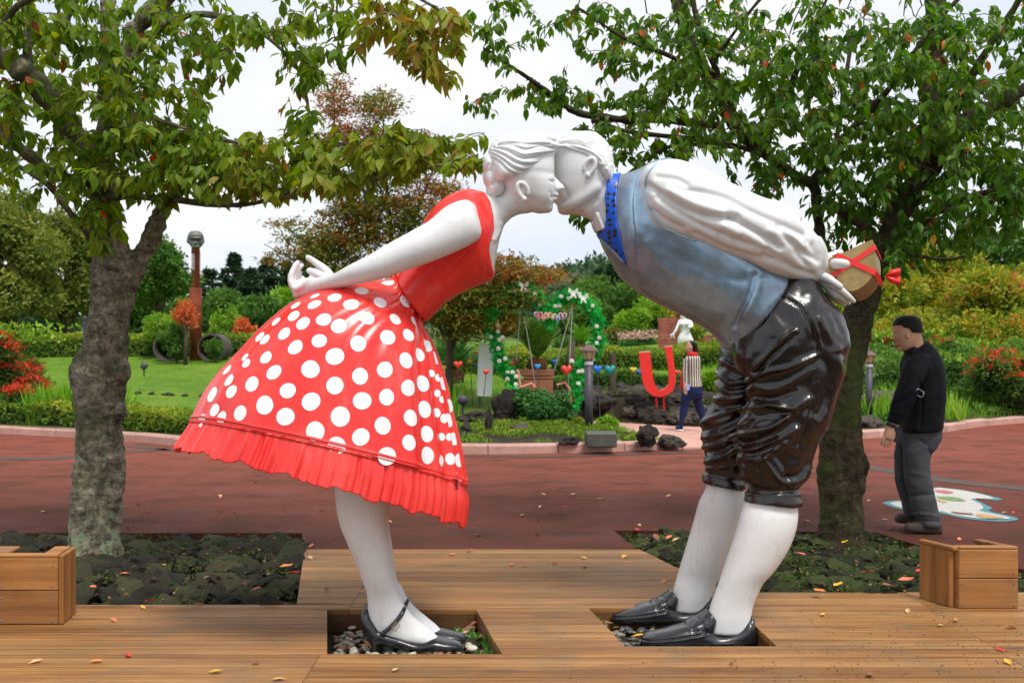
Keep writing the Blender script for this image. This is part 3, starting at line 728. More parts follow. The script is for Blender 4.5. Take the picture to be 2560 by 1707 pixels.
# ---------------- woman
girl = thing('woman_statue', 'white statue of a woman in red polka dot dress leaning forward to kiss', 'statue', tuple(G(1000, 1625, -.11)))
near = lambda V, N: N[:, 1] < .35
head = [slices([(331, 1303, 1332, .02), (337, 1270, 1372, .06), (348, 1250, 1384, .10), (365, 1240, 1386, .135), (385, 1238, 1386, .148), (410, 1240, 1386, .155), (430, 1243, 1386, .155), (441, 1246, 1384, .15),
                (455, 1250, 1388, .148), (470, 1258, 1390, .14), (485, 1266, 1389, .13), (497, 1274, 1387, .12), (508, 1284, 1384, .105), (519, 1300, 1380, .085), (528, 1325, 1372, .055), (533, 1342, 1362, .025)], YW, ex=2.15),
        slices([(444, 1374, 1390, .010), (452, 1374, 1397, .014), (460, 1374, 1405, .019), (467, 1374, 1411, .025), (473, 1374, 1411, .028), (479, 1374, 1400, .024), (482, 1374, 1390, .012)], YW),
        ball(1389, 488, 9, 5, .034, YW, .2), ball(1387, 497, 8, 5, .030, YW), ball(1368, 519, 15, 14, .05, YW), ball(1352, 488, 30, 26, .112, YW)]
neck = loft([(1258, 455, 1350, 505, .09), (1258, 475, 1330, 530, .09), (1250, 488, 1292, 538, .078), (1230, 488, 1262, 562, .085), (1200, 482, 1250, 595, .16), (1165, 478, 1242, 632, .235), (1118, 496, 1236, 668, .25),
             (1080, 530, 1228, 694, .235), (1045, 590, 1172, 719, .20), (1015, 650, 1112, 755, .175), (990, 700, 1066, 802, .16)], YW)
def arm(sd):
    s = sd
    return loft([(1192, 522, 1202, 556, .04, -.17 * s), (1168, 500, 1202, 590, .095, -.235 * s), (1120, 514, 1168, 616, .10, -.28 * s), (1072, 553, 1110, 642, .095, -.31 * s), (1030, 577, 1058, 662, .088, -.325 * s), (980, 604, 1000, 682, .078, -.32 * s), (925, 636, 940, 702, .07, -.30 * s),
                 (871, 664, 890, 712, .062, -.25 * s), (830, 686, 845, 722, .05, -.18 * s), (795, 694, 802, 730, .045, -.10 * s), (768, 695, 770, 741, .046, -.05 * s), (748, 702, 742, 747, .045, -.03 * s), (738, 712, 732, 742, .035, -.02 * s)], YW)
fing = [ptube(p, YW) for p in (
    [(752, 732, 10, -.05), (733, 718, 9, -.055), (726, 696, 8, -.055), (734, 672, 7.5, -.045), (744, 656, 6.5, -.03)],
    [(756, 735, 10, -.015), (736, 716, 9, -.02), (733, 692, 8, -.02), (744, 674, 7, -.01), (754, 664, 6.5, 0)],
    [(760, 737, 10, .02), (742, 716, 8.5, .02), (741, 694, 7.5, .02), (751, 682, 6.5, .02)],
    [(762, 738, 9, .05), (748, 722, 8, .05), (748, 704, 7, .05), (756, 694, 6, .045)],
    [(795, 706, 10, -.07), (775, 700, 9, -.085), (757, 712, 8, -.09), (742, 722, 7.5, -.085)],
    [(832, 702, 14, .05), (815, 678, 12, .05), (796, 662, 10, .045), (781, 651, 8.5, .04), (770, 644, 8, .03)],
    [(826, 708, 13, .01), (806, 692, 11.5, .0), (786, 680, 9.5, -.005), (773, 677, 8.5, -.005)],
    [(830, 712, 13, .07), (810, 700, 10, .08), (792, 694, 8.5, .08), (780, 690, 8, .07)])]
def leg(dy, du=0, dv=0):
    return loft([(842 + du, 1150, 985 + du, 1165, .13, dy), (838 + du, 1220, 970 + du, 1258, .12, dy), (842 + du, 1277, 966 + du, 1300, .112, dy), (853 + du, 1320, 971 + du, 1340, .108, dy), (864 + du, 1346, 974 + du, 1362, .104, dy), (882 + du, 1390, 979 + du, 1402, .093, dy), (898 + du, 1428, 984 + du, 1436, .082, dy),
                 (910 + du, 1460, 990 + du, 1462, .074, dy), (918 + du, 1490 + dv, 997 + du, 1482 + dv, .062, dy), (919 + du, 1520 + dv, 1010 + du, 1510 + dv, .058, dy), (920 + du, 1556 + dv, 1030 + du, 1535 + dv, .056, dy), (936 + du, 1584 + dv, 1062 + du, 1562 + dv, .056, dy), (985 + du, 1600 + dv, 1086 + du, 1582 + dv, .058, dy), (1050 + du, 1610 + dv, 1100 + du, 1598 + dv, .05, dy)], YW)
body = fuse(head + [neck] + [arm(1), arm(-1)] + fing, .0074, 4)
side = near
creases(body, [
    ([(1378, 441), (1386, 438)], 4, .004), ([(1376, 452), (1384, 455)], 3.2, -.009), ([(1377, 448), (1386, 447)], 2.5, .004), ([(1376, 457), (1387, 456)], 2, .003),
    ([(1400, 480), (1392, 482)], 2, -.004), ([(1380, 492), (1396, 492)], 1.8, -.008), ([(1376, 480), (1379, 494)], 3, -.004),
    ([(1388, 475), (1393, 480)], 2.5, -.004), ([(1330, 500), (1350, 515), (1366, 512)], 8, -.004), ([(1253, 500), (1270, 520), (1276, 540)], 6, -.005),
    ([(1236, 600), (1250, 575), (1252, 560)], 5, .006)], side)
obj('body', body, M_white, girl)
# legs inside the dress down into the shoes, one skin each
for d in (-.075, .075):
    lm = fuse([leg(d, 0 if d < 0 else 6, 0 if d < 0 else -20)], .010, 3); obj('leg', lm, M_white, girl)
# ear
def ear(u, v, Y, dy, s, flip=1, name='ear', parent=None, tilt=0):
    P = []
    for a in np.linspace(-2.3, 2.7, 22):
        r = 1 - .28 * max(0, math.sin(a)) * 0
        P.append((-math.sin(a + .2) * 11 * flip * s, math.cos(a) * -17 * s if math.cos(a) > 0 else math.cos(a) * -20 * s))
    outer = [W(u + x * math.cos(tilt) - y * math.sin(tilt), v + x * math.sin(tilt) + y * math.cos(tilt), Y + dy - .012 * math.sin(i / 21 * 3.14)) for i, (x, y) in enumerate(P)]
    R = [(.0085 + .003 * math.sin(i / 21 * math.pi)) * s for i in range(22)]
    inner = [W(u + (x * .55 + 1.5) * math.cos(tilt) - y * .55 * math.sin(tilt), v + x * .5 * math.sin(tilt) + (y * .55 + 1), Y + dy + .002) for x, y in P[3:18]]
    sh = [tube(outer, R, 8), tube(inner, .0065 * s, 6), ball(u, v, 11 * s, 17 * s, .018 * s, Y + dy + .017, tilt), ball(u + 3 * flip * s, v + 20 * s, 6.5 * s, 7 * s, .016, Y + dy + .003, tilt)]
    obj(name, fuse(sh, .003, 3), M_white, parent)
ear(1307, 475, YW, -.148, 1.12, 1, parent=girl, tilt=-.25)
# hair
hair_s = [slices([(329, 1303, 1335, .03), (334, 1270, 1372, .080), (345, 1246, 1391, .122), (360, 1231, 1396, .156), (378, 1222, 1394, .174), (395, 1220, 1382, .184), (410, 1221, 1369, .188), (424, 1224, 1357, .188), (436, 1227, 1342, .186), (446, 1231, 1322, .180), (453, 1237, 1296, .166), (460, 1240, 1276, .13)], YW, ex=2.2),
          ball(1235, 448, 28, 38, .10, YW, .15), ball(1242, 474, 27, 30, .095, YW, -.5), ball(1226, 420, 18, 34, .10, YW, .1), ball(1262, 440, 24, 26, .13, YW)]
hair = fuse(hair_s, .0050, 4)
ch = lambda L: [(1175 + x / 3.2575, 300 + y / 3.2575) for x, y in L]
strands = [ch(L) for L in ([(215, 182), (300, 142), (450, 135), (600, 140), (700, 175)], [(215, 205), (330, 200), (450, 240), (580, 215), (710, 240)], [(195, 225), (300, 250), (420, 312), (560, 300), (705, 262)], [(190, 250), (280, 290), (380, 350), (500, 370), (620, 350), (700, 290)],
           [(185, 280), (260, 320), (350, 390), (460, 422), (580, 390), (660, 325)], [(180, 310), (250, 352), (330, 430), (440, 465), (540, 440), (620, 375)], [(300, 182), (420, 190), (520, 200), (660, 195)], [(215, 130), (300, 90), (430, 80), (580, 100)])]
bunl = [ch(L) for L in ([(290, 470), (312, 540), (292, 605), (240, 632), (190, 605)], [(215, 595), (250, 612), (280, 585), (290, 540)], [(150, 360), (120, 450), (130, 540), (180, 610)], [(190, 330), (170, 430), (190, 530)])]
def between(A, B, k=.5, n=7):
    f = lambda P: catmull([list(p) for p in P], 6); a, b = f(A), f(B); ia = np.linspace(0, len(a) - 1, n).astype(int); ib = np.linspace(0, len(b) - 1, n).astype(int); return [tuple(a[i] * (1 - k) + b[j] * k) for i, j in zip(ia, ib)]
pairs = list(zip(strands[:5], strands[1:6]))
creases(hair, [(s, 3.0, -.0105) for s in strands[:6]] + [(s, 2.6, -.005) for s in strands[6:]] + [(between(a, b, .5), 3.6, .005) for a, b in pairs] + [(between(a, b, k), 1.8, -.0028) for a, b in pairs for k in (.36, .68)] + [(s, 3.0, -.007) for s in bunl], near)
rough_up(hair, 7, .004)
obj('hair', hair, M_white, girl)
# bodice: cut from the torso skin
BOD = [(1000, 560), (1056, 552), (1090, 508), (1120, 486), (1150, 473), (1168, 470), (1192, 472), (1212, 486), (1224, 508), (1231, 542), (1232, 575), (1224, 600), (1220, 621), (1224, 645), (1230, 672), (1240, 695), (1225, 720), (1080, 830), (960, 830), (940, 700)]
HOLE = [(1060, 560), (1100, 530), (1151, 496), (1176, 504), (1194, 530), (1200, 568), (1188, 598), (1164, 606), (1120, 626), (1000, 690), (900, 720), (900, 600)]
torso = fuse([neck], .0065, 5)
def bod_test(C):
    u, v = CU + FP * C[:, 0] / YW, HV - FP * (C[:, 2] - EYE) / YW
    un, vn = uv_of(C); m = inside(un, vn, BOD) & (C[:, 1] < YW) | inside(u, v, BOD) & (C[:, 1] >= YW)
    return m
bod = garment('bodice', torso, bod_test, .007, .02)
creases(bod, [([(1055, 800), (1085, 735), (1140, 660), (1188, 612)], 2.2, -.005), ([(1231, 690), (1216, 706), (1176, 722)], 3, .003)], near)
obj('bodice', bod, M_red, girl)
# skirt
SK = [(985, 686, 1048, 796, .155, 0, 0), (975, 698, 1052, 812, .175, 0, 0), (925, 702, 1070, 842, .235, 0, .0), (850, 712, 1084, 872, .31, 0, .015), (750, 750, 1099, 916, .39, 0, .03), (672, 811, 1113, 966, .45, 0, .045), (602, 885, 1127, 1034, .49, 0, .06),
      (550, 944, 1141, 1094, .52, 0, .08), (514, 1000, 1152, 1152, .54, 0, .10), (487, 1060, 1161, 1212, .555, 0, .12)]
NS, SS = 320, 15
V = loft(SK, YW, n=NS, sub=SS, ex=2.0, raw=True); m = V.shape[0]
th = np.linspace(0, 2 * np.pi, NS, endpoint=False); t = np.linspace(0, 1, m)
ctr = V.mean(1, keepdims=True); R = V - ctr; R[:, :, 2] *= .0; L = np.linalg.norm(R, axis=2, keepdims=True) + 1e-6
ph = .5 * np.sin(3 * th) + .4 * np.sin(5 * th + 1)
fl = (.5 + .5 * np.cos(13 * th + 2 * ph)) ** 3 * .55 + .35 * np.cos(29 * th + 3 * ph) + .25 * np.cos(7 * th + .6)
front = .35 + .9 * np.exp(-((((th + .55 + np.pi) % (2 * np.pi)) - np.pi) / .55) ** 2) + .5 * np.exp(-((((th - .55 + np.pi) % (2 * np.pi)) - np.pi) / .55) ** 2)
amp = (.006 + .018 * t ** .8 + .02 * np.exp(-(t / .10) ** 2))
V = V + R / L * (amp[:, None] * (fl * front)[None, :])[:, :, None]
seam = .007 * np.exp(-((t - .975) / .006) ** 2) + .006 * np.exp(-((t - .995) / .006) ** 2) - .006 * np.exp(-((t - .985) / .004) ** 2)
V0 = V.copy(); V = V + R / L * seam[:, None, None]
def grid_faces(m, n):
    i = np.arange(m - 1)[:, None] * n; k = np.arange(n)[None, :]; k2 = (k + 1) % n
    return np.stack([i + k, i + k2, i + k2 + n, i + k + n], -1).reshape(-1, 4)
def shell(name, V, th_in):
    """outer grid plus an inner lining, closed at the rim"""
    m, n = V.shape[:2]; c = V.mean(1, keepdims=True); d = c - V; d[:, :, 2] = 0; d /= np.linalg.norm(d, axis=2, keepdims=True) + 1e-6
    A = V.reshape(-1, 3); Bv = (V + d * th_in).reshape(-1, 3); F = grid_faces(m, n); F2 = F[:, ::-1] + m * n
    k = np.arange(n); k2 = (k + 1) % n; b = (m - 1) * n
    rim = np.stack([b + k, b + k2, b + k2 + m * n, b + k + m * n], 1)
    return mesh_np(name, np.vstack([A, Bv]), [F, F2, rim])
sk = shell('skirt', V, .012); obj('skirt', sk, M_red, girl)
skV, skF = V0.reshape(-1, 3), grid_faces(m, NS)
bvh = BVHTree.FromPolygons([Vector(p) for p in skV], [tuple(int(i) for i in f) for f in skF])
# ruffle
RF = [(487, 1060, 1161, 1212, .555, 0, .12), (478, 1076, 1163, 1232, .562, 0, .121), (462, 1102, 1166, 1268, .575, 0, .124), (447, 1126, 1160, 1318, .59, 0, .128)]
NR = 760; V = loft(RF, YW, n=NR, sub=8, raw=True); m = V.shape[0]; th = np.linspace(0, 2 * np.pi, NR, endpoint=False); t = np.linspace(0, 1, m)
ctr = V.mean(1, keepdims=True); R = V - ctr; R[:, :, 2] = 0; L = np.linalg.norm(R, axis=2, keepdims=True)
w = th + .012 * np.sin(17 * th + 1) + .02 * np.sin(7 * th)
pl = .5 * np.sin(97 * w + 4 * np.sin(5 * th) + 2 * np.sin(11 * th)) + .5 * np.sin(61 * w + 1.3 + 3 * np.sin(7 * th)) + .45 * np.sin(29 * w + 2 + 2 * np.sin(3 * th)) + .3 * np.sin(143 * w + 5 * np.sin(13 * th))
tt = t[:, None] * (1 + .4 * np.sin(31 * th + 2))[None, :]
V = V + R / L * ((.0025 + .0075 * np.sin(np.clip(tt, 0, 1) * 2.2))[:, :] * pl[None, :])[:, :, None]
V = V + R / L * (.010 * np.exp(-((t - .06) / .05) ** 2))[:, None, None]
V[:, :, 2] += (t[:, None] ** 2) * (.0035 * np.sin(88 * w) + .009 * np.sin(19 * w + 1) + .005 * np.sin(41 * th))[None, :]
obj('ruffle', shell('ruffle', V, .010), M_red2, girl)
# polka dots: thin raised discs of paint lying on the cloth
c2 = lambda x, y: (400 + x * .4847, 600 + y * .4847)
DOTS = [(800, 290, .7), (700, 338, .8), (797, 334, 1), (900, 297, 1.05), (1040, 262, 1.05), (985, 330, 1.1), (1175, 222, .9), (1135, 322, 1.), (1262, 318, .9), (690, 392, .95), (600, 422, .8), (738, 430, 1.05), (843, 408, 1.1), (922, 442, 1.15), (1068, 402, 1.05), (1213, 408, .9), (1312, 420, .8),
        (515, 500, .9), (540, 512, .9), (640, 482, 1.05), (697, 552, 1.12), (822, 520, 1.05), (1022, 534, 1.15), (1174, 502, 1.15), (1281, 490, 1), (1370, 545, 1.05), (440, 605, .95), (546, 605, 1), (902, 600, 1.25), (1270, 620, 1.15), (1334, 592, 1.05), (1422, 608, 1.0),
        (345, 668, .9), (445, 635, 1.05), (588, 682, 1.15), (775, 665, 1.28), (1032, 702, 1.15), (1161, 668, 1.15), (1398, 688, 1.15), (1436, 710, 1.1), (355, 722, .9), (474, 742, 1.1), (660, 777, 1.12), (902, 750, 1.2), (1283, 762, 1.2), (1353, 740, 1.2), (1462, 740, 1),
        (270, 796, 1.15), (370, 782, 1.15), (780, 833, 1.28), (1042, 829, 1.25), (1169, 810, 1.15), (1430, 790, 1.2), (1455, 822, 1.1), (280, 876, 1), (538, 850, 1.3), (646, 910, 1.25), (414, 892, 1.05), (320, 916, 1.2), (930, 910, 1.35), (1362, 873, 1.2), (1426, 890, 1.2), (1490, 855, 1),
        (217, 930, 1.0), (490, 985, 1.15), (800, 985, 1.3), (1036, 1015, 1.2), (1149, 957, 1.2), (1296, 917, 1.2), (1466, 920, 1.1), (1486, 930, 1.1), (672, 1022, 1.15), (912, 1058, 1.2), (1374, 1000, 1.15), (1286, 1044, 1.1), (1452, 1014, 1.2), (1492, 1015, 1.1), (1515, 1025, 1), (1170, 1114, 1.3),
        (1376, 1110, 1.2), (1450, 1138, 1.35), (1497, 1128, 1.2), (1543, 1135, 1.0), (1323, 1180, 1.25), (1428, 1238, 1.35), (1488, 1232, 1.15), (1530, 1240, 1.3), (1548, 1250, 1.2), (1155, 805, 0)]
def disc_on(P, N, r, k=22):
    N = N.normalized(); a = N.cross(Vector((0, 0, 1))).normalized(); b = N.cross(a); V, F = [], []
    def drop(q):
        h = bvh.ray_cast(q + N * .06, -N, .14)
        return (h[0] if h[0] is not None else q) + N * .0014
    V.append(drop(P)); rings = (.4, .75, 1.0)
    wob = random.uniform(0, 6)
    for j, rr in enumerate(rings):
        for i in range(k):
            t_ = 2 * math.pi * i / k; q = P + (a * math.cos(t_) + b * math.sin(t_)) * r * rr * (1 + .035 * math.sin(2 * t_ + wob))
            V.append(drop(q) )
    for i in range(k):
        F.append((0, 1 + (i + 1) % k, 1 + i))
        for j in range(2):
            a_, b_ = 1 + j * k + i, 1 + j * k + (i + 1) % k; F.append((a_, b_, b_ + k, a_ + k))
    me = mesh_py('polka_dot', (V, F), True)
    return me
eye = Vector((0, 0, EYE)); done = []; HD = []
for x, y, s in DOTS:
    if s == 0: continue
    u, v = c2(x, y); d = (W(u, v, YW) - eye).normalized(); h = bvh.ray_cast(eye, d)
    if h[0] is None: continue
    n_ = h[1] if h[1].dot(d) < 0 else -h[1]
    HD.append((h[0], n_, .0345 * s)); done.append(h[0])
SKO = [o for o in girl.children if o.name.startswith('skirt')][0]
for i, (p_, n_, r_) in enumerate(HD):
    nn_ = min((p_ - q).length for j, q in enumerate(done) if j != i); sub(obj('polka_dot', disc_on(p_, n_, min(r_, .455 * nn_)), M_dot, girl), SKO)
# the side of the skirt away from the camera carries the same dots
for row in range(9):
    z = skV[:, 2].min() + .12 + row * .105
    for k in range(13):
        a = math.pi * (.06 + .88 * (k + .5 * (row % 2)) / 13); c = Vector((-.95, YW, z)); d = Vector((math.cos(a), math.sin(a), -.05))
        h = bvh.ray_cast(c, d)
        if h[0] is None or min((h[0] - q).length for q in done) < .10: continue
        n_ = h[1] if h[1].dot(d) > 0 else -h[1]
        sub(obj('polka_dot', disc_on(h[0], n_, .04), M_dot, girl), SKO); done.append(h[0])
# shoes
def mary_jane(du, dy, dv):
    s = lambda u1, v1, u2, v2, r: (u1 + du, v1, u2 + du, v2, r * .86, dy)
    up = loft([s(906, 1570, 908, 1590, .02), s(909, 1548, 918, 1602, .05), s(924, 1556, 932, 1606, .062), s(945, 1566, 958, 1612, .075), s(968, 1575, 985, 1616, .08), s(1000, 1584, 1015, 1619, .086), s(1045, 1598, 1050, 1623, .09), (1085 + du, 1590, 1085 + du, 1624, .078, dy), (1115 + du, 1596, 1115 + du, 1625, .072, dy), (1142 + du, 1602, 1142 + du, 1625, .056, dy), (1158 + du, 1612, 1158 + du, 1624, .03, dy)], YW, ex=2.3)
    back = loft([(905 + du, 1526, 921 + du, 1516, .022, dy), (902 + du, 1540, 928 + du, 1536, .05, dy), (903 + du, 1560, 945 + du, 1560, .066, dy), (908 + du, 1585, 968 + du, 1590, .068, dy)], YW)
    heel = loft([(914 + du, 1590, 966 + du, 1600, .055, dy), (926 + du, 1610, 960 + du, 1614, .042, dy), (932 + du, 1630, 958 + du, 1630, .036, dy)], YW)
    P_ = [([(x, y_, z - dv / FP * (YW + dy)) for x, y_, z in V_], F_) for V_, F_ in (up, back, heel)]; return fuse(P_, .005, 3)
for du, dy, dv in ((0, -.075, 0), (8, .085, -20)):
    sh = obj('shoe', mary_jane(du, dy, dv), M_shoe, girl)
    P = []
    for k in range(13):
        a = -math.pi / 2 + math.pi * (k / 12 * 1.0) - 0
        P.append(None)
    c0 = [W(u_ + du, v_ + dv, YW + dy + y_) for u_, v_, y_ in ((952, 1585, -.070), (970, 1572, -.068), (992, 1550, -.062), (1006, 1531, -.045), (1011, 1518, 0), (1006, 1531, .045), (970, 1572, .068), (952, 1585, .070))]
    o = obj('ankle_strap', mesh_py('ankle_strap', tube([Vector(a) for a in catmull([list(p) for p in c0], 4)], .0115, 8), True), M_shoe, girl); sub(o, sh)
    bk = [W(u_ + du, v_ + dv, YW + dy - .082) for u_, v_ in ((979, 1569), (988, 1577), (1000, 1562), (990, 1554), (979, 1569))]
    sub(obj('buckle', mesh_py('buckle', tube(bk, .003, 6)), simple('brass_buckle', (.5, .33, .1), .35, .1, Metallic=.7), girl), sh)

# ---------------- man
boy = thing('man_statue', 'white statue of a man in grey vest and black breeches bending to kiss', 'statue', tuple(G(1770, 1605, -.11)))
mh = [slices([(334, 1420, 1475, .03), (340, 1398, 1492, .08), (350, 1384, 1504, .115), (365, 1378, 1516, .14), (382, 1376, 1524, .152), (400, 1376, 1528, .158), (430, 1376, 1528, .16), (450, 1377, 1527, .155), (475, 1381, 1522, .145), (495, 1386, 1512, .132), (510, 1391, 1498, .118), (522, 1396, 1484, .10), (532, 1405, 1466, .075), (538, 1416, 1445, .035)], YM, ex=2.15),
      slices([(444, 1370, 1392, .012), (455, 1366, 1392, .018), (465, 1362, 1392, .025), (474, 1364, 1392, .03), (480, 1376, 1392, .024)], YM),
      ball(1388, 493, 7, 6, .035, YM - .02), ball(1389, 503, 7, 5, .03, YM - .02), ball(1410, 523, 16, 14, .05, YM)]
mneck = loft([(1530, 400, 1430, 525, .10), (1534, 425, 1452, 540, .105), (1542, 440, 1478, 552, .11), (1554, 446, 1500, 580, .12), (1575, 440, 1515, 615, .17), (1600, 432, 1532, 645, .235), (1640, 412, 1561, 690, .295), (1700, 410, 1619, 734, .32), (1790, 465, 1684, 768, .325), (1870, 535, 1738, 795, .315), (1925, 605, 1788, 828, .305), (1962, 678, 1820, 868, .305)], YM, ex=2.1)
def msleeve(s):
    return loft([(1600, 448, 1603, 512, .07, -.235 * s), (1616, 416, 1622, 558, .14, -.26 * s), (1654, 403, 1656, 584, .165, -.275 * s), (1700, 402, 1692, 594, .17, -.285 * s), (1772, 431, 1742, 608, .175, -.30 * s), (1840, 465, 1806, 632, .17, -.315 * s), (1908, 495, 1872, 654, .165, -.32 * s), (1968, 510, 1926, 680, .155, -.31 * s),
                 (2003, 545, 1966, 694, .14, -.275 * s), (2034, 583, 1998, 703, .115, -.22 * s), (2056, 612, 2026, 709, .095, -.165 * s), (2067, 645, 2047, 706, .06, -.12 * s)], YM, ex=2.1)
mbody = fuse(mh + [mneck], .0080, 4)
creases(mbody, [([(1492, 470), (1450, 500), (1415, 520)], 14, .012), ([(1487, 500), (1450, 522), (1425, 534)], 10, -.008), ([(1536, 470), (1500, 520), (1492, 548)], 7, -.006),
                ([(1408, 470), (1420, 492), (1410, 508)], 6, -.006)], near)
obj('body', mbody, M_white, boy)
ear(1474, 415, YM, -.158, 1.15, -1, parent=boy, tilt=.25)
mhair = fuse([slices([(331, 1420, 1475, .03), (336, 1394, 1492, .090), (347, 1381, 1506, .130), (361, 1375, 1519, .158), (380, 1374, 1528, .170), (392, 1400, 1531, .172), (402, 1436, 1532, .172), (425, 1468, 1534, .165), (448, 1490, 1534, .14), (464, 1508, 1534, .10)], YM, ex=2.1),
              ball(1466, 392, 13, 14, .10, YM - .06, .4)], .0055, 4)
ms = [ch(L) for L in ([(715, 190), (830, 195), (950, 222), (1060, 290), (1110, 380)], [(715, 232), (800, 240), (900, 275), (940, 290)], [(715, 282), (790, 292), (850, 272), (920, 290)], [(740, 150), (870, 132), (1000, 162), (1100, 242), (1150, 350)], [(1040, 340), (1062, 420), (1040, 475)], [(1090, 380), (1102, 440), (1070, 505)], [(800, 210), (900, 240), (1000, 280), (1060, 340)])]
creases(mhair, [(s, 3.2, -.0075) for s in ms] + [([(a, b + 6) for a, b in s], 3.6, .0035) for s in ms] + [(between(ms[3], ms[0], k), 2.2, -.003) for k in (.35, .7)], near)
rough_up(mhair, 14, .004); obj('hair', mhair, M_white, boy)
mtorso = fuse([mneck], .0078, 4)
SCARF = [(1519, 440), (1546, 440), (1546, 500), (1549, 560), (1560, 605), (1574, 660), (1560, 640), (1535, 610), (1500, 585), (1503, 572), (1522, 574), (1521, 540), (1514, 505), (1515, 475)]
VEST = [(1544, 428), (1660, 390), (1980, 640), (1985, 760), (1900, 920), (1800, 915), (1480, 640), (1498, 580), (1530, 618), (1552, 640), (1568, 654), (1560, 600), (1550, 558), (1546, 500)]
COLLAR = [(1494, 525), (1521, 572), (1500, 574), (1490, 552)]
def sel(poly, half=True):
    def f(C):
        u, v = uv_of(C); u2, v2 = CU + FP * C[:, 0] / YM, HV - FP * (C[:, 2] - EYE) / YM
        return np.where(C[:, 1] < YM, inside(u, v, poly), inside(u2, v2, poly))
    return f
def scarf_mat():
    m = NT('blue_spotted_scarf_paint'); v = m.n('TexVoronoi'); v.inputs['Scale'].default_value = 30; v.inputs['Randomness'].default_value = .55
    mp = m.n('Mapping'); mp.inputs['Scale'].default_value = (1, .3, 1); m.l(m.tc.outputs['Object'], mp.inputs[0]); m.l(mp.outputs[0], v.inputs['Vector'])
    m.set(Base_Color=m.ramp(v.outputs['Distance'], [(.30, (.012, .010, .008)), (.36, (.0, .09, .62))]), Roughness=.35); return m.m
obj('scarf', garment('scarf', mtorso, sel(SCARF), .024, .03), scarf_mat(), boy)
vest = garment('vest', mtorso, sel(VEST), .020, .035)
creases(vest, [([(1586, 445), (1580, 500), (1584, 560), (1590, 620), (1585, 668)], 2.2, -.007), ([(1590, 445), (1584, 500), (1588, 560), (1594, 620)], 2.5, .004),
               ([(1886, 690), (1875, 730), (1852, 780), (1836, 815)], 7, -.016), ([(1900, 700), (1884, 750), (1862, 790)], 9, .010), ([(1700, 740), (1740, 760), (1800, 780)], 12, .006),
               ([(1620, 610), (1650, 660), (1700, 700)], 16, .007), ([(1720, 650), (1800, 690), (1860, 700)], 14, -.006), ([(1560, 690), (1620, 730), (1700, 760)], 8, .004)], near)
VO = obj('vest', vest, M_vest, boy)
for far_ in (False, True): obj('shirt_collar', garment('shirt_collar', mtorso, lambda C: sel(COLLAR)(C) & ((C[:, 1] > YM) == far_), .030, .03), M_white, boy)
def onto(bv, pts, off=.004, sub=5):
    out = []
    for a in catmull(pts, sub):
        d = (W(a[0], a[1], 5) - eye).normalized(); h = bv.ray_cast(eye, d)
        if h[0] is not None: out.append(h[0] - d * off)
    return out
def bvh_of(me): return BVHTree.FromPolygons([v.co.copy() for v in me.vertices], [tuple(p.vertices) for p in me.polygons])
for sd in (1, -1):
    sl = fuse([msleeve(sd)], .0085 if sd == 1 else .014, 3)
    if sd == 1:
        c3 = lambda L: [(1500 + x * .3401, 380 + y * .3401) for x, y in L]
        creases(sl, [(c3(p), w_, a_) for p, w_, a_ in [
            ([(350, 250), (480, 330), (620, 420), (800, 480), (1000, 485)], 8, -.020), ([(420, 180), (560, 200), (640, 240)], 6, -.010), ([(420, 330), (500, 390), (700, 520), (900, 610), (1100, 690)], 7, -.014), ([(950, 480), (1100, 560), (1250, 650), (1320, 700)], 8, -.022),
            ([(650, 280), (900, 330), (1100, 430), (1300, 520), (1500, 610)], 8, -.012), ([(700, 600), (900, 700), (1100, 760), (1250, 800)], 7, -.010), ([(1300, 560), (1450, 700), (1600, 800)], 8, -.014), ([(1200, 760), (1400, 850), (1560, 900)], 8, -.014),
            ([(1500, 500), (1532, 590), (1535, 660)], 5, -.020), ([(1560, 690), (1600, 760)], 10, -.012), ([(1450, 740), (1530, 840)], 9, -.010), ([(900, 540), (1050, 610), (1200, 690)], 9, .012), ([(500, 280), (700, 380), (900, 440)], 10, .012), ([(1250, 580), (1400, 620), (1480, 700)], 10, .012),
            ([(1610, 640), (1650, 730), (1655, 850)], 5, .010), ([(380, 430), (480, 500), (600, 560)], 6, -.010), ([(1050, 620), (1250, 740), (1400, 820)], 8, -.010)]], near)
        sl_b = bvh_of(sl)
    rough_up(sl, 3, .004); obj('sleeve', sl, M_white, boy)
vb = bvh_of(vest)
for pts in ([(1652, 398), (1622, 432), (1612, 470), (1620, 512), (1640, 546), (1668, 572), (1704, 590), (1740, 602)],):
    P = [W(a[0], a[1], YM - .30 + .05) for a in catmull(pts, 5)]
    P2 = []
    for a in catmull(pts, 5):
        d = (W(a[0], a[1], 5) - eye).normalized(); hs = [b.ray_cast(eye, d)[0] for b in (sl_b, vb)]; hs = [h for h in hs if h is not None]
        if hs: P2.append(min(hs, key=lambda h: h.y) + Vector((0, -.003, 0)))
    sub(obj('armhole_piping', mesh_py('armhole_piping', tube(P2, .0065, 6), True), M_trim, boy), VO)
P = onto(vb, [(1588, 443), (1582, 480), (1580, 520), (1584, 560)], .001)
sub(obj('vest_seam', mesh_py('vest_seam', tube(P, .003, 6), True), M_trim, boy), VO)
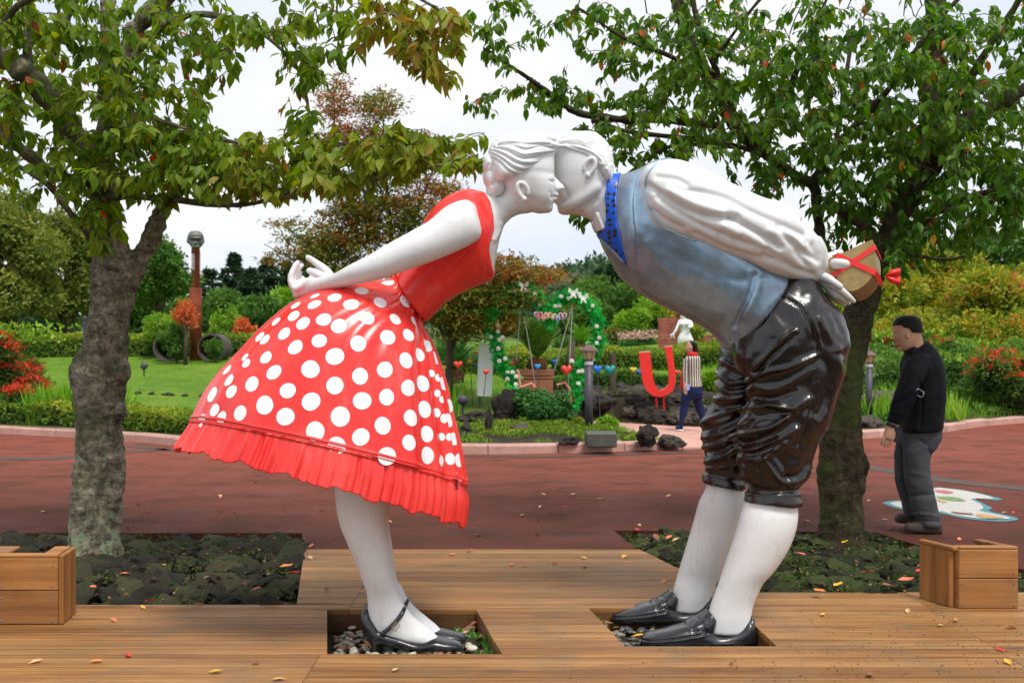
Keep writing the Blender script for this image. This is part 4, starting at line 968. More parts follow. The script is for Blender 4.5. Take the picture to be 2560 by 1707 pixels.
# hands
def mhand(sd):
    if sd == 1:
        S = [loft([(2046, 680, 2040, 706, .05, -.12), (2068, 686, 2060, 722, .052, -.14), (2092, 702, 2078, 742, .045, -.15), (2106, 716, 2092, 750, .035, -.15)], YM),
             ptube([(2082, 712, 11, -.20), (2104, 726, 9, -.20), (2122, 742, 8, -.18), (2134, 753, 6, -.15)], YM), ptube([(2080, 722, 11, -.16), (2098, 738, 9, -.16), (2112, 750, 8, -.14), (2122, 757, 6.5, -.10)], YM),
             ptube([(2076, 728, 10, -.12), (2092, 744, 8.5, -.11), (2104, 755, 7.5, -.08), (2112, 760, 6, -.04)], YM), ptube([(2072, 730, 9, -.09), (2086, 746, 8, -.07), (2096, 755, 7, -.03)], YM),
             ptube([(2054, 690, 12, -.18), (2070, 696, 11, -.21), (2086, 706, 9, -.23), (2100, 716, 8, -.23)], YM)]
    else:
        S = [ptube([(2040, 672, 15, .08), (2064, 664, 15, -.05), (2086, 660, 14, -.16), (2104, 659, 12.5, -.215), (2114, 660, 11, -.22)], YM), ptube([(2040, 680, 16, .10), (2068, 690, 14, .08), (2100, 705, 11, .06), (2120, 715, 9, .03)], YM),
             ptube([(2040, 670, 15, .12), (2060, 650, 13, .12), (2080, 640, 11, .12), (2100, 632, 9, .12)], YM), ptube([(2040, 675, 15, .14), (2070, 670, 12, .15), (2100, 670, 10, .14), (2118, 672, 8.5, .1)], YM),
             ptube([(2040, 680, 14, .10), (2062, 660, 12, .10), (2084, 655, 10, .11), (2104, 650, 8.5, .11)], YM)]
    return fuse(S, .005, 4)
obj('hand', mhand(1), M_white, boy); obj('hand', mhand(-1), M_white, boy)
# gift box, held behind the back: heart-shaped
gift = thing('gift_box', 'gold heart shaped box with red ribbon held behind the man statue', 'box', tuple(W(2140, 690, YM - .1)))
FACE = [(2181, 599), (2187, 622), (2189, 650), (2186, 674), (2178, 694), (2163, 711), (2147, 722), (2130, 727), (2113, 722), (2100, 711), (2093, 699), (2090, 690), (2079, 694), (2066, 690), (2058, 678), (2058, 662), (2068, 648), (2088, 640), (2112, 630), (2148, 613)]
ex_ = np.array([.086, .15, -.050])
def prism(poly, Y, e, inset=1.0, c=None):
    P = [np.array(W(u, v, Y)) for u, v in poly]; c_ = sum(P) / len(P)
    P = [c_ + (p - c_) * inset for p in P]; n = len(P); Q = [p + e for p in P]; V = P + Q
    F = [tuple((i, (i + 1) % n, n + (i + 1) % n, n + i)) for i in range(n)]
    bm = bmesh.new(); vs = [bm.verts.new(p) for p in V]
    for f in F: bm.faces.new([vs[i] for i in f])
    bm.faces.new([vs[i] for i in range(n)][::-1]); bm.faces.new([vs[i] for i in range(n, 2 * n)])
    bmesh.ops.recalc_face_normals(bm, faces=bm.faces[:])
    bm.verts.index_update(); out = ([tuple(v.co) for v in bm.verts], [tuple(v.index for v in f.verts) for f in bm.faces]); bm.free(); return out
YB = YM - .17
fp = [(a[0], a[1]) for a in catmull(FACE + [FACE[0]], 3)[:-1]]
LID = obj('lid', mesh_py('lid', prism(fp, YB, ex_ * .72)), M_gold, gift)
obj('base', mesh_py('base', prism(fp, YB + .15 * .72 + .003, ex_ * .28 + np.array([.0, 0, 0]), .965)) , M_gold, gift)
bs = bpy.data.objects['base'] if 'base' in bpy.data.objects else None
if bs: bs.location = Vector(bs.location) + Vector((.024, 0, -.044))
def band(pts, wd, parent, name='ribbon'):
    out = []
    for a, b in zip(pts[:-1], pts[1:]):
        a, b = Vector(a), Vector(b)
        out.append((a, b))
    return out
def strip3(pts, nrm, wd, th=.004):
    V, F = [], []; n = len(pts)
    for i, p in enumerate(pts):
        t = (Vector(pts[min(i + 1, n - 1)]) - Vector(pts[max(i - 1, 0)])).normalized(); N = Vector(nrm[i]).normalized(); s = t.cross(N).normalized() * wd / 2
        V += [Vector(p) + s, Vector(p) - s, Vector(p) - s + N * th, Vector(p) + s + N * th]
    for i in range(n - 1):
        a = 4 * i
        for k in range(4): F.append((a + k, a + (k + 1) % 4, a + 4 + (k + 1) % 4, a + 4 + k))
    F.append((0, 3, 2, 1)); F.append((4 * n - 4, 4 * n - 3, 4 * n - 2, 4 * n - 1)); return V, F
nf = Vector((0, -1, 0)); e_ = Vector(ex_)
for (a, b, wd) in (((2090, 638), (2188, 682), .030), ((2187, 618), (2074, 694), .026)):
    A, B = W(*a, YB - .002), W(*b, YB - .002 - (.002 if wd < .03 else 0))
    sub(obj('ribbon', mesh_py('ribbon', strip3([A, A.lerp(B, .5), B], [nf] * 3, wd)), M_ribbon, gift), LID)
for (p, nx, nz, wd) in (((2188, 682), .85, -.5, .030), ((2187, 618), 1, .1, .028), ((2088, 639), -.35, .94, .030), ((2130, 727), 0, 0, 0)):
    if wd == 0: continue
    A = W(*p, YB); N = Vector((nx, .15, nz)); A = A + N.normalized() * .002
    obj('ribbon', mesh_py('ribbon', strip3([A, A + e_ * .5, A + e_], [N] * 3, wd)), M_ribbon, gift)
bc = W(2198, 668, YB) + e_ * .8 + Vector((.012, 0, 0))
for s in (-1, 1):
    obj('bow_loop', mesh_py('bow_loop', tube([bc, bc + Vector((.03, -.01, .02 * s)), bc + Vector((.065, 0, .03 * s)), bc + Vector((.07, .01, .008 * s)), bc + Vector((.03, .01, .0))], [.008, .016, .018, .014, .008], 8), True), M_ribbon, gift)
# breeches
nl = loft([(1900, 690, 2035, 705, .20, -.05), (1850, 780, 2092, 770, .235, -.10), (1828, 850, 2118, 825, .225, -.13), (1832, 900, 2118, 880, .20, -.15), (1862, 940, 2108, 937, .18, -.16), (1870, 990, 2090, 996, .17, -.16), (1852, 1040, 2074, 1048, .165, -.16), (1843, 1095, 2052, 1100, .165, -.155), (1848, 1150, 2028, 1154, .155, -.15),
           (1856, 1195, 2004, 1200, .14, -.15), (1868, 1218, 1990, 1220, .125, -.15), (1864, 1226, 1994, 1228, .13, -.15), (1858, 1250, 2001, 1256, .14, -.15), (1860, 1256, 2000, 1261, .135, -.15)], YM)
fl_ = loft([(1880, 700, 2030, 720, .19, .12), (1835, 800, 2040, 800, .22, .14), (1806, 870, 1990, 870, .2, .17), (1793, 930, 1925, 940, .175, .19), (1784, 985, 1895, 1000, .17, .2), (1755, 1055, 1880, 1065, .17, .2), (1757, 1105, 1868, 1115, .165, .2), (1768, 1160, 1868, 1172, .14, .2), (1764, 1180, 1862, 1192, .125, .2),
            (1760, 1192, 1862, 1206, .13, .2), (1756, 1202, 1866, 1226, .138, .2)], YM)
pants = fuse([nl, fl_], .0093, 3)
c4 = lambda L: [(1500 + x * .3954, 680 + y * .3954) for x, y in L]
NF = [([(965, 660), (1060, 628), (1200, 600), (1380, 520)], 7, .020), ([(980, 600), (1040, 540), (1180, 400), (1240, 370)], 6, .016), ([(1000, 640), (1060, 560), (1200, 430)], 6, -.016), ([(970, 860), (1080, 842), (1200, 862), (1320, 800)], 8, .024), ([(990, 905), (1100, 890), (1220, 900)], 9, -.016),
      ([(970, 720), (1080, 740), (1200, 700), (1330, 620)], 8, .014), ([(980, 790), (1090, 800), (1220, 760)], 9, -.020), ([(860, 1045), (960, 1012), (1100, 972), (1230, 880)], 8, .026), ([(920, 985), (1000, 930), (1110, 920)], 8, -.016), ([(860, 1060), (900, 1120), (1000, 1112), (1150, 1042), (1240, 990)], 8, .022),
      ([(900, 1080), (980, 1070), (1100, 1020)], 8, -.020), ([(890, 1160), (1000, 1185), (1120, 1120), (1220, 1040)], 9, .018), ([(880, 1140), (960, 1150), (1080, 1110)], 6, -.014), ([(1040, 1170), (1090, 1260), (1150, 1330)], 7, .016), ([(1190, 1335), (1260, 1312), (1340, 1230)], 8, .022), ([(1180, 1300), (1250, 1280), (1320, 1180)], 8, -.014),
      ([(1255, 1090), (1290, 980), (1330, 860), (1370, 700), (1390, 560)], 3, -.010), ([(1245, 1090), (1280, 980), (1320, 860), (1360, 700), (1380, 560)], 4, .008), ([(1150, 150), (1260, 215), (1330, 330), (1390, 500)], 4, -.014), ([(1170, 150), (1280, 215), (1350, 330), (1405, 500)], 5, .010),
      ([(890, 1200), (930, 1290), (905, 1350)], 6, .014), ([(1000, 1240), (1040, 1340)], 6, -.012), ([(1120, 1160), (1180, 1260), (1200, 1330)], 8, -.014), ([(1400, 520), (1440, 620), (1430, 760), (1380, 900)], 12, -.014), ([(1480, 500), (1500, 640), (1450, 820), (1400, 960)], 12, .014), ([(1390, 300), (1440, 400), (1500, 480)], 12, .012),
      ([(1420, 180), (1480, 280), (1530, 380)], 12, -.010), ([(1060, 260), (1140, 340), (1160, 430)], 14, .008), ([(1080, 1000), (1160, 1080), (1240, 1120)], 8, .010)]
FF = [([(740, 640), (830, 700), (960, 680)], 6, .018), ([(730, 705), (820, 762), (955, 740)], 6, .022), ([(735, 670), (825, 730), (950, 710)], 5, -.016), ([(720, 800), (850, 802), (945, 770)], 7, .018), ([(725, 840), (850, 850), (940, 820)], 7, -.018), ([(640, 960), (760, 900), (930, 850)], 7, .022),
      ([(650, 1000), (800, 962), (905, 900)], 7, -.018), ([(655, 1050), (780, 1020), (900, 960)], 7, .018), ([(650, 1110), (760, 1082), (865, 1030)], 7, .020), ([(655, 1140), (760, 1130), (860, 1080)], 6, -.020), ([(680, 1200), (780, 1162), (875, 1100)], 7, .020), ([(690, 1240), (800, 1232), (885, 1180)], 5, .012),
      ([(760, 560), (860, 602), (960, 640)], 6, .014), ([(770, 600), (860, 650), (950, 665)], 5, -.012)]
CF = [([(890, 1372), (1080, 1388), (1260, 1380)], 4, -.016), ([(890, 1392), (1080, 1408), (1265, 1400)], 4, .008), ([(655, 1262), (780, 1300), (890, 1320)], 4, -.014), ([(655, 1282), (780, 1322), (895, 1344)], 4, .008)]
Vc, _ = get_v(pants), 0
creases(pants, [(c4(p), w_ * .85, a_ * .9) for p, w_, a_ in NF], lambda V, N: (N[:, 1] < .3) & (V[:, 1] < YM))
creases(pants, [(c4(p), w_ * .85, a_ * .72) for p, w_, a_ in FF], lambda V, N: (N[:, 1] < .3) & (V[:, 0] < (1885 - CU) / FP * 5.4))
creases(pants, [(c4(p), w_, a_ * .5) for p, w_, a_ in CF], lambda V, N: N[:, 1] < .9)
rough_up(pants, 5, .014, 3, 3); obj('breeches', pants, M_pants, boy)
# stockinged legs
obj('leg', fuse([loft([(1885, 1200, 1970, 1205, .085, -.15), (1872, 1235, 1984, 1238, .10, -.15), (1861, 1262, 1992, 1264, .115, -.15), (1851, 1290, 1994, 1288, .128, -.15), (1840, 1330, 1988, 1325, .13, -.15), (1826, 1372, 1970, 1372, .12, -.15), (1811, 1415, 1938, 1422, .105, -.15), (1799, 1450, 1908, 1456, .088, -.15), (1788, 1480, 1895, 1484, .078, -.15), (1777, 1510, 1883, 1512, .074, -.15), (1768, 1545, 1878, 1545, .076, -.15), (1762, 1580, 1880, 1580, .075, -.15)], YM)], .010, 3), M_white, boy)
obj('leg', fuse([loft([(1788, 1165, 1850, 1180, .08, .2), (1772, 1200, 1860, 1215, .10, .2), (1763, 1225, 1863, 1244, .118, .2), (1748, 1255, 1862, 1275, .13, .2), (1735, 1302, 1852, 1318, .125, .21), (1719, 1355, 1838, 1362, .115, .22), (1704, 1402, 1820, 1406, .1, .23), (1694, 1436, 1800, 1442, .085, .24), (1686, 1462, 1787, 1466, .078, .24), (1680, 1490, 1780, 1492, .078, .24), (1676, 1525, 1780, 1525, .075, .24)], YM)], .010, 3), M_white, boy)
def loafer(S, Y, du, dv, k):
    t = lambda r: (r[0] * k + du, r[1] * k + dv, r[2] * k + du, r[3] * k + dv, r[4], 0)
    shp = [loft([t(r) for r in S[0]], Y, ex=2.4), loft([t(r) for r in S[1]], Y, ex=2.2)]
    shp += [loft([t(r) for r in S[2]], Y, ex=2.4)]
    return shp
# traced on the near shoe, relative to its toe (1603, 1600)
BASE = [(0, -4, 0, 6, .02), (6, -14, 6, 11, .055), (26, -21, 24, 13, .088), (60, -28, 58, 14, .104), (100, -40, 98, 14, .11), (140, -44, 138, 14, .11), (180, -24, 178, 14, .10), (215, -26, 215, 14, .095), (245, -40, 245, 14, .09), (268, -58, 270, 13, .08), (281, -40, 284, 10, .055), (288, -12, 289, 6, .02)]
TONG = [(112, -46, 120, -26, .09), (138, -58, 150, -22, .088), (156, -72, 176, -16, .082), (166, -78, 187, -48, .068), (172, -72, 186, -54, .05)]
HEEL = [(262, -30, 280, 8, .06), (268, -55, 284, -20, .062), (272, -68, 280, -60, .035)]
def make_loafer(du, dv, k, Y):
    me = fuse(loafer((BASE, TONG, HEEL), Y, du, dv, k), .005, 3)
    tr = lambda L: [(x * k + du, y * k + dv) for x, y in L]
    creases(me, [(tr([(2, 2), (30, 4), (90, 0), (150, -10), (220, -22)]), 2.2, .006), (tr([(4, -3), (30, -1), (90, -6), (150, -16)]), 2.2, -.009), (tr([(122, -46), (136, -14)]), 2, -.007), (tr([(146, -58), (166, -18)]), 2, -.007),
                 (tr([(134, -48), (150, -18)]), 5, .005), (tr([(0, 9), (100, 10), (200, 9), (288, 6)]), 2.2, .004), (tr([(40, -16), (80, -24), (110, -30)]), 10, .005)], near)
    return me
obj('loafer', make_loafer(1603, 1601, 1.0, YM - .15), M_shoe, boy); obj('loafer', make_loafer(1527, 1543, .90, YM + .24), M_shoe, boy)
# ============================================================ THE TWO CHERRY TREES
def bark(name, dark, lite, lich, lk, moss=None):
    m = NT(name); f = m.noise(2.0, 6, .7); h = m.noise(1.0, 6, .75, stretch=(7, 7, 15)); g = m.noise(34, 5, .75)
    c = m.ramp(h, [(.32, dark), (.62, lite)]); c = m.mix(.6, c, m.ramp(f, [(.32, (.35, .32, .3)), (.62, (1.1, 1.1, 1.1))]), 'MULTIPLY')
    c = m.mix(.75, c, m.ramp(g, [(.36, (.22, .2, .18)), (.56, (1.1, 1.1, 1.1))]), 'MULTIPLY'); c = m.mix(.7, c, m.ramp(m.noise(9, 6, .75), [(.40, (.30, .28, .25)), (.52, (1.15, 1.15, 1.15))]), 'MULTIPLY')
    if moss: c = m.mix(m.ramp(m.noise(1.7, 5, .65), [(.46, (0, 0, 0)), (.60, (.8, .8, .8))]), c, moss)
    sp = m.n('SeparateXYZ'); m.l(m.tc.outputs['Object'], sp.inputs[0]); low = m.math('MULTIPLY', m.math('SUBTRACT', 1.35, sp.outputs[2]), .8, True)
    n2 = m.noise(11, 5, .7); k = m.math('ADD', n2, m.math('MULTIPLY', low, lk)); c = m.mix(m.ramp(k, [(.72, (0, 0, 0)), (.80, (.85, .85, .85))]), c, lich)
    v = m.n('TexVoronoi'); v.inputs['Scale'].default_value = 38; m.l(m.tc.outputs['Object'], v.inputs[0]); c = m.mix(m.ramp(v.outputs['Distance'], [(.10, (.6, .6, .6)), (.17, (0, 0, 0))]), c, (.22, .25, .19))
    m.set(Base_Color=c, Roughness=.85, Specular_IOR_Level=.25); b = m.bump(h, .7, .03); m.bump(g, .7, .02, b); return m.m
M_barkL = bark('cherry_bark_with_lichen', (.075, .060, .040), (.38, .33, .24), (.24, .30, .18), .24, (.065, .075, .028))
M_barkR = bark('dark_mossy_cherry_bark', (.030, .022, .012), (.095, .070, .038), (.10, .12, .06), .12, (.055, .078, .016))
M_twig = simple('cherry_twig', (.075, .05, .035), .8, .3, 20, .4)
FX = 1.0884; DENS = 4.4
def near_tree(name, label, Y0, trunk_secs, branches, blobs, size, leafm, bm_, lvf, seed, nparts=300, holes=(), big=False):
    rnd = random.Random(seed); rg = np.random.default_rng(seed)
    base = W(*trunk_secs['base'], Y0); root = thing(name, label, 'tree', (base.x, Y0, -.05))
    tm = fuse([loft([((a + (c - a) * .045) * FX, b * FX, (c - (c - a) * .045) * FX, d * FX, r * .93, dy) for a, b, c, d, r, dy in S], Y0, n=36) for S in trunk_secs['lofts']] + [ball(*b) for b in trunk_secs['knobs']], .0175, 2)
    V, N = get_v(tm), get_n(tm); D = np.zeros(len(V))
    for i, p in enumerate(V):
        D[i] = .022 * noise.fractal(Vector((p[0] * 9, p[1] * 9, p[2] * 4)), 1, 2, 4) + .010 * noise.fractal(Vector((p[0] * 30, p[1] * 30, p[2] * 12)), 1, 2, 2) + .0035 * math.sin(p[2] * 60 + 9 * noise.noise(Vector(p) * 5))
    set_v(tm, V + N * D[:, None]); obj('trunk', tm, bm_, root)
    SK = []
    for B in branches:
        P = [(*W(u * FX, v * FX, Y0 + dy), r * FX * (Y0 + dy) / FP) for u, v, dy, r in B]; A = catmull(P, 7)
        w = np.array([noise.noise(Vector(a[:3]) * 3) * .03 for a in A]); A[:, 2] += w
        bvf = tube([Vector(a[:3]) for a in A], list(A[:, 3] * (1 + .12 * rg.normal(size=len(A)))), 9)
        obj('branch', mesh_py('branch', bvf, True), bm_, root); SK += [(a[:3], a[3]) for a in A]
    pts = np.array([s[0] for s in SK]); cl = []
    for cu, cv, ru, rv, d0, d1, dens in blobs:
        n = int(math.pi * ru * rv / 3600 * dens * DENS) + 1
        for _ in range(n):
            for _t in range(8):
                a, q = rnd.uniform(0, 6.283), math.sqrt(rnd.random()); u, v = cu + ru * q * math.cos(a), cv + rv * q * math.sin(a)
                if not any(((u - hu) / hr) ** 2 + ((v - hv) / hs) ** 2 < 1 for hu, hv, hr, hs in holes): break
            else: continue
            cl.append(W(u * FX, v * FX, Y0 + rnd.uniform(d0, d1)))
    cl = np.array([list(c) for c in cl]); d = np.array([np.min(np.linalg.norm(pts - c, axis=1)) for c in cl]); cl = cl[np.argsort(d)]
    TV, LP, LD, LN, LS, LV = [], [], [], [], [], []
    for c in cl:
        dd = np.linalg.norm(pts - c, axis=1) + .25 * np.maximum(0, pts[:, 2] - c[2]) ; j = int(np.argmin(dd)); a = pts[j]; L = dd[j]
        if L > .03:
            mid = (a + c) / 2 + np.array([rg.normal() * .04, rg.normal() * .04, .10 * L + rg.normal() * .03]); q = [a, (a * .6 + mid * .4) + np.array([0, 0, .02]), mid, (mid + c) / 2 + np.array([0, 0, .03 * L]), c]
            q = catmull(q, 2); r0 = .0035 + .006 * min(L, .8); TV.append(tube([Vector(x) for x in q], list(np.linspace(r0, .0018, len(q))), 3, False))
            pts = np.vstack([pts, q[2:]])
            tdir = (c - a) / (L + 1e-6)
        else: q = np.array([c, c]); tdir = rg.normal(size=3)
        nl = rnd.randint(6, 10); bl = rnd.random()
        out = np.array([tdir[0], tdir[1], 0]); tail = q[-6:]
        for k in range(nl):
            f = k / nl * (len(tail) - 1); i0 = int(f); p = tail[i0] * (1 - f + i0) + tail[min(i0 + 1, len(tail) - 1)] * (f - i0)
            sd = np.array([-out[1], out[0], 0]) * (1 if k % 2 else -1); dr = .45 * out + .55 * sd + rg.normal(size=3) * .28 + np.array([0, 0, -.35 - rnd.random() * .75])
            LP.append(p + rg.normal(size=3) * .012); LD.append(dr); nn = rg.normal(size=3) * .45 + np.array([0, -.25, .9]); LN.append(nn); LS.append(size * rnd.uniform(.62, 1.18)); LV.append(lvf(p, bl, rnd))
    LP, LD, LN, LS, LV = map(np.array, (LP, LD, LN, LS, LV))
    V, F = join(TV); obj('twigs', mesh_py('twigs', (V, F), True), M_twig, root, kind='stuff')
    u, v = uv_of(LP); infr = (u > -20) & (u < 2580) & (v > -20) & (v < 1700); app = np.where(infr, LS / LP[:, 1], 0) * (1 - .0 * LV)
    order = np.argsort(-app); top = order[:nparts]; rest = order[nparts:]
    obj('foliage', leaves('foliage', LP[rest], LD[rest], LN[rest], LS[rest], T_LEAF, LV[rest]), leafm, root, kind='stuff')
    qs = np.quantile(LV, np.linspace(0, 1, 13)); T, Fs = T_LEAF; tm_ = []
    for k in range(12):
        me = mesh_np('leaf', T, Fs, False, {'lv': np.full(len(T), (qs[k] + qs[k + 1]) / 2)}); me.materials.append(leafm); tm_.append(me)
    for i in top:
        X = Vector(LD[i]).normalized(); Yv = Vector(LN[i]).cross(X).normalized(); Z = X.cross(Yv); k = min(11, int(np.searchsorted(qs[1:-1], LV[i])))
        o = link(bpy.data.objects.new('leaf', tm_[k])); o.parent = root; M = Matrix((X, Yv, Z)).transposed().to_4x4() @ Matrix.Diagonal((LS[i],) * 3 + (1,)); M.translation = Vector(LP[i]) - root.location; o.matrix_local = M
    return root
M_leafL = leafmat('cherry_leaf_olive', [(0, (.065, .160, .012)), (.35, (.16, .27, .018)), (.62, (.30, .35, .03)), (.80, (.32, .26, .04)), (.90, (.36, .14, .04)), (.965, (.30, .07, .03)), (.98, (.62, .03, .015)), (1, (.60, .12, .02))], .42, .5)
M_leafR = leafmat('cherry_leaf_green', [(0, (.036, .120, .010)), (.4, (.090, .205, .016)), (.75, (.19, .31, .026)), (.945, (.28, .36, .035)), (.955, (.62, .24, .025)), (.98, (.62, .12, .02)), (1, (.55, .07, .02))], .40, .46)
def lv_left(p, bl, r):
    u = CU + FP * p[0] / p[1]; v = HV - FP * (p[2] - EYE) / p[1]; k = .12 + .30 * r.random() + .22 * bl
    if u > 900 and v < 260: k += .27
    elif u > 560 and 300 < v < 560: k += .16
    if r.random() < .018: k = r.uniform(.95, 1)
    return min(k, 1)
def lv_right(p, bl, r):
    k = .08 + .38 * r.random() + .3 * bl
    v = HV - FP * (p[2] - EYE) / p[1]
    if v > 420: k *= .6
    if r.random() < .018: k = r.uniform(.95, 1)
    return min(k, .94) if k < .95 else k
LT = dict(base=(238, 1388), lofts=[
    [(150, 1310, 292, 1308, .22, 0), (155, 1275, 284, 1272, .19, 0), (158, 1230, 279, 1230, .175, 0), (159, 1150, 283, 1150, .175, 0), (170, 1060, 288, 1060, .17, 0), (170, 980, 286, 980, .17, 0), (167, 920, 288, 918, .175, 0), (166, 860, 291, 862, .18, 0), (172, 822, 293, 830, .175, 0), (190, 790, 296, 790, .16, 0), (198, 740, 300, 740, .155, 0),
     (204, 680, 309, 680, .155, 0), (208, 620, 317, 630, .155, 0), (208, 570, 300, 575, .14, 0), (205, 510, 282, 510, .12, .02), (206, 450, 272, 450, .105, .03), (210, 400, 268, 398, .09, .04), (222, 300, 262, 300, .065, .05), (226, 200, 265, 200, .06, .05), (225, 100, 268, 100, .055, .05), (228, 0, 266, 0, .055, .05), (230, -140, 262, -140, .05, .05)],
    [(260, 660, 318, 660, .08, .02), (288, 610, 334, 632, .075, .04), (310, 565, 352, 588, .07, .06), (334, 520, 374, 540, .065, .08), (352, 482, 392, 494, .06, .1), (366, 462, 398, 466, .055, .1)]],
    knobs=[ball(186, 950, 16, 40, .13, 7.22), ball(314, 1170, 10, 30, .1, 7.2)] and [(198, 935, 22, 46, .12, 7.25), (309, 930, 12, 30, .1, 7.25), (305, 1030, 10, 22, .08, 7.2)])
LB_ = [[(236, 440, .0, 26), (190, 330, -.15, 25), (120, 240, -.3, 27), (60, 165, -.45, 30), (-20, 110, -.6, 30), (-120, 40, -.7, 26)], [(236, 430, .0, 12), (180, 412, -.2, 11), (120, 396, -.35, 12), (60, 350, -.5, 14), (-20, 300, -.6, 13), (-100, 250, -.7, 10)],
       [(240, 380, .05, 14), (270, 260, -.05, 13), (292, 110, -.1, 19), (330, 40, -.15, 20), (392, -10, -.2, 18), (470, -80, -.3, 14)], [(262, 330, .1, 9), (300, 160, -.1, 9), (350, 75, -.2, 9), (420, 45, -.35, 8), (490, 40, -.5, 7), (590, 70, -.6, 5), (680, 150, -.7, 4), (710, 260, -.8, 3)],
       [(240, 450, -.02, 10), (320, 448, -.3, 9), (400, 460, -.5, 8), (500, 468, -.65, 7), (580, 466, -.8, 5), (690, 440, -.95, 4)], [(580, 466, -.8, 3), (700, 430, -.9, 5), (830, 418, -1.1, 5), (930, 392, -1.2, 4), (1040, 380, -1.3, 3), (1110, 372, -1.3, 2)],
       [(225, 560, -.05, 8), (170, 500, -.3, 7), (110, 420, -.4, 7), (40, 380, -.5, 5), (-40, 350, -.6, 4)], [(250, 260, 0, 8), (330, 270, -.4, 6), (440, 300, -.7, 5), (560, 330, -.9, 4), (680, 330, -1.0, 4), (800, 330, -1.1, 3), (950, 330, -1.2, 2.5)],
       [(64, 180, -.45, 12), (62, 60, -.5, 10), (58, -60, -.5, 8)], [(120, 130, -.4, 6), (150, 50, -.45, 6), (190, -30, -.5, 5)], [(392, -10, -.2, 10), (560, -60, -.6, 8), (760, -40, -.9, 6), (880, 20, -1.1, 4), (980, 90, -1.2, 3)], [(760, -40, -.9, 4), (900, -30, -1.1, 4), (1040, 40, -1.2, 3)], [(-20, 110, -.6, 12), (30, 30, -.9, 8), (120, -40, -1.2, 6)]]
LBL = [(110, 110, 190, 150, -1.1, .5, 1.3), (40, 300, 130, 130, -1, .4, 1.4), (330, 110, 170, 110, -1.1, .4, 1.0), (330, 250, 170, 90, -1.1, .2, 1.15), (470, 60, 150, 80, -1.2, .3, .8), (500, 190, 70, 60, -1.1, .1, .5), (620, 40, 120, 50, -1.2, .2, .7), (695, 170, 62, 150, -1.2, -.3, .95), (470, 300, 110, 50, -1.2, .1, .85),
       (760, 30, 80, 50, -1.2, -.3, .6), (820, 90, 80, 60, -1.3, -.6, .55), (900, 60, 80, 70, -1.4, -.8, 1.1), (1000, 90, 90, 80, -1.5, -.9, 1.5), (1010, 170, 40, 35, -1.4, -1, .7), (330, 350, 140, 80, -1.1, .1, 1.7), (490, 375, 150, 75, -1.2, -.1, 2.2), (640, 375, 120, 70, -1.3, -.4, 2.3), (780, 368, 120, 60, -1.4, -.7, 2.3), (900, 352, 110, 60, -1.4, -.8, 2.0), (1010, 355, 90, 44, -1.4, -1, 1.7), (1075, 370, 45, 30, -1.4, -1.2, .9),
       (350, 440, 110, 30, -1, -.1, .8), (600, 440, 130, 22, -1.2, -.5, .7), (770, 425, 60, 20, -1.3, -1, .5), (215, 440, 75, 80, -.7, .1, 1.2), (235, 530, 48, 60, -.5, -.15, 1.3), (60, 440, 80, 26, -.8, -.2, .35), (150, 400, 60, 50, -.8, .1, .8), (1060, 300, 40, 20, -1.4, -1.2, .3),
       (200, -120, 350, 120, -1.6, .8, .35), (700, -120, 320, 100, -1.6, .3, .3), (-120, 150, 90, 300, -1.4, .6, .5)]
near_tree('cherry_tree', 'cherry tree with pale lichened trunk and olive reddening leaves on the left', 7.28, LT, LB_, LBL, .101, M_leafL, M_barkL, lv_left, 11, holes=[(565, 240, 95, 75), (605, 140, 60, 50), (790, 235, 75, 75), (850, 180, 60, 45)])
RTd = dict(base=(2104, 1350), lofts=[
    [(1872, 1262, 1996, 1264, .2, 0), (1878, 1225, 1988, 1228, .175, 0), (1880, 1160, 1984, 1160, .165, 0), (1878, 1090, 1990, 1085, .17, 0), (1880, 1000, 1982, 1000, .165, 0), (1885, 900, 1980, 900, .155, 0), (1895, 820, 1990, 815, .15, 0), (1915, 760, 2005, 752, .15, 0), (1938, 710, 2016, 700, .14, 0), (1962, 650, 2030, 650, .12, 0), (1990, 600, 2045, 600, .11, 0), (2010, 560, 2062, 560, .10, 0), (2030, 500, 2080, 515, .095, 0), (2060, 440, 2110, 460, .085, 0), (2105, 380, 2150, 402, .075, -.02), (2150, 315, 2192, 340, .07, -.05), (2220, 255, 2250, 285, .055, -.08), (2300, 215, 2318, 245, .045, -.1), (2380, 180, 2392, 205, .04, -.1)],
    [(1868, 700, 1888, 700, .05, .5), (1866, 600, 1888, 600, .05, .45), (1868, 520, 1894, 520, .05, .4), (1860, 450, 1888, 455, .048, .35), (1852, 410, 1880, 405, .045, .3)]],
    knobs=[(2164, 1165, 10, 26, .09, 7.66), (2150, 815, 18, 22, .08, 7.66)])
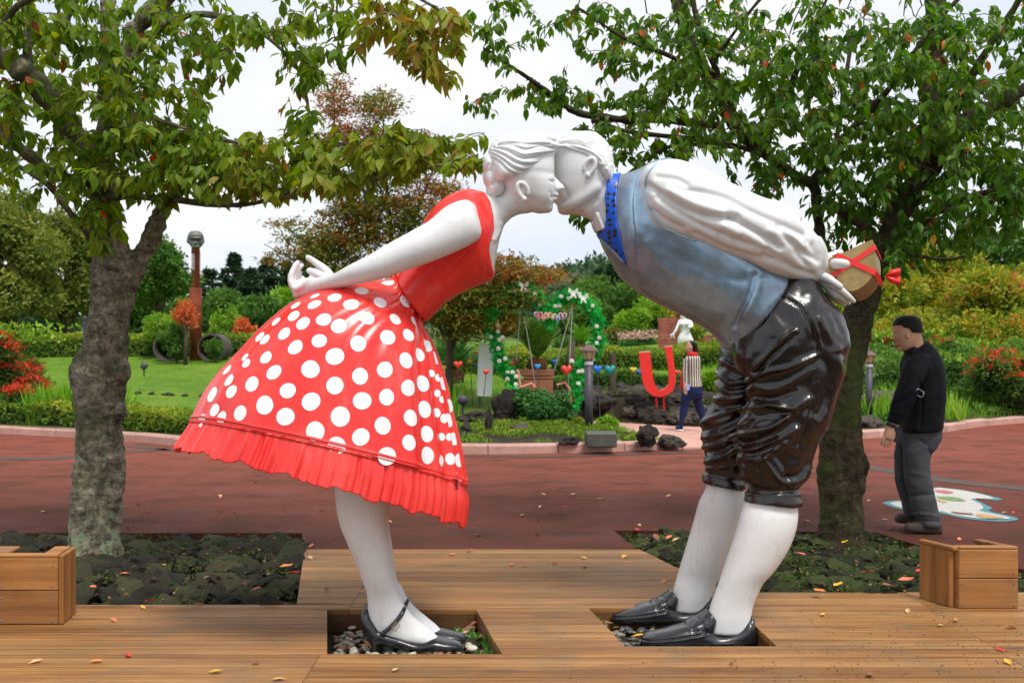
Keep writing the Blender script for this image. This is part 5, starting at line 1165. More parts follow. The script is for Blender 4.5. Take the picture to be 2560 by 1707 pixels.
RB_ = [[(1862, 420, .3, 13), (1800, 385, .2, 11), (1740, 345, .1, 11), (1690, 300, .0, 10), (1656, 240, -.1, 9), (1640, 150, -.15, 8), (1600, 40, -.2, 6), (1580, -60, -.2, 5)], [(1870, 415, .3, 11), (1920, 340, .15, 9), (1990, 265, 0, 8), (2060, 180, -.15, 8), (2130, 80, -.3, 6), (2230, -30, -.4, 5)],
       [(1740, 350, .1, 6), (1640, 332, 0, 6), (1540, 336, -.2, 5), (1470, 375, -.4, 4)], [(1740, 345, .2, 6), (1600, 320, .2, 6), (1440, 300, .1, 5), (1360, 280, 0, 5)], [(1660, 290, 0, 8), (1560, 278, .2, 9), (1440, 272, .3, 9), (1330, 262, .3, 8), (1270, 225, .2, 7), (1200, 170, .1, 5), (1110, 110, .0, 3)],
       [(1645, 170, -.15, 6), (1520, 125, -.3, 5), (1420, 80, -.4, 4), (1330, 20, -.4, 3)], [(2030, 560, 0, 18), (1980, 520, .1, 10), (1900, 470, .2, 6)], [(2070, 500, 0, 20), (2130, 300, .15, 22), (2142, 150, .2, 24), (2150, -20, .2, 22), (2155, -200, .2, 18)],
       [(1760, 350, .2, 6), (1790, 250, .1, 6), (1850, 120, 0, 5), (1900, 0, 0, 4)], [(2060, 560, -.1, 10), (2180, 470, -.5, 8), (2290, 440, -.8, 7), (2420, 450, -1, 5)], [(1720, 320, .3, 12), (1600, 130, .6, 14), (1560, 20, .6, 14), (1540, -80, .6, 12)], [(2140, 340, -.05, 12), (2240, 160, -.3, 10), (2330, 20, -.5, 8), (2370, -80, -.6, 7)], [(2040, 560, -.1, 8), (2090, 580, -.6, 5), (2160, 600, -.9, 4), (2220, 590, -1.1, 3)],
       [(1470, 375, -.4, 2.5), (1400, 430, -.2, 2.5), (1345, 478, 0, 2)], [(1640, 140, -.15, 5), (1700, 60, -.4, 4), (1760, -20, -.5, 4)], [(1920, 340, .1, 6), (1940, 200, .5, 6), (1960, 60, .7, 5)]]
RBL = [(1300, 215, 110, 40, -.3, .6, 1.3), (1200, 235, 110, 32, -.2, .5, 1.1), (1110, 225, 55, 18, -.1, .3, .8), (1165, 120, 60, 40, -.2, .4, .8), (1120, 40, 60, 45, -.4, .3, 1.1), (1190, 20, 60, 30, -.4, .3, .9), (1280, 80, 60, 40, -.4, .4, .55), (1400, 60, 110, 60, -.8, .6, 1.2), (1390, 150, 90, 40, -.8, .5, 1.0), (1500, 130, 100, 80, -.9, .8, 1.3), (1580, 60, 120, 60, -.9, .9, 1.3),
       (1430, 235, 110, 45, -.5, .7, 1.3), (1560, 220, 130, 60, -.9, .9, 1.5), (1420, 300, 110, 35, -.7, .5, 1.5), (1560, 310, 120, 45, -.8, .5, 1.6), (1450, 365, 55, 30, -.8, 0, 1.4), (1690, 130, 120, 110, -1, .9, 1.4), (1700, 260, 120, 90, -.9, .8, 1.5), (1830, 110, 130, 120, -1, .9, 1.4), (1840, 280, 130, 110, -.9, .9, 1.8), (1760, 390, 90, 55, -.4, .9, 2.0), (1970, 140, 130, 130, -1, .9, 1.5),
       (1980, 320, 130, 120, -.9, .9, 2.0), (1960, 450, 120, 70, -.2, .9, 2.2), (1930, 540, 55, 55, 0, .9, 1.6), (2110, 160, 130, 150, -1.1, .9, 1.5), (2110, 370, 130, 130, -.9, .8, 2.2), (2060, 500, 90, 60, -.3, .8, 2.2), (2240, 110, 130, 120, -1.2, .8, 1.4), (2250, 300, 130, 120, -1.2, .8, 2.0), (2250, 440, 120, 70, -1.2, .6, 2.2), (2340, 440, 60, 80, -1.2, .6, 2.0), (2160, 545, 110, 45, -1, .2, 1.7), (2280, 510, 90, 50, -1.2, 0, 1.4),
       (2080, 600, 70, 35, -.9, -.2, 1.0), (1340, 505, 30, 22, -.1, .2, 1.8), (2380, 200, 60, 220, -1.2, .7, 1.2), (1520, 365, 40, 25, -.4, .2, 1.0), (1800, -120, 420, 120, -1.4, 1.2, .4), (2500, 200, 120, 300, -1.4, .8, .5)]
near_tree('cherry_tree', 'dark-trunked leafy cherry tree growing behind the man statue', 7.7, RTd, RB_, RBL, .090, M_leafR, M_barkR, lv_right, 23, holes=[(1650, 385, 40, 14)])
# ============================================================ BACKGROUND PLANTING
LM = {
 'olive': leafmat('olive_foliage', [(0, (.08, .13, .02)), (.5, (.19, .23, .04)), (1, (.34, .35, .07))], .7, .3),  # lightened olive, distance haze mixed into the leaf colour
 'green': leafmat('green_foliage', [(0, (.040, .10, .020)), (.5, (.085, .19, .030)), (1, (.18, .31, .055))], .7, .3),
 'dark': leafmat('dark_conifer_foliage', [(0, (.030, .070, .034)), (.6, (.060, .120, .055)), (1, (.11, .18, .08))], .8, .2),  # lightened greens carry distance haze in the leaf colour
 'lime': leafmat('lime_foliage', [(0, (0.095, 0.216, 0.019)), (.5, (0.189, 0.365, 0.030)), (1, (0.365, 0.513, 0.068))], .7, .35),
 'gold': leafmat('yellowing_foliage', [(0, (.08, .15, .02)), (.4, (.20, .29, .03)), (.68, (.42, .42, .04)), (.86, (.56, .36, .05)), (1, (.56, .20, .07))], .7, .3),
 'maple': leafmat('turning_maple_leaf', [(0, (.07, .13, .014)), (.35, (.17, .19, .02)), (.6, (.27, .13, .025)), (.85, (.34, .075, .03)), (1, (.40, .045, .025))], .6, .2),
 'hedge': leafmat('hedge_foliage', [(0, (0.054, 0.121, 0.016)), (.5, (0.135, 0.243, 0.024)), (1, (0.365, 0.405, 0.041))], .7, .25),
 'grass': leafmat('grass_blade', [(0, (0.108, 0.270, 0.020)), (.5, (0.203, 0.432, 0.030)), (1, (0.405, 0.567, 0.081))], .7, .3),
 'red': leafmat('red_blossom', [(0, (.60, .035, .025)), (.6, (.82, .07, .035)), (1, (.85, .18, .09))], .6, .25),
 'scarlet': leafmat('orange_red_leaf', [(0, (0.540, 0.135, 0.041)), (.6, (0.743, 0.162, 0.068)), (1, (0.608, 0.338, 0.081))], .6, .25),
 'garland': leafmat('artificial_ivy_leaf', [(0, (.00, .20, .03)), (.5, (.01, .52, .07)), (1, (.08, .78, .13))], .35, .25),
 'cycad': leafmat('cycad_frond', [(0, (.05, .15, .02)), (.5, (.13, .32, .03)), (1, (.22, .44, .05))], .4, .3),
 'fern': leafmat('fine_green_foliage', [(0, (0.027, 0.108, 0.027)), (.6, (0.068, 0.203, 0.047)), (1, (0.162, 0.297, 0.068))], .6, .3),
}
M_btrunk = simple('grey_brown_bark', (.085, .065, .048), .9, .35, 3, .6, 20)
M_core = simple('dark_twig_mass', (.020, .030, .012), 1, .3, 3)  # very dark green for hedge and shrub cores and pipe backs
def crown_pts(blobs, n, rmin=.55):
    """points through several ellipsoids: (x,y,z,rx,ry,rz)"""
    w = np.array([b[3] * b[4] + b[4] * b[5] + b[3] * b[5] for b in blobs]); c = RNG.choice(len(blobs), n, p=w / w.sum()); D = rdir(n); R = RNG.uniform(rmin, 1.16, n) ** .8
    B = np.array(blobs)[c]; P = B[:, :3] + D * B[:, 3:6] * R[:, None]; return P, D
def crown(name, blobs, n, size, tpl, mat, parent, lvpow=1.0, droop=0.0, kind='stuff', rmin=.55, seedclump=True):
    P, D = crown_pts(blobs, n, rmin)
    cl = np.array([noise.noise(Vector(p) * (1.2 / max(.5, size * 6))) for p in P]) * .45
    L = np.clip(RNG.random(n) ** lvpow * .75 + .12 + cl, 0, 1); dr = D + RNG.normal(size=(n, 3)) * .7; dr[:, 2] -= droop
    N = D + RNG.normal(size=(n, 3)) * .5 + np.array([0, 0, .5]); return obj(name, leaves(name, P, dr, N, RNG.uniform(.65, 1.25, n) * size, tpl, L), LM[mat], parent, local=True, kind=kind)
def btree(label, u, Y, top_v, wpx, mat, n=3500, size=.20, z=None, cat='tree', group=None, trunk=True, base_frac=.25, name='tree', nb=9, tpl=T_SPRAY, lean=0, flat=1.0, lvpow=1.0, seed=0):
    n = int(n * (.58 if Y > 40 else .80)); size *= 1.22 if Y > 40 else 1.08
    if mat == 'gold': nb += 8
    x = (u - CU) / FP * Y; z0 = hz1(x, Y) if z is None else z; top = EYE - (top_v - HV) / FP * Y; H = top - z0; R = wpx / 2 / FP * Y
    t = thing(name, label, cat, (x, Y, z0 - .05), group); rnd = random.Random(seed + int(u) * 7); bl = []
    zc = H * (base_frac + (1 - base_frac) / 2); rz = H * (1 - base_frac) / 2
    for _ in range(nb):
        a, q = rnd.uniform(0, 6.28), math.sqrt(rnd.random()) * .62; zz = rnd.uniform(-.6, .62); k = math.sqrt(max(.1, 1 - zz * zz)); r = R * rnd.uniform(.24, .50)
        bl.append((q * R * k * math.cos(a) + lean * zz, q * R * k * math.sin(a), zc + zz * rz, r, r, r * .7 * flat))
    bl.append((0, 0, zc, R * .55, R * .55, rz * .8)); bl.append((0, 0, zc + rz * .55, R * .4, R * .4, rz * .45))
    crown('crown', bl, n, size, tpl, mat, t, lvpow)
    if trunk:
        P = [Vector((0, 0, -.1)), Vector((.04 * R, 0, H * base_frac * .7)), Vector((lean * .1, 0, zc)), Vector((lean * .3, 0, zc + rz * .5))]; r0 = max(.05, .035 * H)
        parts = [tube(P, [r0, r0 * .8, r0 * .5, r0 * .2], 8)]
        for b in bl[:6]: parts.append(tube([P[1], (P[1] + Vector(b[:3])) / 2 + Vector((0, 0, .1 * H)), Vector(b[:3])], [r0 * .5, r0 * .3, r0 * .12], 5))
        obj('trunk', mesh_py('trunk', join(parts), True), M_btrunk, t, local=True)
    return t
def conifer(label, u, Y, top_v, wpx, group, n=2600, seed=0, mat='dark'):
    x = (u - CU) / FP * Y; z0 = hz1(x, Y); H = EYE - (top_v - HV) / FP * Y - z0; R = wpx / 2 / FP * Y; t = thing('conifer', label, 'tree', (x, Y, z0 - .1), group); rg = np.random.default_rng(seed)
    R *= 1.35; tiers = 9 + seed % 4; k = rg.integers(0, tiers * 5, n); tier, br = k // 5, k % 5; zt = (tier + .6 * rg.random(n)) / tiers; ang = br * 1.2566 + tier * .9 + rg.normal(size=n) * .28; rr = R * (1 - zt * .93) ** (.55 + .2 * (seed % 3)) * (.45 + .8 * np.sin(tier * 2.3 + br * 2.9 + seed) ** 2) * rg.uniform(.1, 1, n) ** .55
    P = np.stack([np.cos(ang) * rr, np.sin(ang) * rr, H * (.12 + .9 * zt) - rr * .25], 1); D = np.stack([np.cos(ang), np.sin(ang), -.25 + .3 * rg.random(n)], 1) + rg.normal(size=(n, 3)) * .35
    obj('crown', leaves('crown', P, D, rg.normal(size=(n, 3)) * .3 + np.array([0, 0, 1]), rg.uniform(.6, 1.3, n) * H * .07, T_SPRAY, rg.random(n) ** 1.3), LM[mat], t, local=True, kind='stuff')
    obj('trunk', mesh_py('trunk', tube([Vector((0, 0, -.1)), Vector((0, 0, H * .98))], [H * .022, H * .004], 7), True), M_btrunk, t, local=True); return t

# hills closing the view far behind the trees
hx = np.linspace(-260, 260, 120); hy = np.linspace(110, 240, 20); HX, HY = np.meshgrid(hx, hy, indexing='ij')
HZ = 2.5 + ss((HY - 110) / 70) * (7 + 2.5 * np.sin(HX * .03 + .6) + 4.5 * np.exp(-((HX - 30) / 30) ** 2) + 1.5 * np.sin(HX * .11)) + np.random.default_rng(3).normal(size=HX.shape) * .5
i = np.arange(119)[:, None] * 20; k = np.arange(19)[None, :]; F = np.stack([i + k, i + k + 20, i + k + 21, i + k + 1], -1).reshape(-1, 4)
obj('hill', mesh_np('hill', np.stack([HX, HY, HZ], -1).reshape(-1, 3), F), simple('wooded_hill', (.035, .060, .028), .95, .5, .35, .9, 2), kind='structure')
P = np.stack([RNG.uniform(-120, 120, 16000), RNG.uniform(112, 185, 16000), np.zeros(16000)], 1); from_ = HX; 
P[:, 2] = 2.5 + ss((P[:, 1] - 110) / 70) * (7 + 2.5 * np.sin(P[:, 0] * .03 + .6) + 4.5 * np.exp(-((P[:, 0] - 30) / 30) ** 2) + 1.5 * np.sin(P[:, 0] * .11)) + RNG.uniform(0, 2.2, 16000) * (.5 + .5 * np.sin(P[:, 0] * 1.1) * np.sin(P[:, 1] * .9))
obj('distant_wood', leaves('distant_wood', P, rdir(len(P)), rdir(len(P), .6), RNG.uniform(.8, 1.6, len(P)), T_SPRAY, RNG.random(len(P))), LM['dark'], kind='stuff')

cg = 'dark conifers on the skyline left of the woman statue'; ORD = ['first', 'second', 'third', 'fourth', 'fifth', 'sixth', 'seventh', 'eighth', 'ninth']
for j, (u, tv, w) in enumerate([(463, 690, 60), (522, 668, 90), (585, 632, 110), (628, 668, 80), (668, 640, 95), (718, 652, 90), (770, 660, 90), (840, 668, 90), (900, 655, 90)]):
    conifer('dark conifer on the left skyline, %s from the left of nine' % ORD[j], u, 84 + 5 * (j % 3), tv, w, cg, 2600, j)
cg2 = 'dark conifers on the hill between the two statues'
for j, (u, tv, w) in enumerate([(1438, 692, 46), (1466, 700, 40), (1500, 668, 60), (1532, 655, 66), (1570, 660, 70), (1612, 680, 66)]):
    conifer('dark conifer on the hill between the statues, %s from the left' % ORD[j], u, 88 + 4 * (j % 3), tv, w, cg2, 2000, 20 + j)
# left side
btree('wide olive-green tree at the far left behind the red-flowered shrub', 30, 33, 470, 330, 'olive', 11000, .17, base_frac=.12, nb=16, seed=1)
btree('olive-green tree just left of the lichened cherry trunk', 165, 36, 520, 260, 'olive', 9000, .18, base_frac=.12, nb=14, seed=2)
btree('large green tree beyond the left edge of the lawn', -190, 34, 500, 380, 'green', 8000, .2, base_frac=.12, nb=14, seed=3)
btree('grey-green round tree with a thin trunk left of the mask column', 395, 40, 588, 200, 'green', 7500, .17, base_frac=.34, nb=12, seed=4)
btree('dark leafy tree directly behind the lichened cherry trunk', 275, 44, 640, 180, 'green', 5000, .2, base_frac=.1, seed=5)
for j, (u, Y, tv, w, mt) in enumerate([(330, 50, 740, 150, 'green'), (470, 60, 745, 150, 'green'), (560, 62, 722, 150, 'green'), (640, 58, 738, 160, 'green'), (710, 64, 715, 160, 'lime'), (780, 60, 735, 150, 'green'), (860, 62, 730, 160, 'green'), (110, 52, 760, 200, 'dark')]):
    btree('rounded %s bush in the belt under the left conifers, %s' % ('pale' if mt == 'lime' else 'green', ['right of the lichened cherry trunk', 'behind the mask column', 'just right of the mask column', 'above the red-leaved small maple', 'left of the clasped hands', 'behind the clasped hands', 'behind the bodice', 'left of the lichened cherry trunk'][j]), u, Y, tv, w, mt, 3200, .24, cat='shrub', name='shrub', trunk=False, base_frac=0, group='shrub belt under the left conifers', seed=j)
btree('low bright-green bush in front of the left concrete pipe', 440, 29.2, 800, 95, 'green', 3000, .07, cat='shrub', name='shrub', base_frac=.1, seed=8)
btree('small green bush inside the right concrete pipe', 536, 29.4, 842, 62, 'green', 1500, .06, cat='shrub', name='shrub', base_frac=.05, seed=9)
btree('feathery light-green small tree left of the mask column', 395, 31, 780, 110, 'lime', 2600, .08, cat='tree', base_frac=.35, seed=10)
btree('orange-red young maple leaning against the mask column', 463, 28.8, 742, 82, 'scarlet', 900, .07, base_frac=.55, seed=11)
btree('small red-leaved maple right of the mask column', 605, 34, 790, 75, 'scarlet', 1000, .09, base_frac=.3, seed=12)
btree('slender pale young tree behind the right concrete pipe', 545, 33, 765, 60, 'lime', 600, .09, base_frac=.1, seed=13); btree('slender pale young tree nearer the dotted skirt', 580, 36, 755, 50, 'lime', 600, .09, base_frac=.1, seed=14)
# hedges
def hedge(label, x0, x1, y0, y1, h, mat, n, size=.05, zoff=0, name='hedge', curve=None, wob=.06):
    if curve: ky_ = lambda x: np.interp(x, KX, KY)
    else: ky_ = lambda x: np.asarray(x) * 0.0
    y0_, y1_ = y0, y1; ym = float(ky_((x0 + x1) / 2)); y0, y1 = y0 + ym, y1 + ym
    t = thing(name, label, 'hedge', ((x0 + x1) / 2, (y0 + y1) / 2, hz1((x0 + x1) / 2, (y0 + y1) / 2) + zoff - .05)); L = t.location
    n = int(n * .62); size *= 1.15; X = RNG.uniform(x0, x1, n); Yq = RNG.uniform(y0, y1, n); c = RNG.random(n); A = (y1 - y0) / (h + y1 - y0)
    top = c < A; zz = np.where(top, h * RNG.uniform(.85, 1.04, n), h * RNG.random(n)); Yq = np.where(top, Yq, y0 + RNG.uniform(-.02, .10, n)); Yq = Yq - ym + ky_(X); endf = np.minimum(1, np.minimum(X - x0, x1 - X) / .35 + .25)
    zz = zz * (endf if curve else 1) + wob * np.sin(X * 2.1 + y0) * (zz / h) + wob * .7 * np.sin(X * 5.3); Z = hz(X, Yq) + zz + zoff
    P = np.stack([X - L.x, Yq - L.y, Z - L.z], 1); N = np.where(top[:, None], np.array([[0, 0, 1.0]]), np.array([[0, -1.0, .3]])) + RNG.normal(size=(n, 3)) * .5
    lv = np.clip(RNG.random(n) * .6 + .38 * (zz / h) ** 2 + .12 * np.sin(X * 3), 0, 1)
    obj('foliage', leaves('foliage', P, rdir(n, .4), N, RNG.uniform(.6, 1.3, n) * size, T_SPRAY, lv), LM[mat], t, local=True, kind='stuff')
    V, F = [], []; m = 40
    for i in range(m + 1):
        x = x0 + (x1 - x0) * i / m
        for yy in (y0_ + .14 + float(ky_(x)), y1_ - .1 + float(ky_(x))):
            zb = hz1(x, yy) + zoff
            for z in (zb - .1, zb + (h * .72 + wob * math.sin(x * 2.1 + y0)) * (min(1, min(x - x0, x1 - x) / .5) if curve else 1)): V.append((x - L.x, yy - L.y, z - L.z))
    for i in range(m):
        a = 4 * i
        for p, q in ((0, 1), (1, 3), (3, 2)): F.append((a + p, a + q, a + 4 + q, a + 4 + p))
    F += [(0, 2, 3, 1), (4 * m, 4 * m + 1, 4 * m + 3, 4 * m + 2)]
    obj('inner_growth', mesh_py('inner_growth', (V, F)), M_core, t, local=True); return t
hedge('clipped yellow-green hedge across the back of the left lawn', -17, -7.7, 31.5, 33.2, .62, 'hedge', 16000, .07)
hedge('clipped yellow-green hedge to the right of the concrete pipes', -8.2, -5.0, 31.5, 33.0, .50, 'hedge', 5000, .07)
hedge('low loose hedge along the kerb left of the dotted skirt', -6.9, -1.6, .42, 1.5, .30, 'hedge', 15000, .05, curve=1, wob=.05)
hedge('low loose planting along the kerb beyond the lichened cherry trunk', -16, -7.0, .5, 1.9, .34, 'hedge', 12000, .06, curve=1, wob=.06)
hedge('gold-topped clipped hedge behind the red letter U', 1.6, 8.2, 27.6, 29.2, .52, 'hedge', 16000, .06)
hedge('rounded green hedge at the back behind the potted cycad', -1.6, 1.7, 26.5, 28.2, .55, 'hedge', 9000, .06)
hedge('dark green hedge between the lawn and the lava bank', .7, 5.0, 21.6, 22.7, .42, 'green', 12000, .05)
hedge('green hedge running behind the walking man', 6.8, 15, 2.6, 5, .70, 'green', 15000, .08, curve=1, wob=.12)
# red flowering shrubs
def flowershrub(label, u, Y, top_v, wpx, n, nf, seed, band=(.45, .98), z=None, size=.07, depth=.8):
    x = (u - CU) / FP * Y; z0 = hz1(x, Y); H = EYE - (top_v - HV) / FP * Y - z0; R = wpx / 2 / FP * Y; t = thing('flowering_shrub', label, 'shrub', (x, Y, z0 - .05)); rnd = random.Random(seed); bl = []
    for _ in range(14):
        a, q = rnd.uniform(0, 6.28), math.sqrt(rnd.random()) * .7; r = R * rnd.uniform(.28, .42); zz = rnd.uniform(.15, .85) * H; bl.append((q * R * math.cos(a), q * R * depth * math.sin(a), zz, r, r * depth, min(r * .8, H * .3)))
    crown('foliage', bl, n, size, T_SPRAY, 'green', t)
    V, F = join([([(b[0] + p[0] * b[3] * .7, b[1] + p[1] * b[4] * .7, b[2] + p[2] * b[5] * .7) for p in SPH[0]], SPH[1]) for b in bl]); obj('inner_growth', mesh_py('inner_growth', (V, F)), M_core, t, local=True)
    C = []
    for _ in range(nf):
        b = rnd.choice(bl); a = rnd.uniform(0, 6.28); e = rnd.uniform(-.1, 1.2); d = (math.cos(a) * math.cos(e), -abs(math.sin(a)) * math.cos(e) if rnd.random() < .75 else math.sin(a), math.sin(e)); zz = b[2] + d[2] * b[5]
        if band[0] * H < zz < band[1] * H + .2: C.append((b[0] + d[0] * b[3] * 1.03, b[1] + d[1] * b[4] * 1.03, zz))
    P = np.repeat(np.array(C), 12, 0) + RNG.normal(size=(len(C) * 12, 3)) * size * np.array([.9, .9, .4])
    obj('flowers', leaves('flowers', P, rdir(len(P), .6), rdir(len(P)), RNG.uniform(.6, 1.1, len(P)) * size * .8, T_SPRAY, RNG.random(len(P))), LM['red'], t, local=True, kind='stuff')
    P = np.stack([RNG.normal(size=260) * R * .6, RNG.normal(size=260) * R * .4, H * RNG.uniform(.85, 1.02, 260)], 1)
    obj('new_shoots', leaves('new_shoots', P, rdir(260, 1.6), rdir(260), RNG.uniform(1, 2.2, 260) * size, T_LEAF, RNG.random(260)), LM['lime'], t, local=True, kind='stuff'); return t
_b = bmesh.new(); bmesh.ops.create_icosphere(_b, subdivisions=2, radius=1); _b.verts.index_update(); SPH = ([tuple(v.co) for v in _b.verts], [tuple(v.index for v in f.verts) for f in _b.faces]); _b.free()
flowershrub('dense shrub topped with red flower clusters at the left edge', 35, 18.6, 812, 250, 6500, 330, 3, (.35, .98))
flowershrub('shrub with sparse red flowers behind the lamp post at right', 2235, 23.5, 828, 220, 6000, 90, 4, (.5, 1))
flowershrub('dark shrub with a band of red flowers at the right edge', 2520, 20.5, 880, 280, 6500, 190, 5, (.6, 1.02))
flowershrub('green shrub with a few red blooms right of the walking man', 2395, 24.5, 850, 170, 4500, 40, 6, (.5, 1))
# right side trees
for j, (u, Y, tv, w, mt, lb) in enumerate([(2200, 33, 655, 260, 'gold', 'yellow and orange leaved tree seen over the lamp post'), (2330, 36, 610, 280, 'gold', 'yellowing tree behind the walking man'), (2470, 32, 660, 260, 'gold', 'orange-tinted tree near the right edge'), (2600, 36, 640, 280, 'gold', 'yellow tree just beyond the right edge'), (2460, 46, 560, 300, 'green', 'green pine-like tree rising behind the yellow trees'), (2080, 40, 690, 200, 'lime', 'bright green tree behind the breeches of the man statue'), (2640, 44, 520, 320, 'green', 'tall green tree beyond the right edge'), (2290, 50, 570, 240, 'green', 'green tree behind the yellow ones')]):
    btree(lb, u, Y, tv, w, mt, 6500, .14 if mt == 'gold' else .2, base_frac=.12, nb=14, seed=30 + j, flat=.75)
for j, (u, Y, tv, w) in enumerate([(2150, 28, 770, 180), (2290, 29, 775, 200), (2430, 28, 770, 200), (2560, 28, 765, 200)]):
    btree('low yellow-green shrub on the right bank, ' + ['nearest the cherry trunk', 'behind the walking man', 'right of the walking man', 'at the right edge'][j], u, Y, tv, w, 'gold', 3800, .10, cat='shrub', name='shrub', trunk=False, base_frac=0, group='yellow shrubs on the right bank', seed=50 + j)
# centre trees
CT = [(1500, 70, 688, 190, 'green', 'broad dark-green tree under the skyline conifers'), (1430, 62, 735, 150, 'olive', 'grey-olive tree left of the broad green one'), (1590, 66, 700, 200, 'green', 'green tree partly hidden by the vest'), (1490, 52, 765, 150, 'green', 'rounded mid-green tree above the pink grass'), (1640, 48, 752, 170, 'lime', 'bright lime tree beside the red plank wall'), (1570, 46, 775, 120, 'lime', 'small lime tree left of the red plank wall'), (1400, 54, 795, 130, 'green', 'green shrub behind the heart arch'), (1340, 50, 812, 130, 'green', 'green shrub behind the left lobe of the arch'),
      (1250, 56, 760, 160, 'green', 'green tree behind the turning maple'), (1160, 60, 740, 180, 'green', 'dark tree behind the maple trunk'), (1750, 44, 720, 200, 'gold', 'yellowing tree behind the red plank wall'), (1860, 42, 740, 200, 'green', 'green tree behind the breeches'), (1960, 46, 700, 240, 'green', 'green tree between breeches and cherry trunk')]
for j, (u, Y, tv, w, mt, lb) in enumerate(CT): btree(lb, u, Y, tv, w, mt, 4800, .2 if Y > 50 else .15, base_frac=.08, nb=12, seed=60 + j, cat='shrub' if 'shrub' in lb else 'tree', name='shrub' if 'shrub' in lb else 'tree')
btree('mound of pinkish grass beyond the lamp post', 1530, 40, 822, 130, 'maple', 2500, .12, cat='ornamental grass', name='grass_mound', trunk=False, base_frac=0, seed=80, lvpow=1.6)
for j, (u, Y, tv, w) in enumerate([(1420, 36, 846, 90), (1600, 38, 838, 120), (1490, 35, 852, 90)]): btree('small green shrub beyond the back hedge, ' + ['behind the arch', 'left of the red plank wall', 'right of the arch'][j], u, Y, tv, w, 'green', 2400, .09, cat='shrub', name='shrub', trunk=False, base_frac=0, group='small shrubs beyond the back hedge', seed=90 + j)
# the two maples behind the woman statue
def maple(name_label, u, Y, base_v, stems, blobs, n, size):
    x = (u - CU) / FP * Y; t = thing('maple_tree', name_label, 'tree', (x, Y, hz1(x, Y) - .05)); parts = []
    for S in stems:
        P = catmull([[*W(a, b, Y + d), r * Y / FP] for a, b, d, r in S], 5); parts = tube([Vector(p[:3]) for p in P], list(P[:, 3]), 7); obj('branch' if S is not stems[0] else 'trunk', mesh_py('branch', parts, True), M_btrunk, t)
    P, L = [], []
    tot = sum(b[2] * b[3] * b[4] for b in blobs)
    for cu, cv, ru, rv, dn, red in blobs:
        k = int(n * ru * rv * dn / tot); nc = max(3, k // 14)
        cc = []
        for _ in range(nc):
            a, q = random.uniform(0, 6.28), math.sqrt(random.random()); cc.append(W(cu + ru * q * math.cos(a), cv + rv * q * math.sin(a), Y + random.uniform(-1.1, 1.1)))
        cc = np.array([list(c) for c in cc]); i = RNG.integers(0, nc, k); P.append(cc[i] + RNG.normal(size=(k, 3)) * np.array([.17, .17, .045])); L.append(np.clip(RNG.random(k) * .45 + red * .75 - .08 + .15 * RNG.normal(size=nc)[i], 0, 1))
    P, L = np.concatenate(P), np.concatenate(L); m = len(P); D = rdir(m); D[:, 2] -= .3
    obj('foliage', leaves('foliage', P - np.array(t.location), D, RNG.normal(size=(m, 3)) * .4 + np.array([0, -.2, 1]), RNG.uniform(.6, 1.2, m) * size, T_SPRAY, L), LM['maple'], t, local=True, kind='stuff')
maple('spreading maple turning rust-brown beside the heart arch', 1130, 20.5, 1010, [[(1128, 1012, 0, 12), (1122, 930, 0, 10), (1124, 860, 0, 10), (1112, 800, 0, 8), (1102, 740, 0, 5), (1110, 690, 0, 3)], [(1128, 870, 0, 7), (1160, 800, .1, 6), (1195, 745, .2, 4), (1240, 700, .3, 2.5)], [(1126, 840, 0, 5), (1150, 770, -.1, 4), (1155, 700, -.1, 3)], [(1122, 860, 0, 5), (1085, 790, .2, 4), (1060, 740, .3, 3)], [(1150, 820, 0, 4), (1200, 790, -.3, 3), (1260, 765, -.5, 2)]],
      [(1150, 690, 80, 40, 1.2, .35), (1240, 670, 90, 32, 1.3, .5), (1330, 690, 75, 22, 1.0, .62), (1385, 688, 25, 12, .6, .66), (1180, 740, 110, 28, 1.3, .15), (1260, 745, 90, 26, 1.2, .18), (1120, 790, 80, 24, 1.0, .22), (1200, 805, 90, 26, 1.1, .45), (1075, 760, 60, 40, .8, .2), (1130, 840, 60, 18, .6, .15), (1300, 720, 60, 20, .9, .35), (1060, 700, 70, 50, .5, .3)], 14500, .085)
maple('tall open maple with red-tipped upright twigs behind the woman statue', 1000, 24, 1000, [[(1010, 1000, 0, 12), (1000, 850, 0, 11), (985, 700, 0, 9), (975, 560, 0, 6), (962, 420, 0, 4), (958, 300, 0, 2)], [(985, 700, 0, 7), (1030, 560, .3, 5), (1070, 460, .4, 3), (1090, 400, .4, 2)], [(990, 700, 0, 6), (900, 600, -.3, 5), (860, 520, -.3, 4), (838, 400, -.3, 3), (836, 220, -.3, 1.5)], [(900, 610, -.3, 4), (820, 650, -.5, 3), (760, 600, -.6, 2), (700, 560, -.6, 1.5)], [(1030, 560, 0, 3), (1100, 520, .2, 2), (1140, 480, .2, 1.2)], [(960, 500, 0, 2), (930, 400, 0, 1.5), (925, 250, 0, 1)], [(820, 650, -.5, 2), (740, 650, -.6, 1.5), (660, 610, -.6, 1)]],
      [(836, 240, 32, 55, .9, .62), (945, 270, 55, 45, .9, .35), (930, 350, 90, 30, 1.1, .55), (1040, 360, 70, 26, .9, .62), (1000, 400, 110, 26, .8, .5), (850, 340, 40, 40, .7, .6), (900, 480, 70, 60, .9, .12), (960, 550, 90, 60, 1.0, .15), (870, 560, 70, 60, 1.0, .45), (1050, 500, 80, 60, .8, .55), (1120, 480, 40, 30, .4, .6), (800, 620, 60, 40, .9, .3), (720, 640, 60, 24, .6, .4), (680, 560, 55, 14, .25, .6), (760, 580, 60, 40, .4, .25), (840, 640, 80, 50, .9, .2), (1000, 640, 70, 60, .8, .5), (940, 700, 120, 50, .5, .25)], 22000, .095)
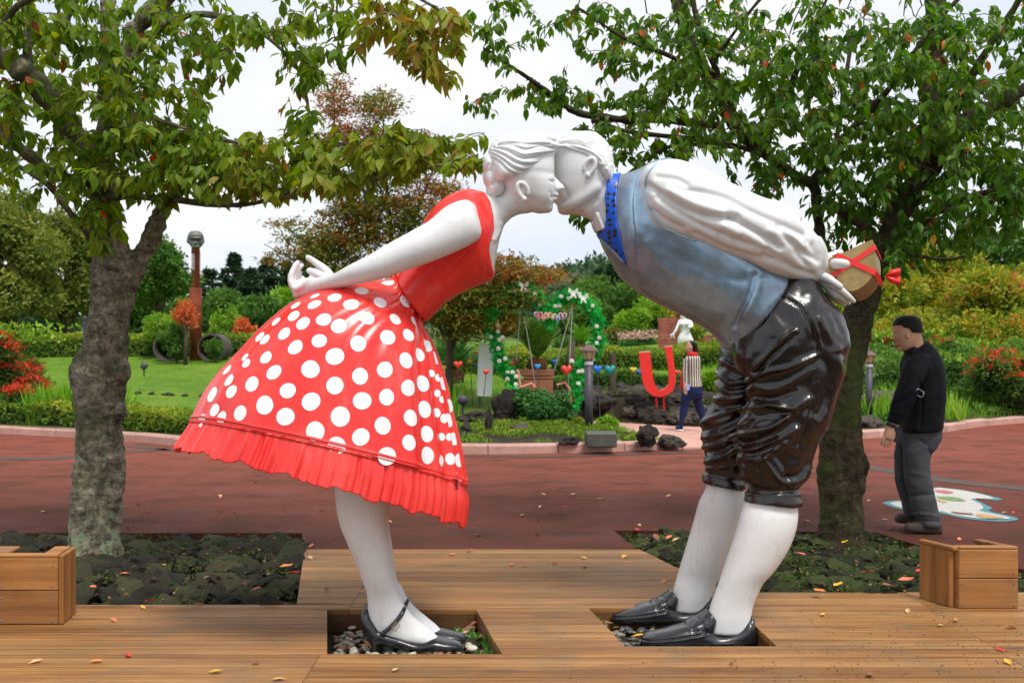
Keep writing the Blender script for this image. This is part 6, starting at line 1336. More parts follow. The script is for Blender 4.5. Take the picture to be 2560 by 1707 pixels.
# grass
def grass(name, n, xr, yr, h, z=0, keep=None, mat='grass', lvp=1.0):
    X = RNG.uniform(*xr, n); Yq = RNG.uniform(*yr, n) if not callable(yr) else yr(X, n); m = Yq > kerb_y(X) + .22
    if keep is not None: m &= keep(X, Yq)
    pd = inside(X, Yq, PATHP); m &= ~pd & (seg_d(X, Yq, PATHP) > .12); X, Yq = X[m], Yq[m]; k = len(X)
    P = np.stack([X, Yq, hz(X, Yq) - .01], 1); D = rdir(k) * .35 + np.array([0, 0, 1]); obj(name, leaves(name, P, D, rdir(k), RNG.uniform(.5, 1.3, k) * h, T_BLADE, np.clip(RNG.random(k) ** lvp * .7 + .15 + .25 * np.sin(X * .9) * np.sin(Yq * 1.1), 0, 1)), LM[mat], kind='stuff')
patch = lambda X, Yq: np.sin(X * 2.3 + 1) * np.sin(Yq * 2.9) + .5 * np.sin(X * 6.1 + Yq * 3) > -.15
grass('lawn_grass', 28000, (-14, -2.4), (18, 31), .075); grass('lawn_grass', 14000, (-2, 9), (22, 28), .10); grass('bank_grass', 22000, (5, 18), (19, 30), .20)
grass('bed_grass', 26000, (-3.5, 3), (14, 19.5), .085, keep=patch, lvp=.9); grass('tall_grass', 1600, (-8.6, -7.1), (17.6, 18.6), .62, lvp=.7); grass('tall_grass', 900, (-3.2, -1.0), (19.5, 21.5), .5); grass('tall_grass', 2600, (4.8, 8.5), (18.5, 21), .42); grass('tall_grass', 1200, (-5.8, -3), (18.5, 21), .35)
P = scatter([(-3.4, 14.2), (2.2, 14.4), (1.2, 18), (.2, 19.6), (-3.4, 19.6)], 15000, lambda x, y_: hz(x, y_) + RNG.uniform(0, .07, len(x)))
P = P[patch(P[:, 0], P[:, 1]) & (P[:, 1] > kerb_y(P[:, 0]) + .2)]
obj('ground_cover', leaves('ground_cover', P, rdir(len(P), .5), rdir(len(P), 1), RNG.uniform(.03, .06, len(P)), T_SPRAY, RNG.random(len(P))), LM['hedge'], kind='stuff')
P = scatter([(4.6, 16.2), (9, 19.4), (14, 22.5), (14, 24), (4.6, 21)], 12000, lambda x, y_: hz(x, y_) + RNG.uniform(0, .22, len(x)) * (.5 + .5 * np.sin(x * 2) * np.sin(y_ * 3))); P = P[P[:, 1] > kerb_y(P[:, 0]) + .2]
obj('ground_cover', leaves('ground_cover', P, rdir(len(P), .5), rdir(len(P), 1), RNG.uniform(.05, .11, len(P)), T_SPRAY, RNG.random(len(P))), LM['green'], kind='stuff')
# lava rocks
M_rock = moss_mat('brown_lava_rock', (.085, .070, .060), (.09, .105, .035), .78, .6); RM = [stone_mesh('lava_rock', 70 + s, 4, .9, .32, 1.6) for s in range(6)]
for a in RM: a.materials.append(M_rock)
def rock(label, u, base_v, wpx, hpx, Y=None, k=0, dp=.7):
    p = G(u, base_v, .13) if Y is None else W(u, base_v, Y); o = link(bpy.data.objects.new('lava_rock', RM[k % 6])); R = wpx / 2 / FP * p.y; H = hpx / FP * p.y; p.z = hz1(p.x, p.y) - .02; o.location = (p.x, p.y, p.z + H * .42); o.scale = (R, R * dp, H * .60); o.rotation_euler.z = k * 1.3; tag(o, label, 'rock'); return o
rock('tall upright brown lava rock under the left foot of the heart arch', 1266, 1036, 62, 84, 18.4, 0); rock('large black lava boulder right of the grey slab', 1618, 1106, 70, 46, None, 1); rock('flat-topped dark lava block at the mouth of the pink path', 1678, 1103, 68, 32, None, 2)
rock('dark low rock at the foot of the lamp post', 1425, 1108, 60, 22, None, 3); rock('pale rounded rock in the bed near the dress hem', 1166, 1078, 36, 24, None, 4); rock('small dark rock beside the kerb near the dress hem', 1150, 1100, 44, 18, None, 5); rock('thin upright black stone in the planting bed', 1222, 1086, 22, 62, None, 1, .8)
rock('broad dark rock behind the lamp post', 1400, 1030, 90, 46, 19, 2); rock('low dark rock behind the tall lava rock', 1190, 1020, 80, 28, 18.6, 3); rock('low brown rock in the middle of the planting bed', 1300, 1082, 90, 20, None, 4)
rock('lava rock in the low planting left of the dress hem', 440, 1066, 90, 40, 16.9, 5); rock('grey mossy boulder left of the walking man', 2200, 1000, 110, 50, 19.4, 0); rock('dark rock at the kerb behind the cherry trunk', 2168, 1076, 90, 34, 17.2, 1)
bank = link(bpy.data.objects.new('lava_bank', None)); bank['kind'] = 'structure'
for q in range(290):
    x = random.uniform(.5, 5.6); y_ = random.uniform(18.6, 21.3)
    if (inside(np.array([x]), np.array([y_]), PATHP)[0] or seg_d(np.array([x]), np.array([y_]), PATHP)[0] < .2): continue
    o = link(bpy.data.objects.new('bank_stone', random.choice(RM))); o.parent = bank; r = random.uniform(.09, .24); o.location = (x, y_, hz1(x, y_)); o.scale = (r * 1.3, r, r * .7); o.rotation_euler.z = random.uniform(0, 6)
for j, (u, w) in enumerate([(345, 14), (420, 26), (462, 14), (505, 14), (380, 12)]):
    p = W(u, 932, 22.6); o = tag(link(bpy.data.objects.new('lava_rock', RM[j])), 'small low stone in the row across the left lawn, ' + ['left end of the row', 'widest one', 'third from the left', 'right end of the row', 'second from the left'][j], 'rock', 'stones in a row across the left lawn'); o.location = (p.x, 22.6, hz1(p.x, 22.6) + .01); o.scale = (w / FP * 22.6 * .6, .1, .05)

P = scatter([(.5, 18.6), (5.6, 18.2), (5.8, 21.4), (.5, 21.6)], 7000, lambda x, y_: hz(x, y_) + RNG.uniform(0, .10, len(x))); P = P[~inside(P[:, 0], P[:, 1], PATHP) & (seg_d(P[:, 0], P[:, 1], PATHP) > .2) & (np.sin(P[:, 0] * 5) * np.sin(P[:, 1] * 7) > -.2)]
obj('ground_cover', leaves('ground_cover', P, rdir(len(P), .5), rdir(len(P), 1), RNG.uniform(.03, .06, len(P)), T_SPRAY, RNG.random(len(P)) ** 1.6), LM['olive'], kind='stuff')
# ============================================================ THINGS IN THE GARDEN
M_rust = simple('rusted_steel', (.19, .045, .020), .75, .35, 3, .3, 30); M_bronze = simple('weathered_bronze', (.13, .145, .125), .5, .35, 6, .3, 30)
M_conc = simple('grey_concrete', (.085, .075, .066), .9, .3, 5, .4, 30); M_iron = simple('dark_grey_iron', (.055, .05, .065), .5, .2, 8); M_cap = simple('brown_lamp_cap', (.16, .10, .09), .6, .2, 10); M_glass = simple('amber_lamp_glass', (.55, .42, .20), .3, .15, 10); M_pale = simple('pale_grey_collar', (.42, .42, .46), .5, .1)
# column with a mask head
YC = 30.0; px = YC / FP; cb = W(489, 900, YC); zb = hz1(cb.x, YC)
t = thing('head_column', 'rusty column topped by a grey bronze head on the left lawn', 'sculpture', (cb.x, YC, zb - .05)); c0 = (cb.x, YC, 0); zz = lambda v: EYE - (v - HV) * px
obj('base_drum', mesh_py('base_drum', lathe([(.185, zb - .1), (.185, zz(722)), (.17, zz(720))], 24, c0), True), M_rust, t)
obj('core_tube', mesh_py('core_tube', lathe([(.07, zz(722)), (.07, zz(624))], 16, (cb.x + .05, YC, 0)), True), M_rust, t)
for k in range(22):
    v = 718 - k * 4.0; obj('ring_fin', mesh_py('ring_fin', lathe([(.135, zz(v)), (.135, zz(v) + .018)], 18, (cb.x + .01, YC, 0))), M_rust, t)
obj('neck', mesh_py('neck', lathe([(.125, zz(634)), (.125, zz(622)), (.115, zz(620))], 20, c0), True), M_rust, t)
hd = fuse([slices([(578, 478, 500, .12), (584, 472, 506, .19), (594, 469, 509, .22), (604, 469, 510, .22), (612, 474, 506, .2), (620, 480, 499, .15), (625, 483, 496, .1)], YC), ball(489, 596, 17, 3.4, .1, YC - .17), ball(489, 607, 5.5, 6.5, .1, YC - .2), ball(489, 616, 10, 4.5, .1, YC - .16), ball(470, 602, 3, 7, .08, YC), ball(508, 602, 3, 7, .08, YC)], .018, 2)
creases(hd, [([(476, 600), (484, 600)], 3.2, -.09), ([(494, 600), (502, 600)], 3.2, -.09), ([(482, 614), (489, 612.5), (496, 614)], 1.2, -.03), ([(472, 590), (489, 588), (506, 590)], 1.6, .03)], near)
obj('head', hd, M_bronze, t)
def pipe(label, u, v, r, Y):
    c = W(u, v, Y); R = r / FP * Y; t = thing('concrete_pipe', label, 'pipe', (c.x, Y, hz1(c.x, Y))); n = 32; V, F = [], []
    for (rr, yy) in ((R, -.25), (R, .45), (R * .86, .45), (R * .86, -.25)):
        for k in range(n): a = 2 * math.pi * k / n; V.append((c.x + rr * math.cos(a), Y + yy, c.z + rr * math.sin(a)))
    for j in range(4):
        for k in range(n): a, b = j * n + k, j * n + (k + 1) % n; F.append((a, ((j + 1) % 4) * n + k, ((j + 1) % 4) * n + (k + 1) % n, b))
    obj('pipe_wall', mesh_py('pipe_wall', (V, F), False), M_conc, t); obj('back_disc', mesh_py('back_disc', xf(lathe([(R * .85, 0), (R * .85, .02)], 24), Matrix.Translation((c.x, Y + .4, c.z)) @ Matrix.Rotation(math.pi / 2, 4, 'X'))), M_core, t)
pipe('concrete pipe ring lying on its side left of the column', 425, 868, 36, 30.2); pipe('concrete pipe ring lying on its side right of the column', 534, 870, 36, 30.1)
# lamps
def lamp_post(label, u, base_v, top_v, Y, group=None):
    c = W(u, base_v, Y); H = (base_v - top_v) / FP * Y; t = thing('lamp_post', label, 'lamp', (c.x, Y, c.z), 'garden lamp posts'); s = H / 1.42
    L = lambda n, prof, m, sm=True, k=20: obj(n, mesh_py(n, lathe([(r * s, z * s) for r, z in prof], k), sm), m, t, local=True)
    L('post', [(.066, -.1), (.064, 1.04)], M_iron); L('collar', [(.068, 1.04), (.072, 1.05), (.072, 1.10), (.04, 1.12)], M_pale); L('lantern_base', [(.04, 1.12), (.085, 1.13), (.09, 1.145)], M_cap, False, 6)
    LG = L('lantern_glass', [(.075, 1.145), (.12, 1.28)], M_glass, False, 6)
    for k in range(6):
        a = math.pi / 3 * k; obj('glazing_bar', mesh_py('glazing_bar', tube([Vector((.077 * math.cos(a), .077 * math.sin(a), 1.143)) * s, Vector((.123 * math.cos(a), .123 * math.sin(a), 1.283)) * s], .006 * s, 4)), M_iron, LG, local=True)
    L('lantern_cap', [(.16, 1.275), (.16, 1.295), (.13, 1.31), (.07, 1.36), (.03, 1.38), (.018, 1.385)], M_cap, False, 6); L('finial', [(.012, 1.385), (.02, 1.395), (.012, 1.41), (.003, 1.45)], M_cap); return t
lamp_post('garden lamp post on the kerb side in front of the heart arch', 1472, 1072, 856, 16.6); lamp_post('garden lamp post between the cherry trunk and the walking man', 2173, 1046, 872, 18.6)
t = thing('slim_post', 'thin dark post seen left of the lichened cherry trunk', 'post', tuple(W(212, 870, 31) - Vector((0, 0, .1)))); obj('shaft', mesh_py('shaft', lathe([(.05, 0), (.05, 1.0)], 10)), M_iron, t, local=True); obj('cap', mesh_py('cap', lathe([(.07, 1.0), (.07, 1.05), (.02, 1.1)], 10)), M_iron, t, local=True)
def spot(label, u, v, Y, r):
    c = W(u, v, Y); t = thing('spotlight', label, 'spotlight', tuple(c)); R = r / FP * Y
    obj('lamp_head', mesh_py('lamp_head', xf(lathe([(R * .5, -R), (R, -R * .6), (R * 1.15, R * .9), (R * .9, R * .95), (R * .8, R * .5)], 16), Matrix.Rotation(.35, 4, 'Y')), True), M_iron, t, local=True); obj('stake', mesh_py('stake', lathe([(R * .25, -R * 3.2), (R * .28, -R * .8)], 8)), M_iron, t, local=True)
spot('black ground spotlight beside the dress hem', 1157, 1000, 18.5, 12); spot('small dark spotlight on the left lawn', 360, 915, 23, 8)
# white letter I board, red letter U
M_signw = simple('white_board_paint', (.90, .89, .87), .5, .06, 2); M_ured = simple('red_letter_paint', (.72, .025, .02), .4, .08, 4); M_uside = simple('red_letter_side', (.60, .03, .025), .4, .08, 4); M_utop = simple('pale_letter_edge', (.74, .38, .33), .5, .1, 4)
def extrude(poly, Y, d, skew=(0, 0)):
    bm = bmesh.new(); P = [W(u, v, Y) for u, v in poly]; a = [bm.verts.new(p) for p in P]; b = [bm.verts.new(p + Vector((skew[0], d, skew[1]))) for p in P]; n = len(P)
    bm.faces.new(a[::-1]); bm.faces.new(b)
    for k in range(n): bm.faces.new((a[k], a[(k + 1) % n], b[(k + 1) % n], b[k]))
    bmesh.ops.recalc_face_normals(bm, faces=bm.faces[:]); me = bpy.data.meshes.new('extrude'); bm.to_mesh(me); bm.free(); return me
t = thing('letter_i', 'tall narrow white board shaped as letter I beside the arch', 'letter sign', tuple(W(1215, 990, 20.2))); obj('board', extrude([(1203, 857), (1236, 859), (1229, 991), (1196, 990)], 20.2, .16, (-.05, 0)), M_signw, t)
t = thing('letter_u', 'large red standing letter U beside the walking woman', 'letter sign', tuple(W(1648, 1012, 19.2))); q3 = lambda L: [(1560 + x * .2041, 780 + y * .2041) for x, y in L]
Uo = [(215, 500), (318, 492), (345, 700), (358, 820), (385, 910), (440, 962), (500, 945), (545, 890), (556, 800), (540, 650), (525, 540), (500, 430), (560, 428), (585, 560), (600, 680), (606, 800), (600, 900), (560, 985), (500, 1025), (420, 1040), (340, 1020), (280, 960), (248, 860), (232, 720)]
uo = [(a, b) for a, b in q3([(182, 500)] + Uo[1:11] + [(524, 540), (498, 430), (590, 424), (606, 560), (622, 680), (636, 800), (632, 880), (600, 965), (530, 1015), (440, 1040), (350, 1020), (275, 960), (232, 860), (208, 720)])]
obj('letter_body', extrude(uo, 19.2, .28, (.03, .0)), M_ured, t)
for a, b in (((385, 1035), (395, 1140)), ((478, 1025), (478, 1150))):
    obj('foot', mesh_py('foot', tube([W(1560 + a[0] * .2041 + 2, 780 + a[1] * .2041, 19.33), W(1560 + b[0] * .2041 + 2, 780 + b[1] * .2041 + 14, 19.33)], .024, 6)), M_ured, t)
for pts in ([(182, 500), (318, 492)], [(498, 430), (590, 424)]):
    p = q3(pts); A, B = W(*p[0], 19.2), W(*p[1], 19.2); V = [A + Vector((0, -.002, .004)), B + Vector((0, -.002, .004)), B + Vector((.03, .28, .004)), A + Vector((.03, .28, .004))]; V += [v + Vector((0, 0, .02)) for v in V]
    obj('top_edge', mesh_py('top_edge', (V, box(0, 1, 0, 1, 0, 1)[1])), M_utop, t)
# heart-shaped balloons on sticks
def heart3(u, v, r, Y, fat=.5):
    c = W(u, v, Y); k = r / FP * Y; V, F = [], []; n, m = 24, 9
    for j in range(m + 1):
        q = math.pi * j / m; sc = math.sin(q) ** .8 if 0 < j < m else 0; yy = -math.cos(q) * fat * k
        for i in range(n):
            a = 2 * math.pi * i / n; x = 16 * math.sin(a) ** 3 / 16.5; z = (13 * math.cos(a) - 5 * math.cos(2 * a) - 2 * math.cos(3 * a) - math.cos(4 * a)) / 15.5; V.append((c.x + x * k * sc, c.y + yy, c.z + (z * sc + .12 * sc) * k))
    for j in range(m):
        for i in range(n): a, b = j * n + i, j * n + (i + 1) % n; F.append((a, a + n, b + n, b))
    return V, F
HC = {'red': (.66, .05, .03), 'yellow': (.75, .48, .03), 'orange': (.75, .30, .03), 'green': (.03, .38, .14), 'blue': (.02, .15, .60), 'teal': (.01, .24, .24), 'light green': (.28, .50, .10), 'pink-brown': (.36, .13, .13), 'light blue': (.03, .28, .66)}
HM = {k: simple(k.replace(' ', '_').replace('-', '_') + '_heart_gloss', c, .3, .08, 10) for k, c in HC.items()}
for u, v, r, c, Y, wh, d in [(1145, 913, 12, 'red', 19.4, 'large {} heart on a stick right of the dotted skirt', 1), (1106, 922, 11, 'yellow', 20.2, '{} heart half hidden by the dotted skirt', 1), (1175, 903, 7.5, 'yellow', 20.6, 'small {} heart right of the maple trunk', 1), (1193, 886, 8.5, 'orange', 20.8, '{} heart above the green one beside the letter I', 1), (1191, 893, 8, 'green', 20.4, '{} heart just left of the letter I', 1), (1197, 918, 10, 'blue', 20.6, '{} heart partly behind the letter I', 1),
                        (1215, 931, 8.5, 'red', 17.6, 'small {} heart on a bent wire in front of the letter I', 0), (1283, 905, 13, 'pink-brown', 20.8, 'dull {} heart inside the left side of the arch', 1), (1278, 910, 9, 'red', 20.2, '{} heart in front of the dull pink-brown one', 1), (1344, 917, 8.5, 'light blue', 19.8, '{} heart in front of the potted cycad', 1), (1369, 919, 10, 'light green', 20.9, '{} heart right of the cycad pot', 1), (1385, 905, 7.5, 'blue', 21, 'small {} heart above the light green one', 1),
                        (1416, 926, 15, 'red', 19.6, 'big {} heart beside the swing rope', 1), (1494, 924, 12.5, 'blue', 19.6, '{} heart just right of the lamp post', 1), (1525, 926, 15, 'teal', 19.5, '{} heart in front of the dark stump', 1), (1583, 926, 9, 'yellow', 21, '{} heart left of the letter U', 1), (1599, 931, 8, 'blue', 20.8, 'small {} heart touching the letter U', 1), (1693, 932, 8, 'red', 20.4, '{} heart between letter U and walking woman', 1)]:
    t = thing('heart_ornament', wh.format(c), 'heart ornament', tuple(W(u, v, Y)), 'heart ornaments on sticks in the garden'); obj('heart', mesh_py('heart', heart3(u, v, r, Y), True), HM[c], t)
    p = W(u, v + r * .8, Y); zg = hz1(p.x, Y); q = [p, Vector((p.x + (.03 if d else -.05), Y, (p.z + zg) / 2)), Vector((p.x + (.06 if d else -.10), Y, zg - .05))]; obj('stick', mesh_py('stick', tube(q, .008, 5)), M_iron, t)
t = thing('tree_stump', 'dark upright stump behind the teal heart', 'stump', tuple(W(1531, 952, 20.6))); obj('stem', mesh_py('stem', tube([W(1532, 975, 20.6), W(1530, 930, 20.6), W(1531, 885, 20.6)], [.07, .065, .075], 10)), M_btrunk, t)
t = thing('tree_stump', 'dark upright stump seen through the right half of the arch', 'stump', tuple(W(1428, 930, 24))); obj('stem', mesh_py('stem', tube([W(1428, 930, 24), W(1426, 890, 24), W(1430, 852, 24)], [.14, .10, .08], 9), True), M_btrunk, t)
# the heart arch
YA = 19.8; q2 = lambda L: [(1200 + x * .2296, 700 + y * .2296) for x, y in L]
t = thing('heart_arch', 'heart shaped arch of green artificial leaves with white roses', 'arch', tuple(W(1330, 1040, YA)))
Rt = q2([(985, 1420), (1010, 1310), (1040, 1180), (1060, 1050), (1110, 930), (1200, 820), (1270, 720), (1295, 600), (1285, 480), (1240, 350), (1150, 240), (1040, 180), (940, 180), (860, 240), (790, 310), (765, 400), (768, 470)]); Lt = q2([(425, 1330), (410, 1200), (350, 1080), (280, 980), (215, 860), (190, 740), (150, 620), (110, 500), (150, 330), (280, 180), (400, 110), (500, 110), (600, 170), (670, 260), (730, 340), (768, 410)])
fr = []
for pts in (Rt, Lt): obj('frame', mesh_py('frame', tube([W(a[0], a[1], YA) for a in catmull([list(p) for p in pts], 4)], .03, 8), True), simple('green_frame_paint', (.0, .10, .06), .5), t)
for pts in (Rt, Lt):
    A = catmull([list(p) for p in pts], 10); i = RNG.integers(2, len(A), 2300); C = np.array([list(W(A[j][0], A[j][1], YA)) for j in range(len(A))]); P = C[i] + RNG.normal(size=(2300, 3)) * .065; n_ = len(P)
    obj('ivy_garland', leaves('ivy_garland', P, rdir(n_), rdir(n_), RNG.uniform(.06, .12, n_), T_STAR, RNG.random(n_)), LM['garland'], t, kind='stuff')
M_rose = simple('white_artificial_rose', (.78, .76, .68), .6, .1, 20)
def rose(c, r):
    V, F = [], []
    for k, (rr, hh) in enumerate(((1, 0), (.72, .35), (.4, .6))):
        n = 8; b = len(V)
        for j in range(n): a = 2 * math.pi * j / n + k * .5; V.append((c.x + rr * r * math.cos(a) * (1 + .15 * (j % 2)), c.y - hh * r - .3 * r * (j % 2), c.z + rr * r * math.sin(a)))
        V.append((c.x, c.y - hh * r - .15 * r, c.z)); 
        for j in range(n): F.append((b + j, b + (j + 1) % n, b + n))
    return V, F
RS = [(655, 270), (820, 285), (862, 280), (965, 200), (885, 180), (1080, 155), (1225, 280), (1270, 505), (1300, 628), (1270, 685), (1225, 860), (1110, 990), (1075, 995), (1070, 1125), (390, 1135), (300, 1005), (355, 1005), (210, 880), (275, 855), (300, 1075), (120, 620), (195, 560), (210, 650), (245, 625), (200, 745), (370, 118), (520, 118), (600, 155), (465, 110), (190, 495), (395, 1050), (1000, 880)]
for x, y_ in RS: p = q2([(x, y_)])[0]; obj('rose', mesh_py('rose', rose(W(p[0], p[1], YA - .12), .045)), M_rose, t)
for x, y_ in ((1015, 150), (1125, 205), (475, 75)):
    p = W(*q2([(x, y_)])[0], YA - .15); V, F = [], []
    for s in (-1, 1):
        b = len(V); V += [tuple(p + Vector(w)) for w in ((0, 0, -.03), (s * .09, -.03, .12), (s * .10, -.02, .03), (s * .04, 0, -.01), (s * .07, -.02, -.09), (s * .02, 0, -.08), (0, .01, .05))]; F += [(b, b + 3, b + 2, b + 1, b + 6), (b, b + 5, b + 4, b + 3)]
    V += [tuple(v[0:1] + (v[1] + .006,) + v[2:3]) for v in V]; obj('butterfly', mesh_py('butterfly', (V, F)), M_rose, t)
# six lettered hearts hung across the arch
t = thing('heart_banner', 'string of six small coloured lettered hearts hung across the arch', 'sign', tuple(W(1334, 790, YA - .2)))
sgn = [(1346, 788, 9.8, (.45, .03, .07), 'L'), (1359, 793, 8.6, (.70, .07, .03), 'O'), (1370, 788, 8.6, (.78, .30, .04), 'V'), (1382, 791, 8.4, (.42, .36, .04), 'E'), (1395, 795, 8.4, (.05, .08, .55), 'M'), (1407, 790, 9.4, (.25, .02, .07), 'E')]
M_hw = simple('white_heart_border', (.78, .70, .66), .5, .05)
def flat_heart(u, v, r, Y, d):
    c = W(u, v, Y); k = r / FP * Y; n = 32; P = []
    for i in range(n): a = 2 * math.pi * i / n; P.append((c.x + math.sin(a) ** 3 * .97 * k, c.z + (13 * math.cos(a) - 5 * math.cos(2 * a) - 2 * math.cos(3 * a) - math.cos(4 * a)) / 15.5 * k + .05 * k))
    V = [(x, Y, z) for x, z in P] + [(x, Y + d, z) for x, z in P] + [(c.x, Y, c.z), (c.x, Y + d, c.z)]; F = []
    for i in range(n): j = (i + 1) % n; F += [(i, j, 2 * n), (n + j, n + i, 2 * n + 1), (i, n + i, n + j, j)]
    return V, F
def letter_mesh(ch, size):
    cu = bpy.data.curves.new('letter', 'FONT'); cu.body = ch; cu.size = size; cu.extrude = .002; cu.align_x = 'CENTER'; cu.align_y = 'CENTER'; cu.offset = .0015
    o = bpy.data.objects.new('letter_tmp', cu); COL.objects.link(o); dg = bpy.context.evaluated_depsgraph_get(); me = bpy.data.meshes.new_from_object(o.evaluated_get(dg)); bpy.data.objects.remove(o); return me
for u, v, r, c, ch in sgn:
    Y = YA - .2; HB = obj('heart_border', mesh_py('heart_border', flat_heart(u, v, r * 1.15, Y, .01)), M_hw, t); HPl = obj('heart_plate', mesh_py('heart_plate', flat_heart(u, v, r * .93, Y - .006, .005)), simple('heart_plate_paint', c, .45, .05), t); sub(HPl, HB)
    me = letter_mesh(ch, .095); o = obj('letter', me, M_hw, t, local=True); o.rotation_euler.x = math.pi / 2; o.location = W(u, v - 1, Y - .010) - t.location
obj('cord', mesh_py('cord', tube([W(1336, 780, YA - .19), W(1345, 782, YA - .19), W(1377, 786, YA - .19), W(1416, 782, YA - .19)], .004, 4)), M_iron, t)
# swing
M_rope = simple('pale_rope', (.45, .42, .38), .8, .15, 40); M_salmon = simple('salmon_swing_paint', (.66, .25, .19), .5, .1, 6)
t = thing('swing_seat', 'salmon painted swing seat hanging by pale ropes in the arch', 'swing', tuple(W(1365, 990, YA - .1)))
for L_ in ([(1431, 765), (1421, 960)], [(1429, 770), (1402, 870), (1386, 925)], [(1310, 790), (1326, 880), (1338, 965)], [(1300, 795), (1295, 850), (1291, 900)]): obj('rope', mesh_py('rope', tube([W(a, b, YA - .05 + .1 * i) for i, (a, b) in enumerate(L_)], .010, 6)), M_rope, t)
for L_ in ([(1296, 970), (1330, 958), (1338, 970)], [(1392, 962), (1412, 956), (1424, 972), (1428, 1000)], [(1304, 996), (1345, 994)], [(1300, 966), (1296, 930), (1291, 925)], [(1428, 1000), (1380, 1002), (1304, 996)]): obj('seat_frame', mesh_py('seat_frame', tube([W(a, b, YA - .1) for a, b in L_], .028, 7)), M_salmon, t)
obj('seat_board', mesh_py('seat_board', (lambda P: ([tuple(p) for p in P] + [tuple(p + Vector((0, 0, -.03))) for p in P], [(0, 1, 2, 3), (7, 6, 5, 4), (0, 4, 5, 1), (1, 5, 6, 2), (2, 6, 7, 3), (3, 7, 4, 0)]))([W(1300, 990, YA - .15), W(1432, 1000, YA - .15), W(1428, 990, YA + .2), W(1302, 982, YA + .2)])), M_salmon, t)
# cycads
def cycad(label, u, v, Y, R, n, mat='cycad', up=.5, pot=False, spread=1.0, seed=0):
    c = W(u, v, Y); rg = np.random.default_rng(seed); t = thing('cycad', label, 'plant', tuple(c)); 
    P, D, N, S, L = [], [], [], [], []; st = []
    for k in range(n):
        a = k * 2.4; e = up + (1.35 - up) * (1 - k / n) ** .8; R_ = R * rg.uniform(.85, 1.1); Q = []
        for j in range(13):
            s_ = j / 12; el = e - s_ * s_ * .75 * spread; Q.append(np.array([0, 0, 0]) if j == 0 else Q[-1] + np.array([math.cos(a) * math.cos(el), math.sin(a) * math.cos(el), math.sin(el)]) * R_ / 12)
        st.append(tube([Vector(q) for q in Q], list(np.linspace(.010, .003, 13)), 4, False))
        for j in range(2, 13):
            for h in (0, .5):
                q = Q[j - 1] * (1 - h) + Q[j] * h; tn = Q[j] - Q[j - 1]; tn /= np.linalg.norm(tn); sd = np.cross(tn, [0, 0, 1]); sd /= np.linalg.norm(sd) + 1e-6
                for s_ in (1, -1): P.append(q); D.append(sd * s_ + tn * .7 + np.array([0, 0, .25])); N.append(np.cross(sd, tn) * s_ + rg.normal(size=3) * .1); S.append(R * .22 * math.sin(j / 13 * 2.6 + .35)); L.append(rg.random())
    obj('frond_leaflets', leaves('frond_leaflets', P, D, N, S, (np.array([(0, .085, 0), (0, -.085, 0), (1, 0, -.05)]), [np.array([(0, 1, 2)])]), np.array(L)), LM[mat], t, local=True, kind='stuff'); obj('frond_ribs', mesh_py('frond_ribs', join(st)), LM_rib, t, local=True, kind='stuff')
    obj('stem', mesh_py('stem', lathe([(R * .22, -R * .30), (R * .25, -R * .1), (R * .15, .02)], 14), True), simple('fibrous_cycad_stem', (.19, .085, .03), .95, .4, 18, .9, 60), t, local=True); return t
LM_rib = simple('frond_rib', (.10, .16, .03), .6)
cycad('bright green cycad growing in the terracotta planter inside the arch', 1344, 897, 20.6, .82, 60, up=.80, spread=.45, seed=1); cycad('dark spreading cycad behind the maple trunk', 1135, 925, 23, 1.0, 36, up=.25, seed=2, mat='fern'); cycad('dark cycad half hidden by the dotted skirt', 1075, 930, 24.5, .9, 26, up=.3, seed=3, mat='fern'); cycad('small palm-like cycad right of the swing ropes', 1455, 860, 32, .8, 26, up=.3, seed=4)
t = thing('planter_box', 'square terracotta planter box holding the bright cycad', 'planter', tuple(W(1338, 1000, 20.6))); M_terra = simple('terracotta_panel', (.36, .16, .085), .7, .2, 4, .2)
c = W(1337, 965, 20.6); w_ = 44 / FP * 20.6
for k, (v0, v1, e) in enumerate(((923, 938, .02), (940, 946, .0), (948, 985, .0))): obj('planter_panel', mesh_py('planter_panel', bevel_box(c.x - w_ - e, c.x + w_ + e, 20.6 - w_, 20.6 + w_, W(0, v1, 20.6).z, W(0, v0, 20.6).z, .01)), M_terra, t)
# red plank wall and white statue far behind
M_plank = simple('weathered_red_plank', (.30, .095, .07), .85, .35, 5, .5, 25); YR = 32
t = thing('plank_wall', 'weathered red plank wall behind the white statue', 'wall', tuple(W(1715, 893, YR)))
rows_ = 13
for k in range(rows_):
    v0 = 795 + k * 8.4; z1, z0 = W(0, v0, YR).z, W(0, v0 + 8.0, YR).z; dx = random.uniform(-.02, .02)
    for a, b in ((1645, 1702), (1702.6, 1742)): obj('plank', mesh_py('plank', bevel_box(W(a, 0, YR).x + dx * (a < 1650), W(b, 0, YR).x, YR, YR + .05 + random.uniform(0, .015), z0, z1, .005)), M_plank, t)
    if k > 4: obj('plank', mesh_py('plank', bevel_box(W(1742.6, 0, YR).x, W(1784, 0, YR).x + dx, YR, YR + .05, z0, z1, .005)), M_plank, t)
t = thing('white_figure_statue', 'white standing female figure statue in front of the plank wall', 'statue', tuple(W(1707, 893, 31.3))); YS = 31.3
